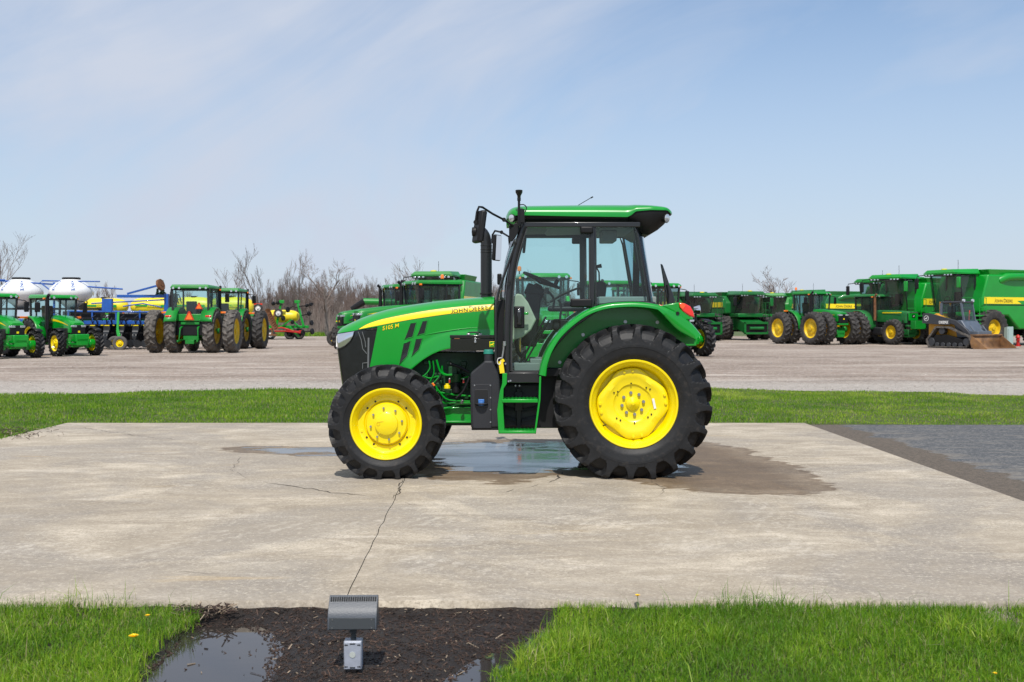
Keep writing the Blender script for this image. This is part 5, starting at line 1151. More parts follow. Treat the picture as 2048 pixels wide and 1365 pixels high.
b = MB(); b.prism([(kx(a, 10.84), kz(q, 10.84)) for a, q in ((1080, 745), (1122, 740), (1122, 856), (1074, 855))], 10.835, 10.85); B(b, 'mudguard', BLACK, bevel=.003)
for px, py in ((1031, 772), (1039, 772), (1081, 753), (1086, 752)):
    b = MB(); b.cyl(C(px, py, 10.80), C(px, py, 10.84), .008, n=8); B(b, 'bolt', STEEL)
# rear: tilted dark plate, work lamp and linkage
b = MB(); b.prism([(kx(a, 11.0), kz(q, 11.0)) for a, q in ((1321, 528), (1325, 530), (1349, 600), (1351, 610), (1334, 610), (1331, 588))], 10.98, 11.02); RP = B(b, 'rear_window_flap', GLOSSB, bevel=.006)
b = MB(); b.tube([C(1336, 612, 10.97), C(1337, 590, 10.97), C(1334, 570, 10.97)], .009, 8); B(b, 'flap_strut', BLACK, RP)
b = MB(); b.tube([C(1405, 660, 11.9), C(1392, 640, 11.9), C(1391, 628, 11.9)], .012, 6); B(b, 'lamp_bracket', BLACK)
b = MB(); b.lathe([(.001, -.03), (.035, -.03), (.052, .02), (.055, .035), (.047, .04), (.001, .03)], C(1392.5, 621, 11.9), n=24, axis='X'); B(b, 'rear_work_lamp', CHROME)
b = MB()
for y_ in (11.0, 11.66): b.tube([(1.35, y_, .62), (1.70, y_-.03*(1 if y_ < YM else -1), .48)], .025, 8)
b.box2((1.5, 11.1, .75), (1.62, 11.56, .95)); b.tube([(1.6, YM, .9), (1.72, YM, .8)], .02, 8); B(b, 'hitch', BLACK, bevel=.005)
# ------------------------------------------------------------------ bare trees
M_TRUNK = mat('grey_bark', (.16, .14, .125), .9, var=.3, vscale=3)
M_TWIG = mat('brown_twigs', (.165, .132, .115), .9, var=.3, vscale=2)
M_TWIG2 = mat('reddish_twigs', (.18, .13, .11), .9, var=.3, vscale=2)
def bare_tree(seed, H, spread=.5, levels=5, up=.35, dense=3, r0=.16, first=.28, minr=.010):
    r = random.Random(seed); T = MB(); Cn = MB()
    def seg(p, d, L, rad, lev):
        n = 4 if lev < 2 else 3; pts = [p]; q = p.copy(); dd = d.copy()
        for k in range(n):
            dd = (dd+Vector((r.uniform(-1, 1), r.uniform(-1, 1), r.uniform(-.4, .7)))*.16+Vector((0, 0, up*.12))).normalized(); q = q+dd*(L/n); pts.append(q.copy())
        rs = [max(minr, rad*(1-.55*k/n)) for k in range(n+1)]
        (T if lev < 1 else Cn).tube(pts, rs, 6 if lev < 1 else (4 if lev < 2 else 3))
        if lev >= levels: return
        m = dense+(1 if lev == 0 else 0)+r.randint(0, 1)
        for k in range(m):
            t = first+(1-first)*(k+r.random())/m if lev == 0 else .25+.75*(k+r.random())/m
            i = min(n-1, int(t*n)); f = t*n-i; b = pts[i].lerp(pts[i+1], f); az = r.uniform(0, 6.283)
            side = Vector((math.cos(az), math.sin(az), 0)); base = (pts[i+1]-pts[i]).normalized(); side = (side-base*side.dot(base)).normalized()
            nd = (base*(1-spread*r.uniform(.7, 1.1))+side*spread*r.uniform(.8, 1.3)+Vector((0, 0, up))).normalized()
            seg(b, nd, L*r.uniform(.48, .72)*(1-.25*t if lev == 0 else 1), rs[i]*.58, lev+1)
    seg(Vector((0, 0, -.3)), Vector((r.uniform(-.05, .05), r.uniform(-.05, .05), 1)), H*.62, r0, 0)
    return T, Cn
_tv = {}
def tree(key, seed, loc, rz, sc, label, group=None, twig=None, name='bare_tree', **k):
    if key not in _tv:
        T, Cn = bare_tree(seed, **k); _tv[key] = (T.mesh('trunk', M_TRUNK), Cn.mesh('crown', twig or M_TWIG))
    tm, cmh = _tv[key]; t = thing(name, label, 'tree', (loc[0], loc[1], -.3), rz, group); t.scale = (sc, sc, sc)
    link_mesh('trunk', tm, t); link_mesh('crown', cmh, t); return t
def at(px, Y): return ((px-1024)*Y/FPX, Y)
tree('big', 3, at(655, 98), 1.0, .85, 'broad spreading bare tree, the largest in the wood left of the hood', spread=.62, H=9.2, levels=5, up=.22, dense=3, r0=.26, first=.35)
tree('left', 14, at(2, 74), .4, 1.0, 'bare twiggy tree above the white tanks at the left edge', spread=.5, H=7.6, levels=5, dense=3, r0=.16, minr=.006)
tree('thin', 8, at(522, 104), 2.0, 1.0, 'tall thin bare tree standing clear at the left of the wood', spread=.38, H=8.0, levels=4, up=.28, dense=3, r0=.12, first=.3)
tree('thin2', 9, at(473, 106), .2, 1.0, 'bare tree with forked crown above the second tractor with twin wheels', spread=.42, H=7.5, levels=4, up=.25, dense=3, r0=.11, first=.3)
tree('thin', 8, at(583, 108), 3.2, .98, 'slender bare tree just left of the broad tree in the wood')
tree('right', 21, at(1556, 106), 1.1, 1.0, 'lone pale bare tree rising behind the combines', spread=.50, H=6.6, levels=5, up=.22, dense=3, r0=.09, first=.35, twig=M_TWIG2)
tree('thin2', 9, at(858, 116), 1.3, 1.12, 'thin bare tree rising above the wood left of the exhaust')
tree('right', 21, at(1262, 120), 2.7, .8, 'bare tree seen through the rear cab window', None)
G1 = 'leafless trees of the wood behind the yard'
rt_ = random.Random(12)
KEYS = [('w%d' % k, 40+k, dict(H=6.4, spread=.30+.04*(k % 3), levels=5, up=.5, dense=3, r0=.075, first=.15, minr=.0065)) for k in range(6)]
px = 448; i = 0
while px < 1130:
    for row in range(3):
        kk = KEYS[rt_.randrange(6)]; Y = 112+row*7+rt_.uniform(-3, 3); ramp = min(1, .55+max(0, px-448)/260) if px < 560 else 1
        tree(kk[0], kk[1], at(px+rt_.uniform(-9, 9), Y), rt_.uniform(0, 6.28), rt_.uniform(.66, .92)*ramp*(.95 if row < 1 else 1.05), 'leafless grey brown tree standing in the wood behind the yard', G1, twig=M_TWIG if i % 2 else M_TWIG2, **kk[2]); i += 1
    px += 10
for px, Y, s in ((196, 120, .85), (214, 125, .9), (205, 130, .8), (186, 124, .6), (372, 118, .7), (385, 122, .8), (350, 126, .7), (280, 120, .6), (298, 126, .62), (262, 122, .55), (420, 118, .7), (436, 120, .75)):
    kk = KEYS[rt_.randrange(6)]; tree(kk[0], kk[1], at(px, Y), rt_.uniform(0, 6.28), s, 'leafless tree on the skyline behind the yellow tanks', 'leafless trees behind the yellow tanks', **kk[2])
# evergreens
M_EVER = mat('evergreen_needles', (.018, .045, .018), .8, var=.5, vscale=1.5)
def evergreen(seed, H, Rr, loc, label):
    r = np.random.default_rng(seed); n = 2600; z = H*(.12+.88*r.random(n)**1.15); rad = Rr*(1-z/H)**.8*(.35+.65*r.random(n)**.5)*(.8+.4*np.sin(z*5)); a = r.uniform(0, 6.283, n)
    c = np.stack([rad*np.cos(a), rad*np.sin(a), z], 1); d1 = r.normal(0, 1, (n, 3)); d1[:, 2] *= .5; d1 /= np.linalg.norm(d1, axis=1)[:, None]; d2 = np.cross(d1, r.normal(0, 1, (n, 3))); d2 /= np.linalg.norm(d2, axis=1)[:, None]
    s = r.uniform(.06, .15, n)[:, None]; V = np.stack([c-d1*s, c+d2*s*.5, c+d1*s, c-d2*s*.5], 1).reshape(-1, 3); F = (np.arange(n)*4)[:, None]+np.arange(4)
    t = thing('evergreen_tree', label, 'tree', (loc[0], loc[1], -.3)); link_mesh('crown', np_mesh('crown', V, F, M_EVER, smooth=False), t)
    b = MB(); b.cyl((0, 0, 0), (0, 0, H*.9), .10, .02, n=8); b.build('trunk', M_TRUNK, t)
evergreen(1, 5.5, 1.0, at(325, 105), 'dark evergreen rising over the yellow tanks left of the twin wheel tractor')
evergreen(2, 4.7, .9, at(343, 108), 'lower evergreen behind the yellow tanks beside the taller one')
evergreen(3, 4.9, 1.0, at(315, 112), 'evergreen half hidden left of the taller evergreen')
# thicket under the wood: dense brown brush nobody could count
def thicket(name, label, x0, x1, Y0, Y1, n, hmax, seed, m):
    r = np.random.default_rng(seed); px = r.uniform(x0, x1, n); Y = r.uniform(Y0, Y1, n); X = (px-1024)*Y/FPX; hh = hmax*(.25+.75*r.random(n)**1.3)*(.75+.5*fnoise(X, Y, .35, 50))
    hh *= np.clip(.35+np.abs(px-x0)/90, 0, 1) if x0 < 600 else 1
    w = r.uniform(.012, .03, n); lx_, ly_ = r.normal(0, .12, n)*hh, r.normal(0, .12, n)*hh
    B0 = np.stack([X, Y, np.full(n, -.3)], 1); Tp = np.stack([X+lx_, Y+ly_, hh-.3], 1); W_ = np.stack([w, w*0, w*0], 1); W2 = np.stack([w*0, w, w*0], 1)
    V = np.stack([B0-W_, B0+W_, B0+W2, Tp], 1).reshape(-1, 3); k = (np.arange(n)*4)[:, None]; F = [tuple(q) for q in (k+np.array([0, 1, 3])).tolist()]+[tuple(q) for q in (k+np.array([1, 2, 3])).tolist()]+[tuple(q) for q in (k+np.array([2, 0, 3])).tolist()]
    o = link_mesh(name, np_mesh(name, V, F, m, smooth=False)); tag(o, label, 'thicket', kind='stuff')
thicket('thicket', 'dense brown leafless brush along the foot of the wood', 440, 1140, 108, 134, 26000, 4.0, 1, mat('brush_twigs', (.21, .17, .15), .9, var=.35, vscale=.6))
thicket('thicket', 'low brown scrub on the skyline behind the machines', 100, 450, 122, 140, 3500, 2.6, 2, M_TWIG)
thicket('thicket', 'low brown scrub far behind the combines', 1240, 2100, 150, 190, 7000, 3.0, 3, M_TWIG)
# low green verge at the far edge of the yard
r = np.random.default_rng(9); n = 26000; X = r.uniform(-34, 8, n); Y = r.uniform(96.5, 112, n)
grass('grass', 'rough green verge between the gravel yard and the wood', X, Y, np.full(n, -.3), r.uniform(.15, .55, n)+.15, r.uniform(.05, .12, n), 91, dry=.12*fnoise(X, Y, .3, 92))
# white farm building glimpsed through the trunks
b = MB(); b.box2((-27, 150, -.3), (-22, 158, 2.2)); b.box2((-19, 150, -.3), (-17.3, 156, 2.0)); bd = thing('white_shed', 'white farm building glimpsed low through the trunks of the wood', 'shed', (-36, 170, -.3))
b = MB(); b.box2((0, 0, 0), (9, 8, 2.7)); b.build('wall', WHITE, bd); b = MB(); b.prism([(-.3, 2.7), (9.3, 2.7), (4.5, 3.9)], -.3, 8.3); b.build('roof', mat('pale_metal_roof', (.5, .52, .54), .5), bd)
b = MB(); b.box2((3, -.03, 0), (6, -.003, 2.3)); b.build('door', GREYP, bd)
# ------------------------------------------------------------------ machines standing in the yard
GZ_ = YARDZ
def park(name, label, cat, px, py, heading, group=None):
    x, y = G(px, py, GZ_); return thing(name, label, cat, (x, y, GZ_), R_(heading), group)
def P_(mb, name, m, par, **k): return mb.build(name, m, par, **k)
def bx2(par, name, m, a, b, bevel=0, **k): q = MB(); q.box2(a, b); return P_(q, name, m, par, bevel=bevel, **k)
def lettering(par, s, size, M, name='lettering', m=None, extr=None, words=None):
    if words: V, F, w = smallcaps(words, size, .8, gap=.25)
    else:
        V, F = text2d(s, size, offset=size*.03); x0 = min(p[0] for p in V); V = [(p[0]-x0, p[1]) for p in V]; w = max(p[0] for p in V)
    b = MB(); b.add([M@Vector((a-w/2, c, 0)) for a, c in V], F); return P_(b, name, m or M_LET, par, angle=180)
def face_mat(loc, normal_yaw, tilt=0):
    # text plane standing upright; local +X to the reader's right, faces 'normal_yaw'
    return Matrix.Translation(loc)@Euler((R_(90)+tilt, 0, normal_yaw+math.pi/2)).to_matrix().to_4x4()
def bg_tractor(t, wb=2.75, wr=.95, wf=.72, ww=.5, wwf=.44, rr_r=.53, rr_f=.38, track=1.9, dual_r=False, dual_f=False, cabx=(-.55, 1.05), cabh=3.05, cabw=.82, base=1.55, hood_l=2.15, hood_h=(1.75, 2.05), hood_w=.42, exhaust='tall', beacon=True, green=None, rub=None, old=False, rubr=None, rimm=None, mirrors=True, glass=None, gap=.62, tank=True):
    """row-crop tractor facing +X: rear axle at x=0"""
    g = green or GREEN2; gl = glass or GLASSD; hx0 = cabx[1]-.1; hx1 = hx0+hood_l
    # hood: lofted, nose dropping forward
    b = MB()
    def hf(u, v):
        X = hx0+(hx1-hx0)*u; zt = hood_h[1]+(hood_h[0]-hood_h[1])*u**1.8; zb = base-.25-.1*u; w = hood_w*(1-.12*u); nose = max(0, (u-.93)/.07); w *= 1-.18*nose**2
        th = math.pi*v; c, s_ = math.cos(th), math.sin(th); ex = .38 if not old else .22
        yy = w*math.copysign(abs(c)**ex, c); Z = zb+(zt-zb)*abs(s_)**ex*(1-.06*nose**2); return (X, yy, Z)
    b.grid(hf, 22, 25); b.add([hf(1, k/24) for k in range(25)], [tuple(range(25))]); H = P_(b, 'hood', g, t, angle=50)
    # grille, lamps
    fz0, fz1 = base-.45, hood_h[0]-.12; b = MB(); b.box2((hx1-.30, -hood_w*.80, fz0), (hx1+.035, hood_w*.80, fz1)); GR = P_(b, 'grille', BLACK, t, bevel=.03)
    b = MB(); b.box2((hx1-.2, -hood_w*.86, fz0-.12), (hx1+.02, hood_w*.86, fz0)); P_(b, 'nose_panel', g, t, bevel=.02)
    if not old:
        for s in (-1, 1):
            b = MB(); b.box((hx1+.035, s*hood_w*.52, fz1-.05), (.05, hood_w*.50, .085)); b.box((hx1-.08, s*(hood_w*.81), fz1-.05), (.22, .03, .08)); P_(b, 'headlight', LAMP, t, bevel=.012)
        bx2(GR, 'emblem', YEL, (hx1+.036, -.045, fz1-.32), (hx1+.042, .045, fz1-.24))
        for s in (-1, 1):      # yellow stripe down the hood side
            b = MB()
            def sf(u, v, s=s):
                X = hx0+.02+(hood_l*.86)*u; uu = (X-hx0)/hood_l; zt = hood_h[1]+(hood_h[0]-hood_h[1])*uu**1.8; w = hood_w*(1-.12*uu)+.004; h = .10*(1-u)**.7+.004; return (X, s*w, zt-.20-.02*u+h*(v-.5))
            b.grid(sf, 14, 3); P_(b, 'hood_stripe', M_STR, H, angle=60)
            b = MB()
            for k in range(2): b.hexa([(hx1-.95-k*.28, s*(hood_w-.03), base-.1), (hx1-.78-k*.28, s*(hood_w-.03), base-.1), (hx1-.78-k*.28, s*(hood_w-.02), base-.1), (hx1-.95-k*.28, s*(hood_w-.02), base-.1), (hx1-.82-k*.28, s*(hood_w-.03), hood_h[0]-.18), (hx1-.66-k*.28, s*(hood_w-.03), hood_h[0]-.18), (hx1-.66-k*.28, s*(hood_w-.015), hood_h[0]-.18), (hx1-.82-k*.28, s*(hood_w-.015), hood_h[0]-.18)])
            P_(b, 'side_vents', M_MESH, H)
    b = MB(); b.box2((hx0, -.36, base-.55), (hx1-.3, .36, base-.15)); b.box2((.2, -.34, .55), (hx0+.2, .34, base-.1)); P_(b, 'engine_block', DARKMETAL, t, bevel=.03)
    b = MB(); b.box2((-.3, -.30, .60), (wb+.55, .30, .92)); b.box2((wb-.25, -.26, .45), (wb+.55, .26, .75)); P_(b, 'chassis', g, t, bevel=.03)
    b = MB(); b.cyl((wb, -track/2, wf*.93), (wb, track/2, wf*.93), .11, n=12)
    for s in (-1, 1): b.cyl((wb, s*(track/2-.28), wf*.93), (wb, s*(track/2-.05), wf*.93), .19, n=14); b.box((wb, s*(track/2-.33), wf*.93), (.2, .16, .38))
    b.box((wb, 0, wf*.93), (.30, .5, .3)); P_(b, 'front_axle', g, t, bevel=.02)
    b = MB(); b.cyl((0, -track/2-.3, wr), (0, track/2+.3, wr), .13, n=12); b.box((0, 0, wr), (.7, .7, .7)); P_(b, 'rear_axle', g, t, bevel=.03)
    # cab
    x0, x1 = cabx; zr = cabh; zt = zr-.15; lean = .10 if not old else .02; cw = cabw
    b = MB(); up = [(x0-.14, -cw-.03, zt+.03), (x1+.22, -cw-.03, zt+.03), (x1+.22, cw+.03, zt+.03), (x0-.14, cw+.03, zt+.03)]
    b.hexa(up+[(x0-.08, -cw+.05, zr), (x1+.10, -cw+.05, zr-.03), (x1+.10, cw-.05, zr-.03), (x0-.08, cw-.05, zr)]); b.box2((x0-.14, -cw-.03, zt-.03), (x1+.22, cw+.03, zt+.03)); RF = P_(b, 'cab_roof', g, t, bevel=.05, seg=3)
    b = MB(); b.box2((x0-.08, -cw+.02, zt-.10), (x1+.12, cw-.02, zt-.031)); P_(b, 'roof_underside', BLACK, RF, bevel=.01)
    b = MB()
    for s in (-1, 1):
        b.bar([(x1, s*cw*.92, base-.1), (x1+lean, s*cw*.97, zt-.02)], .07, .07); b.bar([(x0, s*cw*.92, base), (x0, s*cw*.97, zt-.02)], .08, .08); b.bar([(x0+.55, s*cw*.93, base-.1), (x0+.55, s*cw*.98, zt-.02)], .05, .06)
        b.bar([(x0, s*cw*.92, base), (x1, s*cw*.92, base-.1)], .06, .06)
    b.bar([(x1, -cw*.92, base+.05), (x1, cw*.92, base+.05)], .06, .06, up=(1, 0, 0)); b.bar([(x0, -cw*.92, base), (x0, cw*.92, base)], .06, .10, up=(1, 0, 0)); FR = P_(b, 'cab_frame', M_FRM, t)
    for s in (-1, 1):
        b = MB(); b.add([(x0+.58, s*cw*.93, base-.08), (x1-.03, s*cw*.93, base-.08), (x1+lean-.03, s*cw*.97, zt-.04), (x0+.58, s*cw*.97, zt-.04)], [(0, 1, 2, 3)]); P_(b, 'door_glass', gl, t)
        b = MB(); b.add([(x0+.03, s*cw*.93, base), (x0+.52, s*cw*.93, base), (x0+.52, s*cw*.97, zt-.04), (x0+.03, s*cw*.97, zt-.04)], [(0, 1, 2, 3)]); P_(b, 'side_glass', gl, t)
    b = MB(); b.grid(lambda u, v: (x1+lean*v+.07*(1-(2*u-1)**2), cw*.93*(2*u-1), base+.05+(zt-.07-base)*v), 10, 4); P_(b, 'windscreen', gl, t)
    b = MB(); b.grid(lambda u, v: (x0-.04*(1-(2*u-1)**2), cw*.93*(2*u-1), base+.05+(zt-.07-base)*v), 8, 4); P_(b, 'rear_window', gl, t)
    bx2(t, 'cab_floor', BLACK, (x0, -cw*.9, base-.75), (x1, cw*.9, base-.12), .03)
    b = MB(); b.box((x0+.42, 0, base+.12), (.5, .5, .14)); b.box((x0+.2, 0, base+.48), (.14, .48, .66), (0, -.1, 0)); P_(b, 'seat', FABRIC, t, bevel=.04)
    b = MB(); cc = Vector((x1-.38, 0, base+.42)); b.tube([cc+Vector((math.cos(a)*.18, math.sin(a)*.2, -math.cos(a)*.08)) for a in [2*math.pi*k/16 for k in range(16)]], .018, 5, closed=True); b.tube([cc, (x1-.12, 0, base-.1)], .05, 6); P_(b, 'steering_wheel', BLACK, t)
    # lights on the roof
    for s in (-1, 1):
        for xx, dx in ((x1+.20, 1), (x0-.13, -1)):
            for yy in (cw*.86, cw*.55):
                b = MB(); b.cyl((xx, s*yy, zt-.01), (xx+.035*dx, s*yy, zt-.01), .055, .05, n=10); P_(b, 'roof_lamp', LAMP, RF)
        b = MB(); b.box((x1+.05, s*(cw+.05), zt-.05), (.10, .08, .07)); P_(b, 'marker_lamp', ORANGE, RF, bevel=.01)
        b = MB(); b.tube([(x1+.05, s*cw, zt-.12), (x1+.12, s*(cw+.28), zt-.16), (x1+.12, s*(cw+.36), zt-.2)], .018, 6)
        if mirrors: MA = P_(b, 'mirror_arm', BLACK, t); b = MB(); b.box((x1+.12, s*(cw+.36), zt-.42), (.07, .22, .42), (0, 0, s*.25)); P_(b, 'mirror', BLACK, t, bevel=.03)
        b = MB(); b.tube([(.25, s*(cw+.02), base+.18), (.1, s*(cw+.35), base+.30), (.1, s*(cw+.5), base+.30)], .02, 6); P_(b, 'lamp_arm', BLACK, t); b = MB(); b.box((.08, s*(cw+.5), base+.30), (.07, .30, .09)); P_(b, 'warning_lamp', ORANGE, t, bevel=.015)
    if beacon:
        b = MB(); b.cyl((x0+.1, -cw+.1, zr-.03), (x0+.1, -cw+.1, zr+.10), .02, n=8); P_(b, 'beacon_post', BLACK, RF); b = MB(); b.lathe([(.001, 0), (.07, 0), (.075, .10), (.055, .16), (.001, .18)], (x0+.1, -cw+.1, zr+.10), n=14, axis='Z'); P_(b, 'beacon', ORANGE, RF)
    # fenders
    for s in (-1, 1):
        b = MB(); yi, yo = track/2-ww/2-.08, track/2+ww/2-.04; pts = [(wr*1.10*math.cos(a), wr+wr*1.10*math.sin(a)*1.0) for a in [R_(q) for q in range(-4, 166, 10)]]
        vs = []
        for X, Z in pts: vs += [(X, s*yi, Z), (X, s*yo*.97, Z), (X, s*yo, Z-.03), (X, s*yo, Z-.10)]
        b.add(vs, [(i*4+k, i*4+4+k, i*4+5+k, i*4+1+k) for i in range(len(pts)-1) for k in range(3)]); b.prism([(X, Z) for X, Z in pts]+[(-.9*wr, wr+.5), (.3, wr+.3)], s*yi, s*(yi+.02)); F_ = P_(b, 'rear_fender', g, t, solid=.012)
        b = MB(); b.box((-wr*.88, s*(yo-.18), wr*1.66), (.08, .28, .12), (0, -.5, 0)); P_(b, 'tail_light', RED, F_, bevel=.03)
        if not old and not dual_f:
            b = MB(); pts = [(wb+wf*1.12*math.cos(a), wf+wf*1.12*math.sin(a)) for a in [R_(q) for q in range(55, 150, 10)]]; vs = []
            for X, Z in pts: vs += [(X, s*(track/2-wwf*.45), Z), (X, s*(track/2+wwf*.4), Z-.02)]
            b.add(vs, [(i*2, i*2+1, i*2+3, i*2+2) for i in range(len(pts)-1)]); P_(b, 'front_mudguard', BLACK, t, solid=.015)
    # exhaust stack with bend
    if exhaust:
        ey = -cw+.02 if exhaust == 'tall' else -.12; ex_ = x1+.22 if exhaust == 'tall' else hx0+.9; ez = zr-.02 if exhaust == 'tall' else zr-.1
        b = MB(); b.tube([(ex_, ey, base-.2), (ex_, ey, base+.5), (ex_, ey, ez-.28), (ex_+.02, ey, ez-.12), (ex_+.14, ey, ez-.02)], [.085, .085, .075, .065, .065], 12); P_(b, 'exhaust_pipe', BLACK if not old else RUST, t)
    # hitch, fuel tank, steps
    b = MB()
    for s in (-1, 1): b.bar([(-.25, s*.38, .62), (-1.05, s*.44, .55)], .06, .09); b.bar([(-.35, s*.36, 1.25), (-.8, s*.40, 1.1)], .08, .08); b.tube([(-.78, s*.40, 1.1), (-.85, s*.43, .6)], .03, 6); b.cyl((-.45, s*.47, .75), (-.45, s*.47, 1.25), .04, n=8)
    b.box2((-.62, -.42, 1.30), (-.42, .42, 1.42)); b.box2((-.7, -.20, .42), (-.3, .20, .60)); b.box2((-.52, -.34, .6), (-.40, .34, 1.3)); HI = P_(b, 'three_point_hitch', g, t, bevel=.01)
    if tank:
        for s in (-1, 1): bx2(t, 'fuel_tank', TANKP, (.75, s*.40, .58), (1.75, s*.80, 1.05), .08, seg=3)
        b = MB()
        for k in range(4): b.box((x1-.35, cw+.05+k*.03, base-.25-k*.27), (.42, .22, .04))
        for dx in (-.21, .21): b.bar([(x1-.35+dx, cw+.0, base-.1), (x1-.35+dx, cw+.18, base-1.15)], .03, .06)
        P_(b, 'steps', BLACK, t)
    # wheels
    def put(x, s, y, r, w, rr, rb): simple_wheel(t, (x, s*y, r-.01), r, w, rr, s, rb, rimm, name='front_wheel' if x > .5 else 'rear_wheel')
    rb = rub or RUBD
    for s in (-1, 1):
        put(0, s, track/2, wr, ww, rr_r, rubr or rb); put(wb, s, track/2, wf, wwf, rr_f, rb)
        if dual_r: put(0, s, track/2+gap+ww*.3, wr, ww, rr_r, rubr or rb)
        if dual_f: put(wb, s, track/2+gap+wwf*.3, wf, wwf, rr_f, rb)
    return H
UT = dict(wb=2.35, wr=.80, wf=.56, ww=.42, wwf=.36, rr_r=.44, rr_f=.33, track=1.62, cabx=(-.50, .90), cabh=2.62, cabw=.68, base=1.32, hood_l=1.75, hood_h=(1.42, 1.72), hood_w=.36, beacon=False, green=GREEN, rimm=YEL, rub=RUB, glass=GLASS, tank=False)
def veh(name, label, cat, wx, wy, heading, off, group=None):
    """put a machine so that its local point 'off' stands at world (wx, wy)"""
    a = R_(heading); return thing(name, label, cat, (wx-off[0]*math.cos(a)+off[1]*math.sin(a), wy-off[0]*math.sin(a)-off[1]*math.cos(a), GZ_), a, group)
# two small cab tractors at the left edge: placed by the middle of the front axle
x, y = G(146, 713, GZ_); t = veh('cab_tractor', 'small green cab tractor, complete in view, second from the left edge', 'tractor', x, y+.35, -42, (2.35, 0)); bg_tractor(t, **UT)
x, y = G(22, 718, GZ_); t = veh('cab_tractor', 'small green cab tractor cut off by the left edge of the photo', 'tractor', x, y+.35, -42, (2.35, 0)); bg_tractor(t, **UT)
# two big ones seen from behind on twin wheels
x, y = G(388, 706, GZ_); t = veh('row_crop_tractor', 'big green tractor seen from behind on dusty twin wheels with orange triangle', 'tractor', x, y, 90, (0, 0)); bg_tractor(t, dual_r=True, track=1.75, gap=.75, ww=.50, wwf=.42, wr=1.0, wf=.75, rub=RUBD2, cabw=.86, cabh=3.12, beacon=False, glass=GLASS, rr_r=.58)
M_SMV = mat('orange_fluorescent', (.95, .16, .01), .6); M_SMVB = mat('red_reflective_border', (.45, .02, .01), .5)
def smv(par, loc, s, nx=-1):
    b = MB(); X, Y, Z = loc; P = [(Y-.2*s, Z), (Y+.2*s, Z), (Y+.03*s, Z+.35*s), (Y-.03*s, Z+.35*s)]; b.prism(P, X, X+.01, axis='X'); o = P_(b, 'warning_triangle', M_SMVB, par)
    P2 = [(Y-.14*s, Z+.03*s), (Y+.14*s, Z+.03*s), (Y+.01*s, Z+.28*s), (Y-.01*s, Z+.28*s)]; b = MB(); b.prism(P2, X+.012*nx, X+.004*nx, axis='X'); P_(b, 'triangle_field', M_SMV, o)
smv(t, (-.75, -.13+.13, 1.50), 1.15); smv(t, (-.68, -.42, 2.0), .85)
bx2(t, 'rear_panel', GREEN2, (-.66, -.52, 1.45), (-.50, .52, 1.78), .03)
x, y = G(452, 698, GZ_); t = veh('row_crop_tractor', 'second tractor seen from behind on twin wheels, half hidden by the first', 'tractor', x, y, 90, (0, 0)); bg_tractor(t, dual_r=True, track=1.75, gap=.78, wr=1.0, wf=.75, cabh=3.15, beacon=False, rubr=RUBD, glass=GLASS, rr_r=.60)
# two behind the hood facing left, and the ones seen through and beside the cab
x, y = at(868, 43); t = veh('row_crop_tractor', 'green tractor facing left right behind the hood of the parked tractor', 'tractor', x, y, 206, (.2, 0)); bg_tractor(t, wr=1.0, wf=.78, cabh=3.08, exhaust='tall', dual_r=True, gap=.7, hood_l=2.45, hood_h=(1.9, 2.12), base=1.7)
x, y = at(818, 49); t = veh('row_crop_tractor', 'green tractor facing left behind its neighbour, exhaust bent at the top', 'tractor', x, y, 206, (.2, 0)); bg_tractor(t, wr=1.0, wf=.78, cabh=3.12, hood_l=2.45, beacon=False, hood_h=(1.85, 2.1), base=1.7)
x, y = at(1082, 37.5); t = veh('loader_tractor', 'green tractor with front loader posts seen through the cab door glass', 'tractor', x, y, -84, (0, 0)); bg_tractor(t, wr=.92, wf=.68, track=1.7, cabh=3.12, cabw=.80, base=1.65, hood_h=(1.65, 1.95), exhaust=None, green=GREEN, glass=GLASS)
b = MB()
for s in (-1, 1): b.box2((1.45, s*.62, .9), (1.62, s*.74, 2.3)); b.bar([(1.5, s*.68, 2.25), (3.6, s*.62, .7)], .10, .18); b.tube([(1.55, s*.68, 1.3), (2.6, s*.65, 1.35)], .05, 8)
b.box2((3.45, -.8, .15), (3.60, .8, .75)); P_(b, 'front_loader', GREEN, t, bevel=.01)
b = MB(); b.box2((3.6, -.95, .1), (4.3, .95, .16)); b.box2((3.6, -.95, .1), (3.66, .95, .8)); P_(b, 'loader_bucket', GREEN, t, bevel=.01)
x, y = at(1212, 44); t = veh('row_crop_tractor', 'green tractor whose roof and beacon show through the rear cab window', 'tractor', x, y, -70, (0, 0)); bg_tractor(t, cabh=3.10, wr=.95, exhaust='tall', glass=GLASS, hood_h=(1.65, 1.9))
x, y = at(1268, 50); t = veh('row_crop_tractor', 'green tractor with a low roof behind the rear window post', 'tractor', x, y, -68, (0, 0)); bg_tractor(t, cabh=3.05, beacon=False, glass=GLASS)
x, y = at(1368, 45); t = veh('row_crop_tractor', 'green tractor with orange beacon just right of the parked tractor fender', 'tractor', x, y, -66, (2.75, 0)); bg_tractor(t, wr=1.0, wf=.74, cabh=3.12, track=1.85, base=1.7, hood_h=(1.65, 1.95), hood_l=2.0, green=GREEN, rub=RUB, dual_r=True, gap=.6, beacon=True)
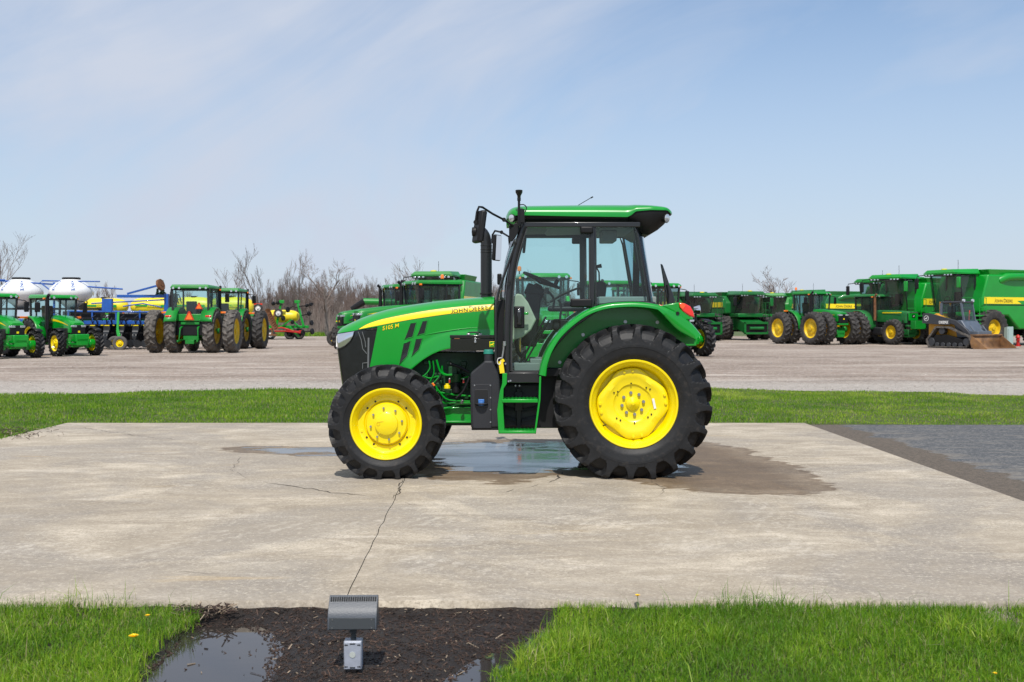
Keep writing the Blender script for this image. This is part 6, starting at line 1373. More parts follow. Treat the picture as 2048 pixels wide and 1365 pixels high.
# articulated twin-wheel tractor and the older one on the right
x, y = G(1672, 690, GZ_); t = veh('twin_wheel_tractor', 'green tractor on eight equal dusty wheels with tall exhaust', 'tractor', x, y+.2, -66, (3.1, 0)); bg_tractor(t, wb=3.1, wr=1.0, wf=1.0, ww=.55, wwf=.55, rr_r=.58, rr_f=.58, track=1.75, dual_r=True, dual_f=True, gap=.62, cabx=(.2, 1.65), cabh=3.25, cabw=.78, base=1.75, hood_l=2.3, hood_h=(1.95, 2.15), beacon=True, exhaust='tall', rubr=RUBD, glass=GLASS)
x, y = G(1812, 690, GZ_); t = veh('older_tractor', 'older square nosed green tractor with front weights beside the loader', 'tractor', x, y+.1, -66, (2.9, 0)); bg_tractor(t, wb=2.9, wr=1.0, wf=.78, ww=.5, wwf=.48, rr_r=.56, rr_f=.40, track=1.95, dual_r=True, gap=.6, cabx=(-.55, .95), cabh=3.10, cabw=.80, base=1.65, hood_l=2.6, hood_h=(2.0, 2.1), hood_w=.40, old=True, beacon=False, exhaust='tall', green=GREEN3, mirrors=False)
b = MB(); b.box2((3.75, -.42, .95), (4.15, .42, 1.45)); P_(b, 'front_weights', GREEN2, t, bevel=.02)
b = MB(); b.box2((3.5, -.36, 1.45), (3.56, .36, 1.98)); NP = P_(b, 'nose_plate', GREEN, t, bevel=.02); bx2(NP, 'emblem_plate', GLOSSB, (3.56, -.12, 1.62), (3.575, .12, 1.82))
b = MB(); b.prism([(x*.14, 1.72+z*.14) for x, z in DEER], 3.576, 3.582, axis='X'); P_(b, 'emblem_deer', WHITE, NP)
bx2(NP, 'chrome_strip', STEEL, (3.56, -.34, 1.90), (3.572, .34, 1.96))
for s in (-1, 1): b = MB(); b.box((2.2, s*.408, 1.93), (1.6, .006, .06)); P_(b, 'hood_stripe', M_STR, t)

# ------------------------------------------------------------------ combines
def combine(t, L=6.2, w=1.62, hb=3.5, wr=.98, ww=.75, dual=True, cabw=1.05, roof=3.75, green=None, auger=False, stripe='JOHN DEERE', ladder=True, feeder=True, gy=None, lean=.35, textx=-.9, textsize=.32, fold=0):
    """combine harvester facing +X, front axle at x=0"""
    g = green or GREEN2
    # body side panels: lofted box with cut-away at the front wheels
    side = [(-.2, 1.75), (.55, 1.95), (.55, 2.75), (.1, hb), (-L+.5, hb), (-L, hb-.7), (-L, 1.55), (-L+1.1, .95), (-2.4, .95), (-1.5, 1.75)]
    b = MB(); b.prism(side, -w, w); BD = P_(b, 'body', g, t, bevel=.09, seg=3)
    for s in (-1, 1):
        b = MB(); b.prism([(.45, 2.32), (-L+.15, 2.32), (-L+.15, 2.38), (.45, 2.38)], s*(w+.004), s*(w-.02)); P_(b, 'panel_joint', BLACK, BD)
        b = MB(); S = [(.42, 2.42), (.42, 2.80), (-4.9, 2.80), (-4.9, 2.66), (-2.2, 2.60), (-2.55, 2.42)]; b.prism(S, s*(w+.012), s*(w-.01)); SP = P_(b, 'side_stripe', M_STR, BD)
        b = MB(); b.prism([(-L+.6, 1.5), (-3.2, 1.35), (-3.2, 2.1), (-L+.6, 2.1)], s*(w+.02), s*(w-.01)); P_(b, 'rear_service_panel', g, BD, bevel=.02)
        if stripe and (gy is None or s == gy):
            lettering(SP, None, textsize, face_mat((textx, s*(w+.016), 2.50), R_(90)*s), words=stripe.split())
    # grain tank and its covers
    b = MB(); b.hexa([(-.1, -w+.1, hb-.02), (-3.0, -w+.1, hb-.02), (-3.0, w-.1, hb-.02), (-.1, w-.1, hb-.02), (.05, -w+.02, hb+.30+fold), (-3.15, -w+.02, hb+.30+fold), (-3.15, w-.02, hb+.30+fold), (.05, w-.02, hb+.30+fold)]); P_(b, 'grain_tank', g, t, bevel=.03)
    # cab
    x0, x1, zb, zt = .35, 1.75, 1.95, roof-.28
    b = MB(); b.hexa([(x0-.3, -cabw-.12, zt), (x1+.35, -cabw-.12, zt+.02), (x1+.35, cabw+.12, zt+.02), (x0-.3, cabw+.12, zt), (x0-.3, -cabw+.05, roof), (x1+.25, -cabw+.1, roof-.06), (x1+.25, cabw-.1, roof-.06), (x0-.3, cabw-.05, roof)]); b.box2((x0-.3, -cabw-.12, zt-.05), (x1+.35, cabw+.12, zt)); RF = P_(b, 'cab_roof', g, t, bevel=.05, seg=3)
    b = MB(); b.box2((x1+.22, -cabw-.02, zt-.16), (x1+.33, cabw+.02, zt-.02)); b.box2((x0, -cabw, zt-.12), (x1+.25, cabw, zt-.051)); P_(b, 'roof_underside', BLACK, RF)
    for k in (-4, -3, -2, 2, 3, 4): b = MB(); b.box((x1+.345, k*cabw*.22, zt-.09), (.03, .12, .08)); P_(b, 'roof_lamp', LAMP, RF, bevel=.01)
    b = MB(); b.tube([(x0+.2, 0, roof-.05), (x0+.2, 0, roof+.55)], .012, 5); P_(b, 'aerial', BLACK, RF)
    b = MB(); b.lathe([(.001, 0), (.17, 0), (.16, .08), (.001, .10)], (x1-.1, 0, roof-.08), n=14, axis='Z'); P_(b, 'receiver_dome', YEL, RF)
    def gf(u, v):
        a = (2*u-1)*R_(78); return (x0+.55+(x1-x0-.35)*math.cos(a)**.7+lean*(v-.2), cabw*math.sin(a)/math.sin(R_(78)), zb+(zt-.1-zb)*v)
    b = MB(); b.grid(gf, 18, 6); P_(b, 'windscreen', GLASSD, t, angle=60)
    for s in (-1, 1):
        b = MB(); b.add([(x0, s*cabw, zb), (x0+.9, s*cabw, zb), (x0+.95+lean*.6, s*cabw, zt-.06), (x0, s*cabw, zt-.06)], [(0, 1, 2, 3)]); P_(b, 'side_window', GLASSD, t)
        b = MB(); b.bar([(x0, s*cabw, zb-.1), (x0, s*cabw, zt)], .07, .10); b.bar([gf(.5+.49*s, 0), gf(.5+.49*s, 1)], .05, .06); P_(b, 'cab_post', M_FRM, t)
        b = MB(); b.tube([(x1+.15, s*(cabw+.05), zt-.05), (x1+.45, s*(cabw+.45), zt-.1), (x1+.45, s*(cabw+.5), zt-.25)], .025, 6); P_(b, 'mirror_arm', BLACK, t); b = MB(); b.box((x1+.45, s*(cabw+.5), zt-.55), (.10, .26, .62)); P_(b, 'mirror', g if s > 0 else BLACK, t, bevel=.04)
    b = MB(); b.box2((x0-.9, -cabw-.02, zb-.1), (x0-.02, cabw+.02, zt+.1)); P_(b, 'cab_rear_wall', g, t, bevel=.03)
    b = MB(); b.box2((x0-.1, -cabw-.02, zb-.28), (x1+.05, cabw+.02, zb)); P_(b, 'cab_base', g, t, bevel=.05)
    b = MB(); b.box((x0+.45, 0, zb+.45), (.5, .5, .14)); b.box((x0+.2, 0, zb+.8), (.14, .5, .75)); b.box((x0+.55, -.45, zb+.55), (.5, .18, .3)); P_(b, 'seat', FABRIC, t, bevel=.04)
    b = MB(); b.tube([(x1-.35, .1*math.sin(a)*2, zb+.75+.15*math.cos(a)) for a in [2*math.pi*k/14 for k in range(14)]], .018, 5, closed=True); b.tube([(x1-.35, 0, zb+.7), (x1-.15, 0, zb)], .04, 6); P_(b, 'steering_wheel', BLACK, t)
    b = MB(); b.box2((-.3, -.9, .75), (.7, .9, 1.8)); b.cyl((0, -w+.1, wr), (0, w-.1, wr), .22, n=12); P_(b, 'front_axle', g, t, bevel=.03)
    b = MB(); b.box2((-L+.6, -.9, .6), (-1.0, .9, 1.2)); b.cyl((-3.9, -w+.2, .68), (-3.9, w-.2, .68), .12, n=10); P_(b, 'chassis', BLACK, t)
    if feeder:
        b = MB(); b.hexa([(.6, -.75, 1.0), (2.6, -.85, .42), (2.6, .85, .42), (.6, .75, 1.0), (.6, -.75, 1.75), (2.6, -.85, 1.22), (2.6, .85, 1.22), (.6, .75, 1.75)]); FD = P_(b, 'feeder_house', g, t, bevel=.03)
        b = MB(); b.box2((2.6, -1.0, .45), (2.72, 1.0, .58)); b.box2((2.6, -1.0, 1.18), (2.72, 1.0, 1.34)); b.box2((2.6, -1.0, .45), (2.72, -.85, 1.34)); b.box2((2.6, .85, .45), (2.72, 1.0, 1.34)); P_(b, 'coupling_frame', g, FD, bevel=.01)
        bx2(FD, 'feeder_throat', BLACK, (2.59, -.85, .58), (2.63, .85, 1.18)); b = MB(); b.cyl((2.66, -.55, .88), (2.66, .55, .88), .11, n=12); P_(b, 'feeder_drum', g, FD)
    if ladder:
        b = MB(); yl = w+.25
        for dx in (1.0, 1.55): b.tube([(dx, yl, .55), (dx, yl-.05, 1.75), (dx, yl-.05, 2.75)], .025, 6)
        for k in range(6): b.box((1.27, yl-.02, .62+k*.22), (.55, .18, .035))
        b.box2((.5, cabw+.1, 1.72), (1.7, yl, 1.78)); P_(b, 'ladder', g, t)
        b = MB()
        for zz_ in (2.2, 2.75): b.tube([(.55, yl, zz_), (1.0, yl, zz_)], .02, 5); b.tube([(1.7, cabw+.3, zz_), (1.7, yl, zz_)], .02, 5)
        b.tube([(.55, yl, 1.75), (.55, yl, 2.75)], .02, 5); P_(b, 'handrail', g, t)
    if auger:
        s = auger; b = MB(); b.tube([(-.9, s*(w-.2), hb-.35), (-1.3, s*(w+.02), hb-.15), (-1.9, s*(w+.10), hb-.12), (-L-.6, s*(w+.12), hb-.02)], [.26, .24, .21, .21], 16); A_ = P_(b, 'unloading_auger', g, t)
        b = MB(); b.tube([(-L-.6, s*(w+.12), hb-.02), (-L-1.0, s*(w+.12), hb-.25)], [.23, .20], 12); P_(b, 'auger_spout', BLACK, A_)
    for s in (-1, 1):
        simple_wheel(t, (0, s*(w+.05 if not dual else w-.25), wr-.01), wr, ww, .48, s, RUBD, YEL2, name='front_wheel')
        if dual: simple_wheel(t, (0, s*(w+.62), wr-.01), wr, ww, .48, s, RUBD, YEL2, name='front_wheel')
        simple_wheel(t, (-3.9, s*(w-.35), .68), .69, .48, .34, s, RUBD, YEL2, name='rear_wheel')
x, y = G(1478, 680, GZ_); t = veh('combine_harvester', 'dark green combine facing the camera, leftmost of the combines on the right', 'combine', x, y, -74, (0, 0)); combine(t, green=GREEN4, roof=3.62, hb=3.25, wr=.95, ww=.6, w=1.45, cabw=.98, textx=-3.2, gy=-1)
x, y = G(1566, 678, GZ_); t = veh('combine_harvester', 'combine with upright ladder just left of the eight wheeled tractor', 'combine', x, y+3, -108, (0, 0)); combine(t, roof=3.65, hb=3.35, w=1.45, cabw=.95, dual=False, feeder=False, gy=1)
x, y = G(1640, 676, GZ_); t = veh('combine_harvester', 'combine with yellow side stripe behind the eight wheeled tractor cab', 'combine', x+.5, y+2, 196, (0, 0)); combine(t, green=GREEN4, roof=4.0, hb=3.55, auger=1, gy=1, textx=-1.3)
x, y = at(1775, 74); t = veh('combine_harvester', 'combine whose roof shows over the older tractor cab', 'combine', x, y, 215, (0, 0)); combine(t, roof=4.3, hb=3.8, auger=1, gy=1, feeder=False)
x, y = at(1838, 66); t = veh('combine_harvester', 'combine standing between the older tractor and the big combine', 'combine', x, y+2.5, 217, (0, 0)); combine(t, roof=4.35, hb=3.8, green=GREEN, gy=1, feeder=False)
x, y = at(1915, 63.5); t = veh('combine_harvester', 'big clean green combine at the right edge with yellow lettered stripe', 'combine', x, y, 205, (.6, 0)); combine(t, L=8.5, w=1.75, roof=4.45, hb=4.1, wr=1.05, ww=.8, dual=False, green=GREEN, auger=1, feeder=False, gy=1, textx=-1.1, textsize=.30, ladder=True)
x, y = at(882, 60); t = veh('combine_harvester', 'combine with open tank cover behind the two tractors left of the exhaust', 'combine', x, y, -100, (0, 0)); combine(t, roof=4.15, hb=3.7, w=1.4, gy=0, ladder=False)
x, y = at(1400, 74); t = veh('combine_harvester', 'combine half hidden behind the beacon tractor and the dark green combine', 'combine', x, y+4, -70, (0, 0)); combine(t, green=GREEN4, roof=3.45, hb=3.2, w=1.4, cabw=.95, gy=0)
# free standing grain auger tube and a seed drill end behind the hood
x, y = at(770, 56); t = thing('auger_combine', 'green auger tube with black spout reaching left behind the hood', 'auger', (x, y, GZ_))
b = MB(); b.tube([(-1.1, 0, 2.45), (.3, .05, 2.42), (3.2, .1, 2.35)], .17, 16); A_ = P_(b, 'auger_tube', GREEN2, t); b = MB(); b.tube([(-1.05, 0, 2.46), (-1.3, 0, 2.30), (-1.72, 0, 2.05)], [.18, .17, .14], 10); P_(b, 'auger_spout', BLACK, A_); b = MB(); b.lathe([(.175, -.03), (.19, -.02), (.19, .02), (.175, .03)], (.35, .05, 2.42), n=18, axis='X'); P_(b, 'auger_band', BLACK, A_)
b = MB(); b.box2((2.6, -.2, 0), (2.9, .3, 2.3)); b.box2((1.8, -.6, .1), (3.6, .6, .4)); P_(b, 'auger_stand', GREEN2, t, bevel=.02)
x, y = at(700, 62); t = thing('grain_drill', 'low green drill box at the left tip of the parked tractor hood', 'drill', (x, y, GZ_))
b = MB(); b.prism([(0, 1.15), (0, 1.55), (.25, 1.80), (.9, 1.80), (.9, 1.15)], -.8, 2.2, axis='X'); P_(b, 'seed_box', GREEN2, t, bevel=.02)
b = MB(); b.box2((-.8, .1, .75), (2.2, .8, 1.13)); P_(b, 'drill_frame', BLACK, t)
for k in range(8): b = MB(); b.cyl((-.6+k*.36, .1, .45), (-.6+k*.36, .13, .45), .28, n=16); P_(b, 'disc_opener', DARKMETAL, t)
b = MB(); b.box2((-.8, -.02, 1.4), (-.5, -.003, 1.46)); P_(b, 'box_decal', YEL, t)
for s in (-.95, 2.35): simple_wheel(t, (s, .5, .45), .46, .25, .25, -1, RUBD, YEL2, smooth=True)
# ------------------------------------------------------------------ planters, tanks and loader
def tank_mesh(rx, rz, L, n=28):
    b = MB(); b.grid(lambda u, v: (lambda a, s: (L*math.copysign(abs(math.cos(s))**.6, math.cos(s)), rx*math.sin(s)**.7*math.cos(a), rz*math.sin(s)**.7*math.sin(a)))(2*math.pi*u, .02+(math.pi-.04)*v), n, 16, closeu=True); return b
# blue planter with white poly tanks
x, y = G(90, 690, GZ_); PL = thing('blue_planter', 'blue framed planter carrying white tanks behind the small tractors', 'planter', (x, y, GZ_))
fb = MB()
fb.tube([(-4.2, 0, 3.95), (4.6, .2, 3.35)], .05, 6)
for X in (-3.9, .55): fb.tube([(X, 0, 1.2), (X, 0, 3.75)], .07, 8); fb.tube([(X, 0, 3.1), (X-.85, 0, 3.75), (X-.7, 0, 3.85), (X+.95, 0, 3.82), (X, 0, 3.1)], .045, 6)
fb.tube([(-4.2, 0, 3.9), (-2.4, 0, 3.9)], .04, 6); fb.tube([(1.2, 0, 3.82), (3.3, 0, 3.8)], .04, 6)
fb.box2((-4.5, -.2, 1.3), (4.9, .2, 1.55)); fb.box2((-4.5, .8, 1.3), (4.9, 1.1, 1.5))
for k in range(7): fb.box2((-4.3+k*1.5, -.1, .9), (-4.2+k*1.5, .9, 1.35))
P_(fb, 'toolbar_frame', BLUE, PL, bevel=.01)
for cx in (-1.62, 1.42, ):
    b = MB(); b.lathe([(.001, 3.98), (.42, 3.98), (.52, 3.93), (.90, 3.70), (1.22, 3.40), (1.28, 3.12), (1.15, 2.90), (.95, 2.70), (.55, 2.45), (.30, 2.2), (.001, 2.1)], (cx, .4, 0), n=40, axis='Z'); tk = P_(b, 'white_tank', WPLAST, PL, angle=60)
    b = MB(); b.lathe([(.001, 4.06), (.50, 4.06), (.54, 4.02), (.52, 3.95), (.001, 3.95)], (cx, .4, 0), n=24, axis='Z'); P_(b, 'tank_lid', BLACK, tk)
    for dx in (-.72, .62):   # lettering turned on its side, conforming to the cone
        V, F = text2d('KINZE', .17, offset=.004); w_ = max(p[0] for p in V); vs = []
        for a, c in V:
            h = 3.84-(a/w_)*.60; ang = R_(-90)+dx*.75+(c-.06)*1.25; rr = np.interp(h, [3.12, 3.40, 3.70, 3.93], [1.28, 1.22, .90, .52])+.012; vs.append((cx+rr*math.cos(ang), .4+rr*math.sin(ang), h))
        b = MB(); b.add(vs, F); P_(b, 'tank_lettering', BLUE, tk, angle=180)
b = MB()
for X in (-3.2, -.1, 3.2): b.box2((X, .0, 1.5), (X+.12, .8, 2.2))
b.box2((-3.3, -.2, 2.1), (3.4, .9, 2.22)); P_(b, 'tank_cradle', BLACK, PL)
b = MB()
for X, zz in ((1.0, 2.9), (.85, 3.3), (1.1, 3.5)): b.cyl((X, -.3, zz-.3), (X, -.3, zz), .08, n=8); b.tube([(X, -.3, zz), (X+.2, -.3, zz+.25)], .03, 6)
P_(b, 'pump_and_valves', BLACK, PL)
simple_wheel(PL, (1.45, -.2, .48), .48, .28, .30, -1, RUBD, WHITE, smooth=True, name='transport_wheel'); simple_wheel(PL, (-2.5, -.2, .48), .48, .28, .30, -1, RUBD, WHITE, smooth=True, name='transport_wheel')
# black row units on blue bar with green rear frame
x, y = G(235, 699, GZ_); RP_ = thing('row_planter', 'planter with a row of black seeding units on a blue bar', 'planter', (x, y, GZ_), R_(4))
b = MB(); b.box2((-2.9, .2, 1.28), (2.6, .42, 1.46)); b.box2((-2.9, 1.0, 1.3), (2.6, 1.2, 1.46)); b.tube([(-2.6, .3, 1.95), (2.2, .3, 1.9)], .05, 6); b.tube([(-1.4, .3, 2.35), (2.35, .3, 2.55)], .04, 6)
for X in (-2.6, -1.4, -.2, 1.0, 2.2): b.box2((X, .28, 1.4), (X+.08, .36, 2.0))
b.box2((-.85, .2, 1.9), (-.35, .5, 2.6)); b.box2((2.3, .15, 1.4), (2.5, .45, 2.85)); b.box2((-.1, .2, 2.65), (2.45, .4, 2.8)); b.bar([(.4, .3, 2.85), (2.2, -.2, 3.3)], .07, .10); b.tube([(.2, .25, 2.2), (1.2, .25, 2.35), (2.2, .25, 2.15)], .035, 6); RF_ = P_(b, 'blue_toolbar', BLUE, RP_, bevel=.01)
b = MB(); b.cyl((2.15, -.2, 3.28), (2.28, -.24, 3.32), .30, n=24); b.cyl((2.1, -.18, 3.26), (2.3, -.24, 3.33), .10, n=12); P_(b, 'marker_disc', RUST, RP_)
ru = random.Random(4)
def row_unit(par, X, first):
    if first:
        b = MB(); b.box2((-.16, -.35, .95), (.16, .15, 1.30)); b.prism([(-.35, .95), (.15, 1.3), (.2, 1.0), (-.1, .7), (-.4, .75)], -.10, .10, axis='X'); b.cyl((-.10, -.35, .62), (.10, -.35, .62), .26, n=18); b.box2((-.05, -.6, .35), (.05, .2, .8)); b.cyl((-.19, -.75, .30), (-.13, -.62, .30), .20, n=16); b.cyl((.13, -.62, .30), (.19, -.75, .30), .20, n=16); b.cyl((-.14, -.3, .85), (.14, -.3, .85), .17, n=14)
        b.tube([(-.12, .1, 1.3), (-.15, .0, 1.6), (.0, .2, 1.75)], .03, 6); b.tube([(.12, .1, 1.3), (.14, -.1, 1.5), (.1, .2, 1.6)], .03, 6)
        row_unit.m = b.mesh('row_unit', M_ROW)
        b = MB(); b.box2((-.10, -.37, 1.20), (.14, -.352, 1.24)); row_unit.l = b.mesh('unit_label', YEL); b = MB(); b.cyl((-.04, -.365, .62), (.04, -.365, .62), .09, n=10); b.box2((-.03, -.41, .56), (.03, -.35, .66)); row_unit.h = b.mesh('seed_meter', GREYP)
    u = link_mesh('row_unit', row_unit.m, par, (X, 0, 0)); link_mesh('unit_label', row_unit.l, u); link_mesh('seed_meter', row_unit.h, u); return u
M_ROW = mat('row_unit_black', (.018, .02, .023), .35, var=.3)
b = MB(); b.box2((-3.0, .5, .45), (2.5, .95, 1.2)); b.box2((-2.9, .45, 1.5), (-1.0, .9, 1.95)); b.box2((-.6, .45, 1.5), (1.9, .9, 1.85)); b.box2((-.3, .5, 1.1), (.3, .8, 1.6)); P_(b, 'seed_hoppers', BLACK, RP_, bevel=.03)
for k in range(8): row_unit(RP_, -2.6+k*.72, k == 0)
for k in range(11): row_unit(RP_, -3.0+k*.55, False).location[1] = 2.2+.2*(k % 2)
b = MB(); b.bar([(.15, -.5, 1.0), (.35, -.75, .45)], .10, .16); b.bar([(.10, -.2, 1.9), (.15, -.5, .95)], .08, .12); b.box2((-2.4, 1.2, .8), (2.4, 1.5, 1.2)); b.tube([(-2.5, 1.4, 1.5), (2.4, 1.4, 1.6)], .05, 6); P_(b, 'green_frame', GREEN, RP_, bevel=.01)
for X, Yy in ((.4, -.95), (.05, -.6)): simple_wheel(RP_, (X, Yy, .33), .36, .22, .20, -1, mat('worn_grey_tyre', (.09, .085, .08), .8), YEL, smooth=True, name='gauge_wheel')
# yellow tanks and the planter that carries them
G2 = 'yellow poly tanks on the planter behind the yard machines'
x, y = G(300, 682, GZ_); YP = thing('tank_planter', 'green planter frame carrying long yellow tanks behind the blue bar', 'planter', (x, y, GZ_))
b = MB(); b.box2((-5.6, .2, 1.3), (8.0, .5, 1.5)); b.box2((-5.6, 1.2, 1.3), (8.0, 1.4, 1.5)); b.tube([(-5.5, -.3, 1.9), (8.0, -.3, 1.8)], .06, 6)
for k in range(15): b.tube([(-5.3+k*.9, -.3, 1.85), (-5.1+k*.9, .1, 1.4), (-5.3+k*.9, .1, .8)], .04, 6); b.box((-5.2+k*.9, 0, .8), (.16, .6, .7))
YF_ = P_(b, 'planter_frame', GREEN, YP, bevel=.01)
for k in range(9): u_ = row_unit(YP, -5.0+k*.62, False); u_.location[1] = -.3; u_.location[2] = .35
for cx, L, rz in ((-3.55, 1.75, .60), (.05, 1.65, .64), (2.9, 1.5, .68), (5.6, 1.6, .68)):
    tb = tank_mesh(.6, rz, L, 30); tb.v = [(a+cx, b_+.7, c+2.45) for a, b_, c in tb.v]; tk = P_(tb, 'yellow_tank', YPLAST, YP, angle=60)
    b = MB(); pts = [(cx-L*.85, 2.55), (cx-L*.2, 2.62), (cx+L*.75, 2.62), (cx+L*.75, 2.40), (cx-L*.2, 2.44)]; b.prism(pts, .07, .10); b = MB()
    def cf(a, c): return (a, .7-.6*max(0, 1-((c-2.45)/rz)**2)**.5-.03, c)
    b.grid(lambda u, v: cf(cx-L*.7+L*1.35*u, 2.36+.10*(1-u)*1.0+(.20-.10*(1-u))*v), 16, 4); ST = P_(b, 'tank_stripe', GREEN, tk, angle=60)
    V, F, w_ = smallcaps(['JOHN', 'DEERE'], .20, .8, gap=.2, offset=.006); b = MB(); b.add([(lambda q: (q[0], q[1]-.02, q[2]))(cf(cx-w_/2+a+.2, 2.40+c)) for a, c in V], F); P_(b, 'lettering', YEL, ST, angle=180)
    b = MB(); b.cyl((cx, .7, 2.45+rz-.03), (cx, .7, 2.45+rz+.06), .22, n=16); P_(b, 'tank_lid', BLACK, tk)
for X, lab in ((-1.75, 1), (1.55, 1), (-5.1, 1), (4.3, 1)): b = MB(); b.cyl((X, -.35, 2.0), (X, -.38, 2.0), .07, n=12); P_(b, 'marker_light', ORANGE, YP)
b = MB()
for X in (-5.0, 1.5, 1.7): b.box((X, .2, 2.75), (.35, .3, .8)); b.tube([(X, .2, 3.1), (X+.3, .1, 3.3), (X+.5, 0, 2.9)], .05, 6); b.lathe([(.001, 0), (.16, .05), (.12, .16), (.001, .18)], (X, .2, 3.15), n=12, axis='Z')
P_(b, 'fans_and_hoses', BLACK, YP)
for X in (-4.2, -1.2, 1.8, 5.0): simple_wheel(YP, (X, -.1, .55), .55, .32, .32, -1, RUBD, WHITE, smooth=True, name='transport_wheel')
# folded green strip tillage toolbar with yellow tank, and red linkage
x, y = G(573, 679, GZ_); ST_ = thing('folded_toolbar', 'green toolbar folded upright around a yellow tank by the wood', 'toolbar', (x, y, GZ_))
b = MB()
b.box2((-1.6, -.1, .85), (1.7, .15, 1.05)); b.box2((-1.5, .7, .9), (1.6, .9, 1.05))
for xa, za, xb, zb, tw in ((-.75, .95, -.35, 2.9, .16), (1.35, .95, .85, 2.9, .16), (.2, 1.0, 1.0, .2, .14), (-.3, 1.0, .4, 1.5, .1), (.4, 1.5, 1.0, .95, .1)): b.bar([(xa, -.15, za), (xb, -.15, zb)], .14, tw)
b.box2((-.5, -.25, 2.75), (-.15, .0, 2.98)); b.box2((.65, -.25, 2.75), (1.05, .0, 2.98))
for k in range(5): b.tube([(-3.1+k*.45, -.1, .9), (-2.9+k*.45, -.2, .55), (-3.0+k*.45, -.1, .3)], .05, 6)
b.box2((-3.3, -.1, .85), (-1.5, .1, 1.0)); b.tube([(-3.2, 0, 1.2), (-1.5, .2, 1.5)], .04, 6); P_(b, 'folding_frame', GREEN, ST_, bevel=.01)
tb = tank_mesh(.55, .50, 1.35, 24); tb.v = [(a-.55, b_+.9, c+1.75) for a, b_, c in tb.v]; P_(tb, 'yellow_tank', YPLAST, ST_, angle=60)
b = MB(); b.tube([(-1.2, -.35, .75), (-.3, -.4, .9), (.6, -.4, .62), (1.2, -.4, .55)], .06, 6); b.tube([(-1.1, -.35, .6), (.1, -.4, .62), (1.1, -.4, .5)], .05, 6); b.box((1.15, -.4, .58), (.25, .12, .22)); P_(b, 'red_linkage', REDP, ST_)
def disc_pair(X, Z, r0, yy=-.3):
    b = MB(); b.cyl((X-.05, yy, Z), (X+.08, yy-.05, Z+.02), r0, n=16); b.box((X, yy+.1, Z), (.3, .1, .1)); P_(b, 'row_disc', BLACK, ST_, bevel=.01)
for X, Z, r0 in ((-.95, 2.7, .16), (-.6, 2.75, .14), (.15, 2.25, .22), (-.2, 1.6, .2), (1.6, 2.55, .13), (1.9, 2.65, .14), (1.75, 1.95, .18), (1.95, 1.25, .2), (2.0, .6, .22), (1.3, .5, .22), (.5, 1.3, .16), (-1.6, .5, .25), (-2.2, .5, .22), (-2.8, .6, .22)): disc_pair(X, Z, r0)
b = MB()
for p in ([(-1.1, 2.7), (-.5, 2.75), (-.2, 2.6)], [(.2, 2.3), (.55, 2.5), (.9, 2.4)], [(1.0, 2.5), (1.5, 2.55), (2.1, 2.75)], [(1.2, 1.8), (1.6, 1.9), (2.0, 2.0)], [(.6, .7), (1.2, .6), (1.9, .6)]): b.tube([(a, -.3, c) for a, c in p], .045, 6)
P_(b, 'linkage_arms', BLACK, ST_)
simple_wheel(ST_, (-.55, -.3, 2.0), .33, .2, .2, -1, RUBD, WHITE, smooth=True, name='gauge_wheel'); simple_wheel(ST_, (-1.1, -.5, .36), .38, .22, .2, -1, RUBD, WHITE, smooth=True, name='gauge_wheel'); simple_wheel(ST_, (.2, .3, .4), .42, .3, .24, -1, RUBD, BLACK, smooth=True, name='carrier_wheel'); simple_wheel(ST_, (.9, .3, .4), .42, .3, .24, -1, RUBD, BLACK, smooth=True, name='carrier_wheel')
# rusty disc gang standing folded beside it
x, y = G(530, 680, GZ_); RD = thing('rusty_disc_gang', 'rusty folded disc gang with a pale gauge wheel beside the twin wheel tractor', 'harrow', (x, y, GZ_))
b = MB(); b.bar([(-.1, 0, .5), (.2, 0, 2.3)], .08, .12); b.box2((-.8, -.05, 1.9), (.3, .1, 2.02)); b.bar([(.5, 0, .4), (.7, 0, 2.1)], .08, .1); b.box2((-.5, -.1, .3), (.9, .1, .42)); b.bar([(-.8, 0, .3), (-.6, 0, 2.0)], .08, .1)
RG = P_(b, 'gang_frame', RUST, RD)
for k in range(9): t_ = k/8; b = MB(); b.lathe([(.001, .05), (.12, .03), (.23, -.03)], (.25+.55*t_, -.15, 2.1-1.2*t_), n=14); P_(b, 'disc_blade', RUST, RD)
simple_wheel(RD, (-.45, -.25, 2.35), .33, .2, .2, -1, RUBD, WHITE, smooth=True, name='gauge_wheel')
b = MB(); b.box((-.5, -.2, 2.65), (.7, .06, .10)); P_(b, 'reflector_bar', RED, RD)
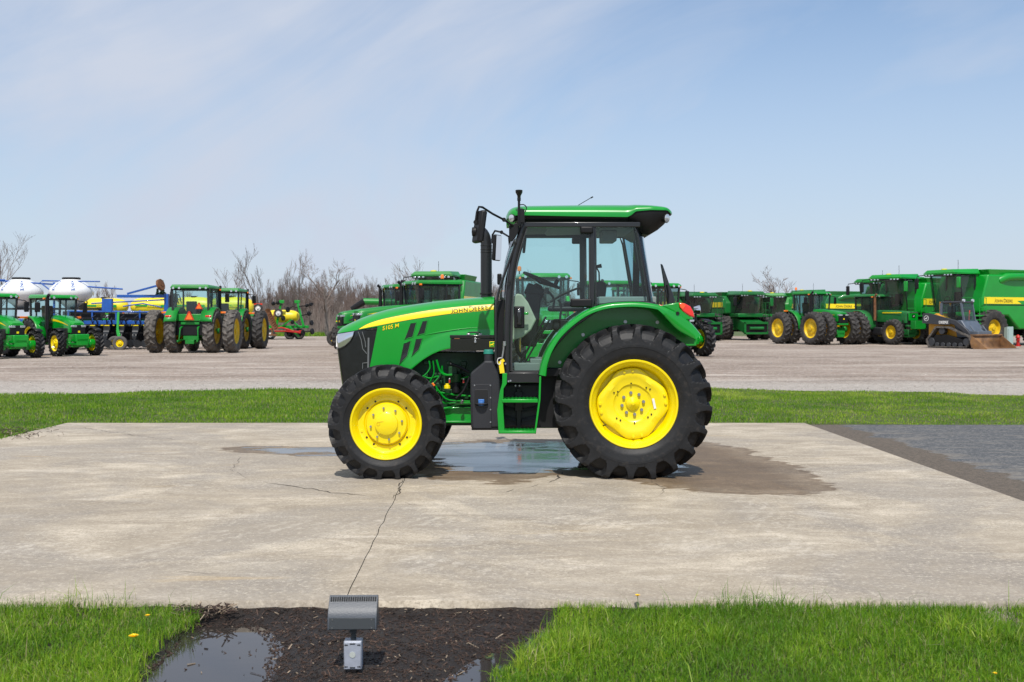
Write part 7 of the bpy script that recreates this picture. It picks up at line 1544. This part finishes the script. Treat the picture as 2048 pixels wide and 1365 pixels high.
# ------------------------------------------------------------------ tracked loader with bucket
x, y = G(1966, 697.5, GZ_); LD = veh('compact_track_loader', 'dark grey and yellow tracked loader with a wide rusty bucket', 'loader', x-.1, y+.1, -55, (1.5, 0)); LD.scale = (1.15, 1.15, 1.15)
for s in (-1, 1):
    b = MB(); yo, yi = s*.98, s*.62; out = [(1.25, .06), (1.45, .28), (1.42, .52), (.30, .98), (-.35, 1.0), (-.85, .35), (-.75, .06)]; n_ = len(out); ins = [(x_*.93+.02, z_*.90+.04) for x_, z_ in out]
    vs = [(a, yo, c) for a, c in out]+[(a, yi, c) for a, c in out]+[(a, yo, c) for a, c in ins]+[(a, yi, c) for a, c in ins]; fs = []
    for k in range(n_):
        q = (k+1) % n_; fs += [(k, q, n_+q, n_+k), (2*n_+k, 3*n_+k, 3*n_+q, 2*n_+q), (k, 2*n_+k, 2*n_+q, q), (n_+k, n_+q, 3*n_+q, 3*n_+k)]
    b.add(vs, fs)
    for k in range(n_):
        q = (k+1) % n_; a0, a1 = Vector((out[k][0], out[k][1])), Vector((out[q][0], out[q][1])); m_ = max(1, int((a1-a0).length/.11))
        for i in range(m_): p = a0.lerp(a1, (i+.5)/m_); d = (a1-a0).normalized(); b.box((p.x, (yo+yi)/2, p.y), (.05, .36, .04), (0, -math.atan2(d.y, d.x), 0))
    TK_ = P_(b, 'rubber_track', RUBD2, LD)
    b = MB(); b.prism([(1.2, .16), (1.25, .35), (.2, .62), (-.4, .62), (-.65, .3), (-.6, .16)], s*.72, s*.90); P_(b, 'track_frame', BLACK, LD, bevel=.02)
    for X, Z, r0 in ((1.22, .30, .19), (-.62, .28, .20), (-.05, .80, .16), (.0, .16, .11), (.3, .16, .11), (.6, .16, .11), (.9, .16, .11), (-.3, .16, .11)): b = MB(); b.cyl((X, s*.70, Z), (X, s*.94, Z), r0, n=16); P_(b, 'track_roller', CONGREY, LD, bevel=.01)
b = MB(); b.prism([(-.95, .55), (-.95, 1.45), (-.55, 1.62), (-.2, 1.45), (.9, .9), (1.05, .5)], -.62, .62); P_(b, 'body', CONYEL, LD, bevel=.04)
b = MB(); b.prism([(.55, .5), (.35, 1.25), (.75, 1.3), (1.15, .75), (1.2, .5)], -.64, .64); P_(b, 'front_body', CONSLATE, LD, bevel=.03)
b = MB(); b.box2((-.45, -.46, 2.08), (.72, .46, 2.17)); CR = P_(b, 'cab_roof', CONGREY, LD, bevel=.03)
b = MB()
for s in (-1, 1): b.bar([(-.40, s*.44, 1.3), (-.38, s*.44, 2.1)], .08, .12); b.bar([(.82, s*.44, .95), (.62, s*.44, 2.1)], .06, .08); b.bar([(-.4, s*.44, 1.35), (.75, s*.44, 1.2)], .06, .08)
P_(b, 'cab_frame', CONSLATE, LD)
b = MB(); b.box2((-.47, -.47, 1.3), (-.43, -.40, 2.15)); b.box2((-.5, .38, 1.3), (-.42, .48, 2.15)); P_(b, 'yellow_posts', CONYEL, LD)
b = MB(); b.add([(.83, -.42, .98), (.83, .42, .98), (.66, .42, 2.06), (.66, -.42, 2.06)], [(0, 1, 2, 3)]); P_(b, 'front_door_glass', GLASSD, LD)
for s in (-1, 1): b = MB(); b.add([(-.36, s*.445, 1.4), (.74, s*.445, 1.25), (.62, s*.445, 2.05), (-.36, s*.445, 2.05)], [(0, 1, 2, 3)]); P_(b, 'side_glass', GLASSD, LD)
b = MB(); b.box((.05, 0, 1.35), (.45, .5, .15)); b.box((-.15, 0, 1.65), (.14, .48, .6)); P_(b, 'seat', FABRIC, LD, bevel=.03)
b = MB(); b.tube([(.70, .10, 1.75), (.72, .02, 1.2)], .03, 8); P_(b, 'seat_belt', mat('belt_orange', (.7, .06, .02), .6), LD)
for s in (-1, 1):
    b = MB(); b.bar([(-1.05, s*.74, 1.42), (-.7, s*.74, 1.48), (.55, s*.74, 1.18), (1.05, s*.72, .80), (1.30, s*.66, .42)], .14, .22); AR = P_(b, 'lift_arm', CONGREY, LD, bevel=.02)
    b = MB(); b.prism([(-1.15, 1.15), (-1.1, 1.62), (-.75, 1.62), (.3, 1.34), (.3, 1.08), (-.4, 1.1)], s*.80, s*.83); PN = P_(b, 'arm_panel', CONGREY, AR)
    lettering(PN, 'DEERE', .17, face_mat((-.02, s*.836, 1.14), R_(90)*s), m=WHITE)
    b = MB(); b.lathe([(.11, 0), (.13, 0)], (-.92, s*.836, 1.38), n=24); P_(b, 'emblem_ring', WHITE, PN, solid=.004); b = MB(); b.prism([(-.92-s*x_*.17, 1.38+z_*.17) for x_, z_ in DEER], s*.834, s*.838); P_(b, 'emblem_deer', WHITE, PN)
    b = MB(); b.cyl((.9, s*.5, 1.0), (1.35, s*.45, .5), .05, n=10); b.cyl((1.1, s*.5, 1.05), (1.5, s*.48, .55), .03, n=8); P_(b, 'tilt_cylinder', CONSLATE, LD)
    b = MB(); b.cyl((.66, s*.36, 2.20), (.74, s*.36, 2.20), .07, n=12); P_(b, 'work_light', LAMP, CR)
b = MB(); b.box2((1.0, -.55, .35), (1.54, .55, .80)); P_(b, 'coupler', CONSLATE, LD, bevel=.02)
b = MB(); out = [(1.60, .62), (1.56, .30), (1.62, .06), (1.78, .0), (2.40, .0)]; wv = []
for k, (a, c) in enumerate(out): wv += [(a, -1.19, c+.01), (a, 1.19, c+.01)]
b.add(wv, [(2*k, 2*k+1, 2*k+3, 2*k+2) for k in range(4)]); BK = P_(b, 'bucket', BUCK, LD, solid=.025)
for s in (-1, 1): b = MB(); b.prism([(1.60, .63), (1.56, .30), (1.62, .06), (1.78, .0), (2.40, .0)], s*1.185, s*1.21); P_(b, 'bucket_side', BUCK, BK)
b = MB(); b.box2((2.30, -1.2, -.005), (2.47, 1.2, .02)); P_(b, 'cutting_edge', STEEL, BK); b = MB(); b.box2((1.56, -1.21, .60), (1.66, 1.21, .66)); P_(b, 'bucket_top_edge', BUCK, BK)
# utility pedestal, block and hydrant at the right edge
x, y = G(2017, 693.5, GZ_); T = thing('utility_pedestal', 'pale green metal utility pedestal standing behind the loader bucket', 'pedestal', (x, y, GZ_), .3)
b = MB(); b.hexa([(-.2, -.15, 0), (.2, -.15, 0), (.2, .15, 0), (-.2, .15, 0), (-.17, -.12, 1.12), (.23, -.12, 1.12), (.23, .15, 1.06), (-.17, .15, 1.06)]); P_(b, 'cabinet', UTIL, T, bevel=.015); bx2(T, 'cabinet_door', UTIL, (-.14, -.165, .1), (.17, -.14, 1.0), .006)
x, y = G(1996, 692, GZ_); T = thing('wooden_barrier', 'weathered grey timber stack standing beside the utility pedestal', 'timber', (x, y, GZ_))
for k in range(5): b = MB(); b.box((-.1, 0, .12+k*.17), (1.1, .25, .155), (0, 0, .02*(k % 3-1))); P_(b, 'plank', WOOD, T, bevel=.01)
b = MB(); b.box((.52, -.15, .45), (.12, .12, .92)); P_(b, 'post', WOOD, T, bevel=.01)
x, y = G(2036, 693, GZ_); T = thing('red_hydrant', 'small red hydrant right of the utility pedestal', 'hydrant', (x, y, GZ_))
b = MB(); b.lathe([(.001, 0), (.16, 0), (.16, .05), (.09, .07), (.09, .45), (.13, .47), (.13, .52), (.09, .6), (.03, .66), (.001, .67)], n=18, axis='Z'); P_(b, 'barrel', REDP, T)
for s in (-1, 1): b = MB(); b.cyl((0, s*.08, .36), (0, s*.16, .36), .05, n=10); P_(b, 'outlet_cap', REDP, T)
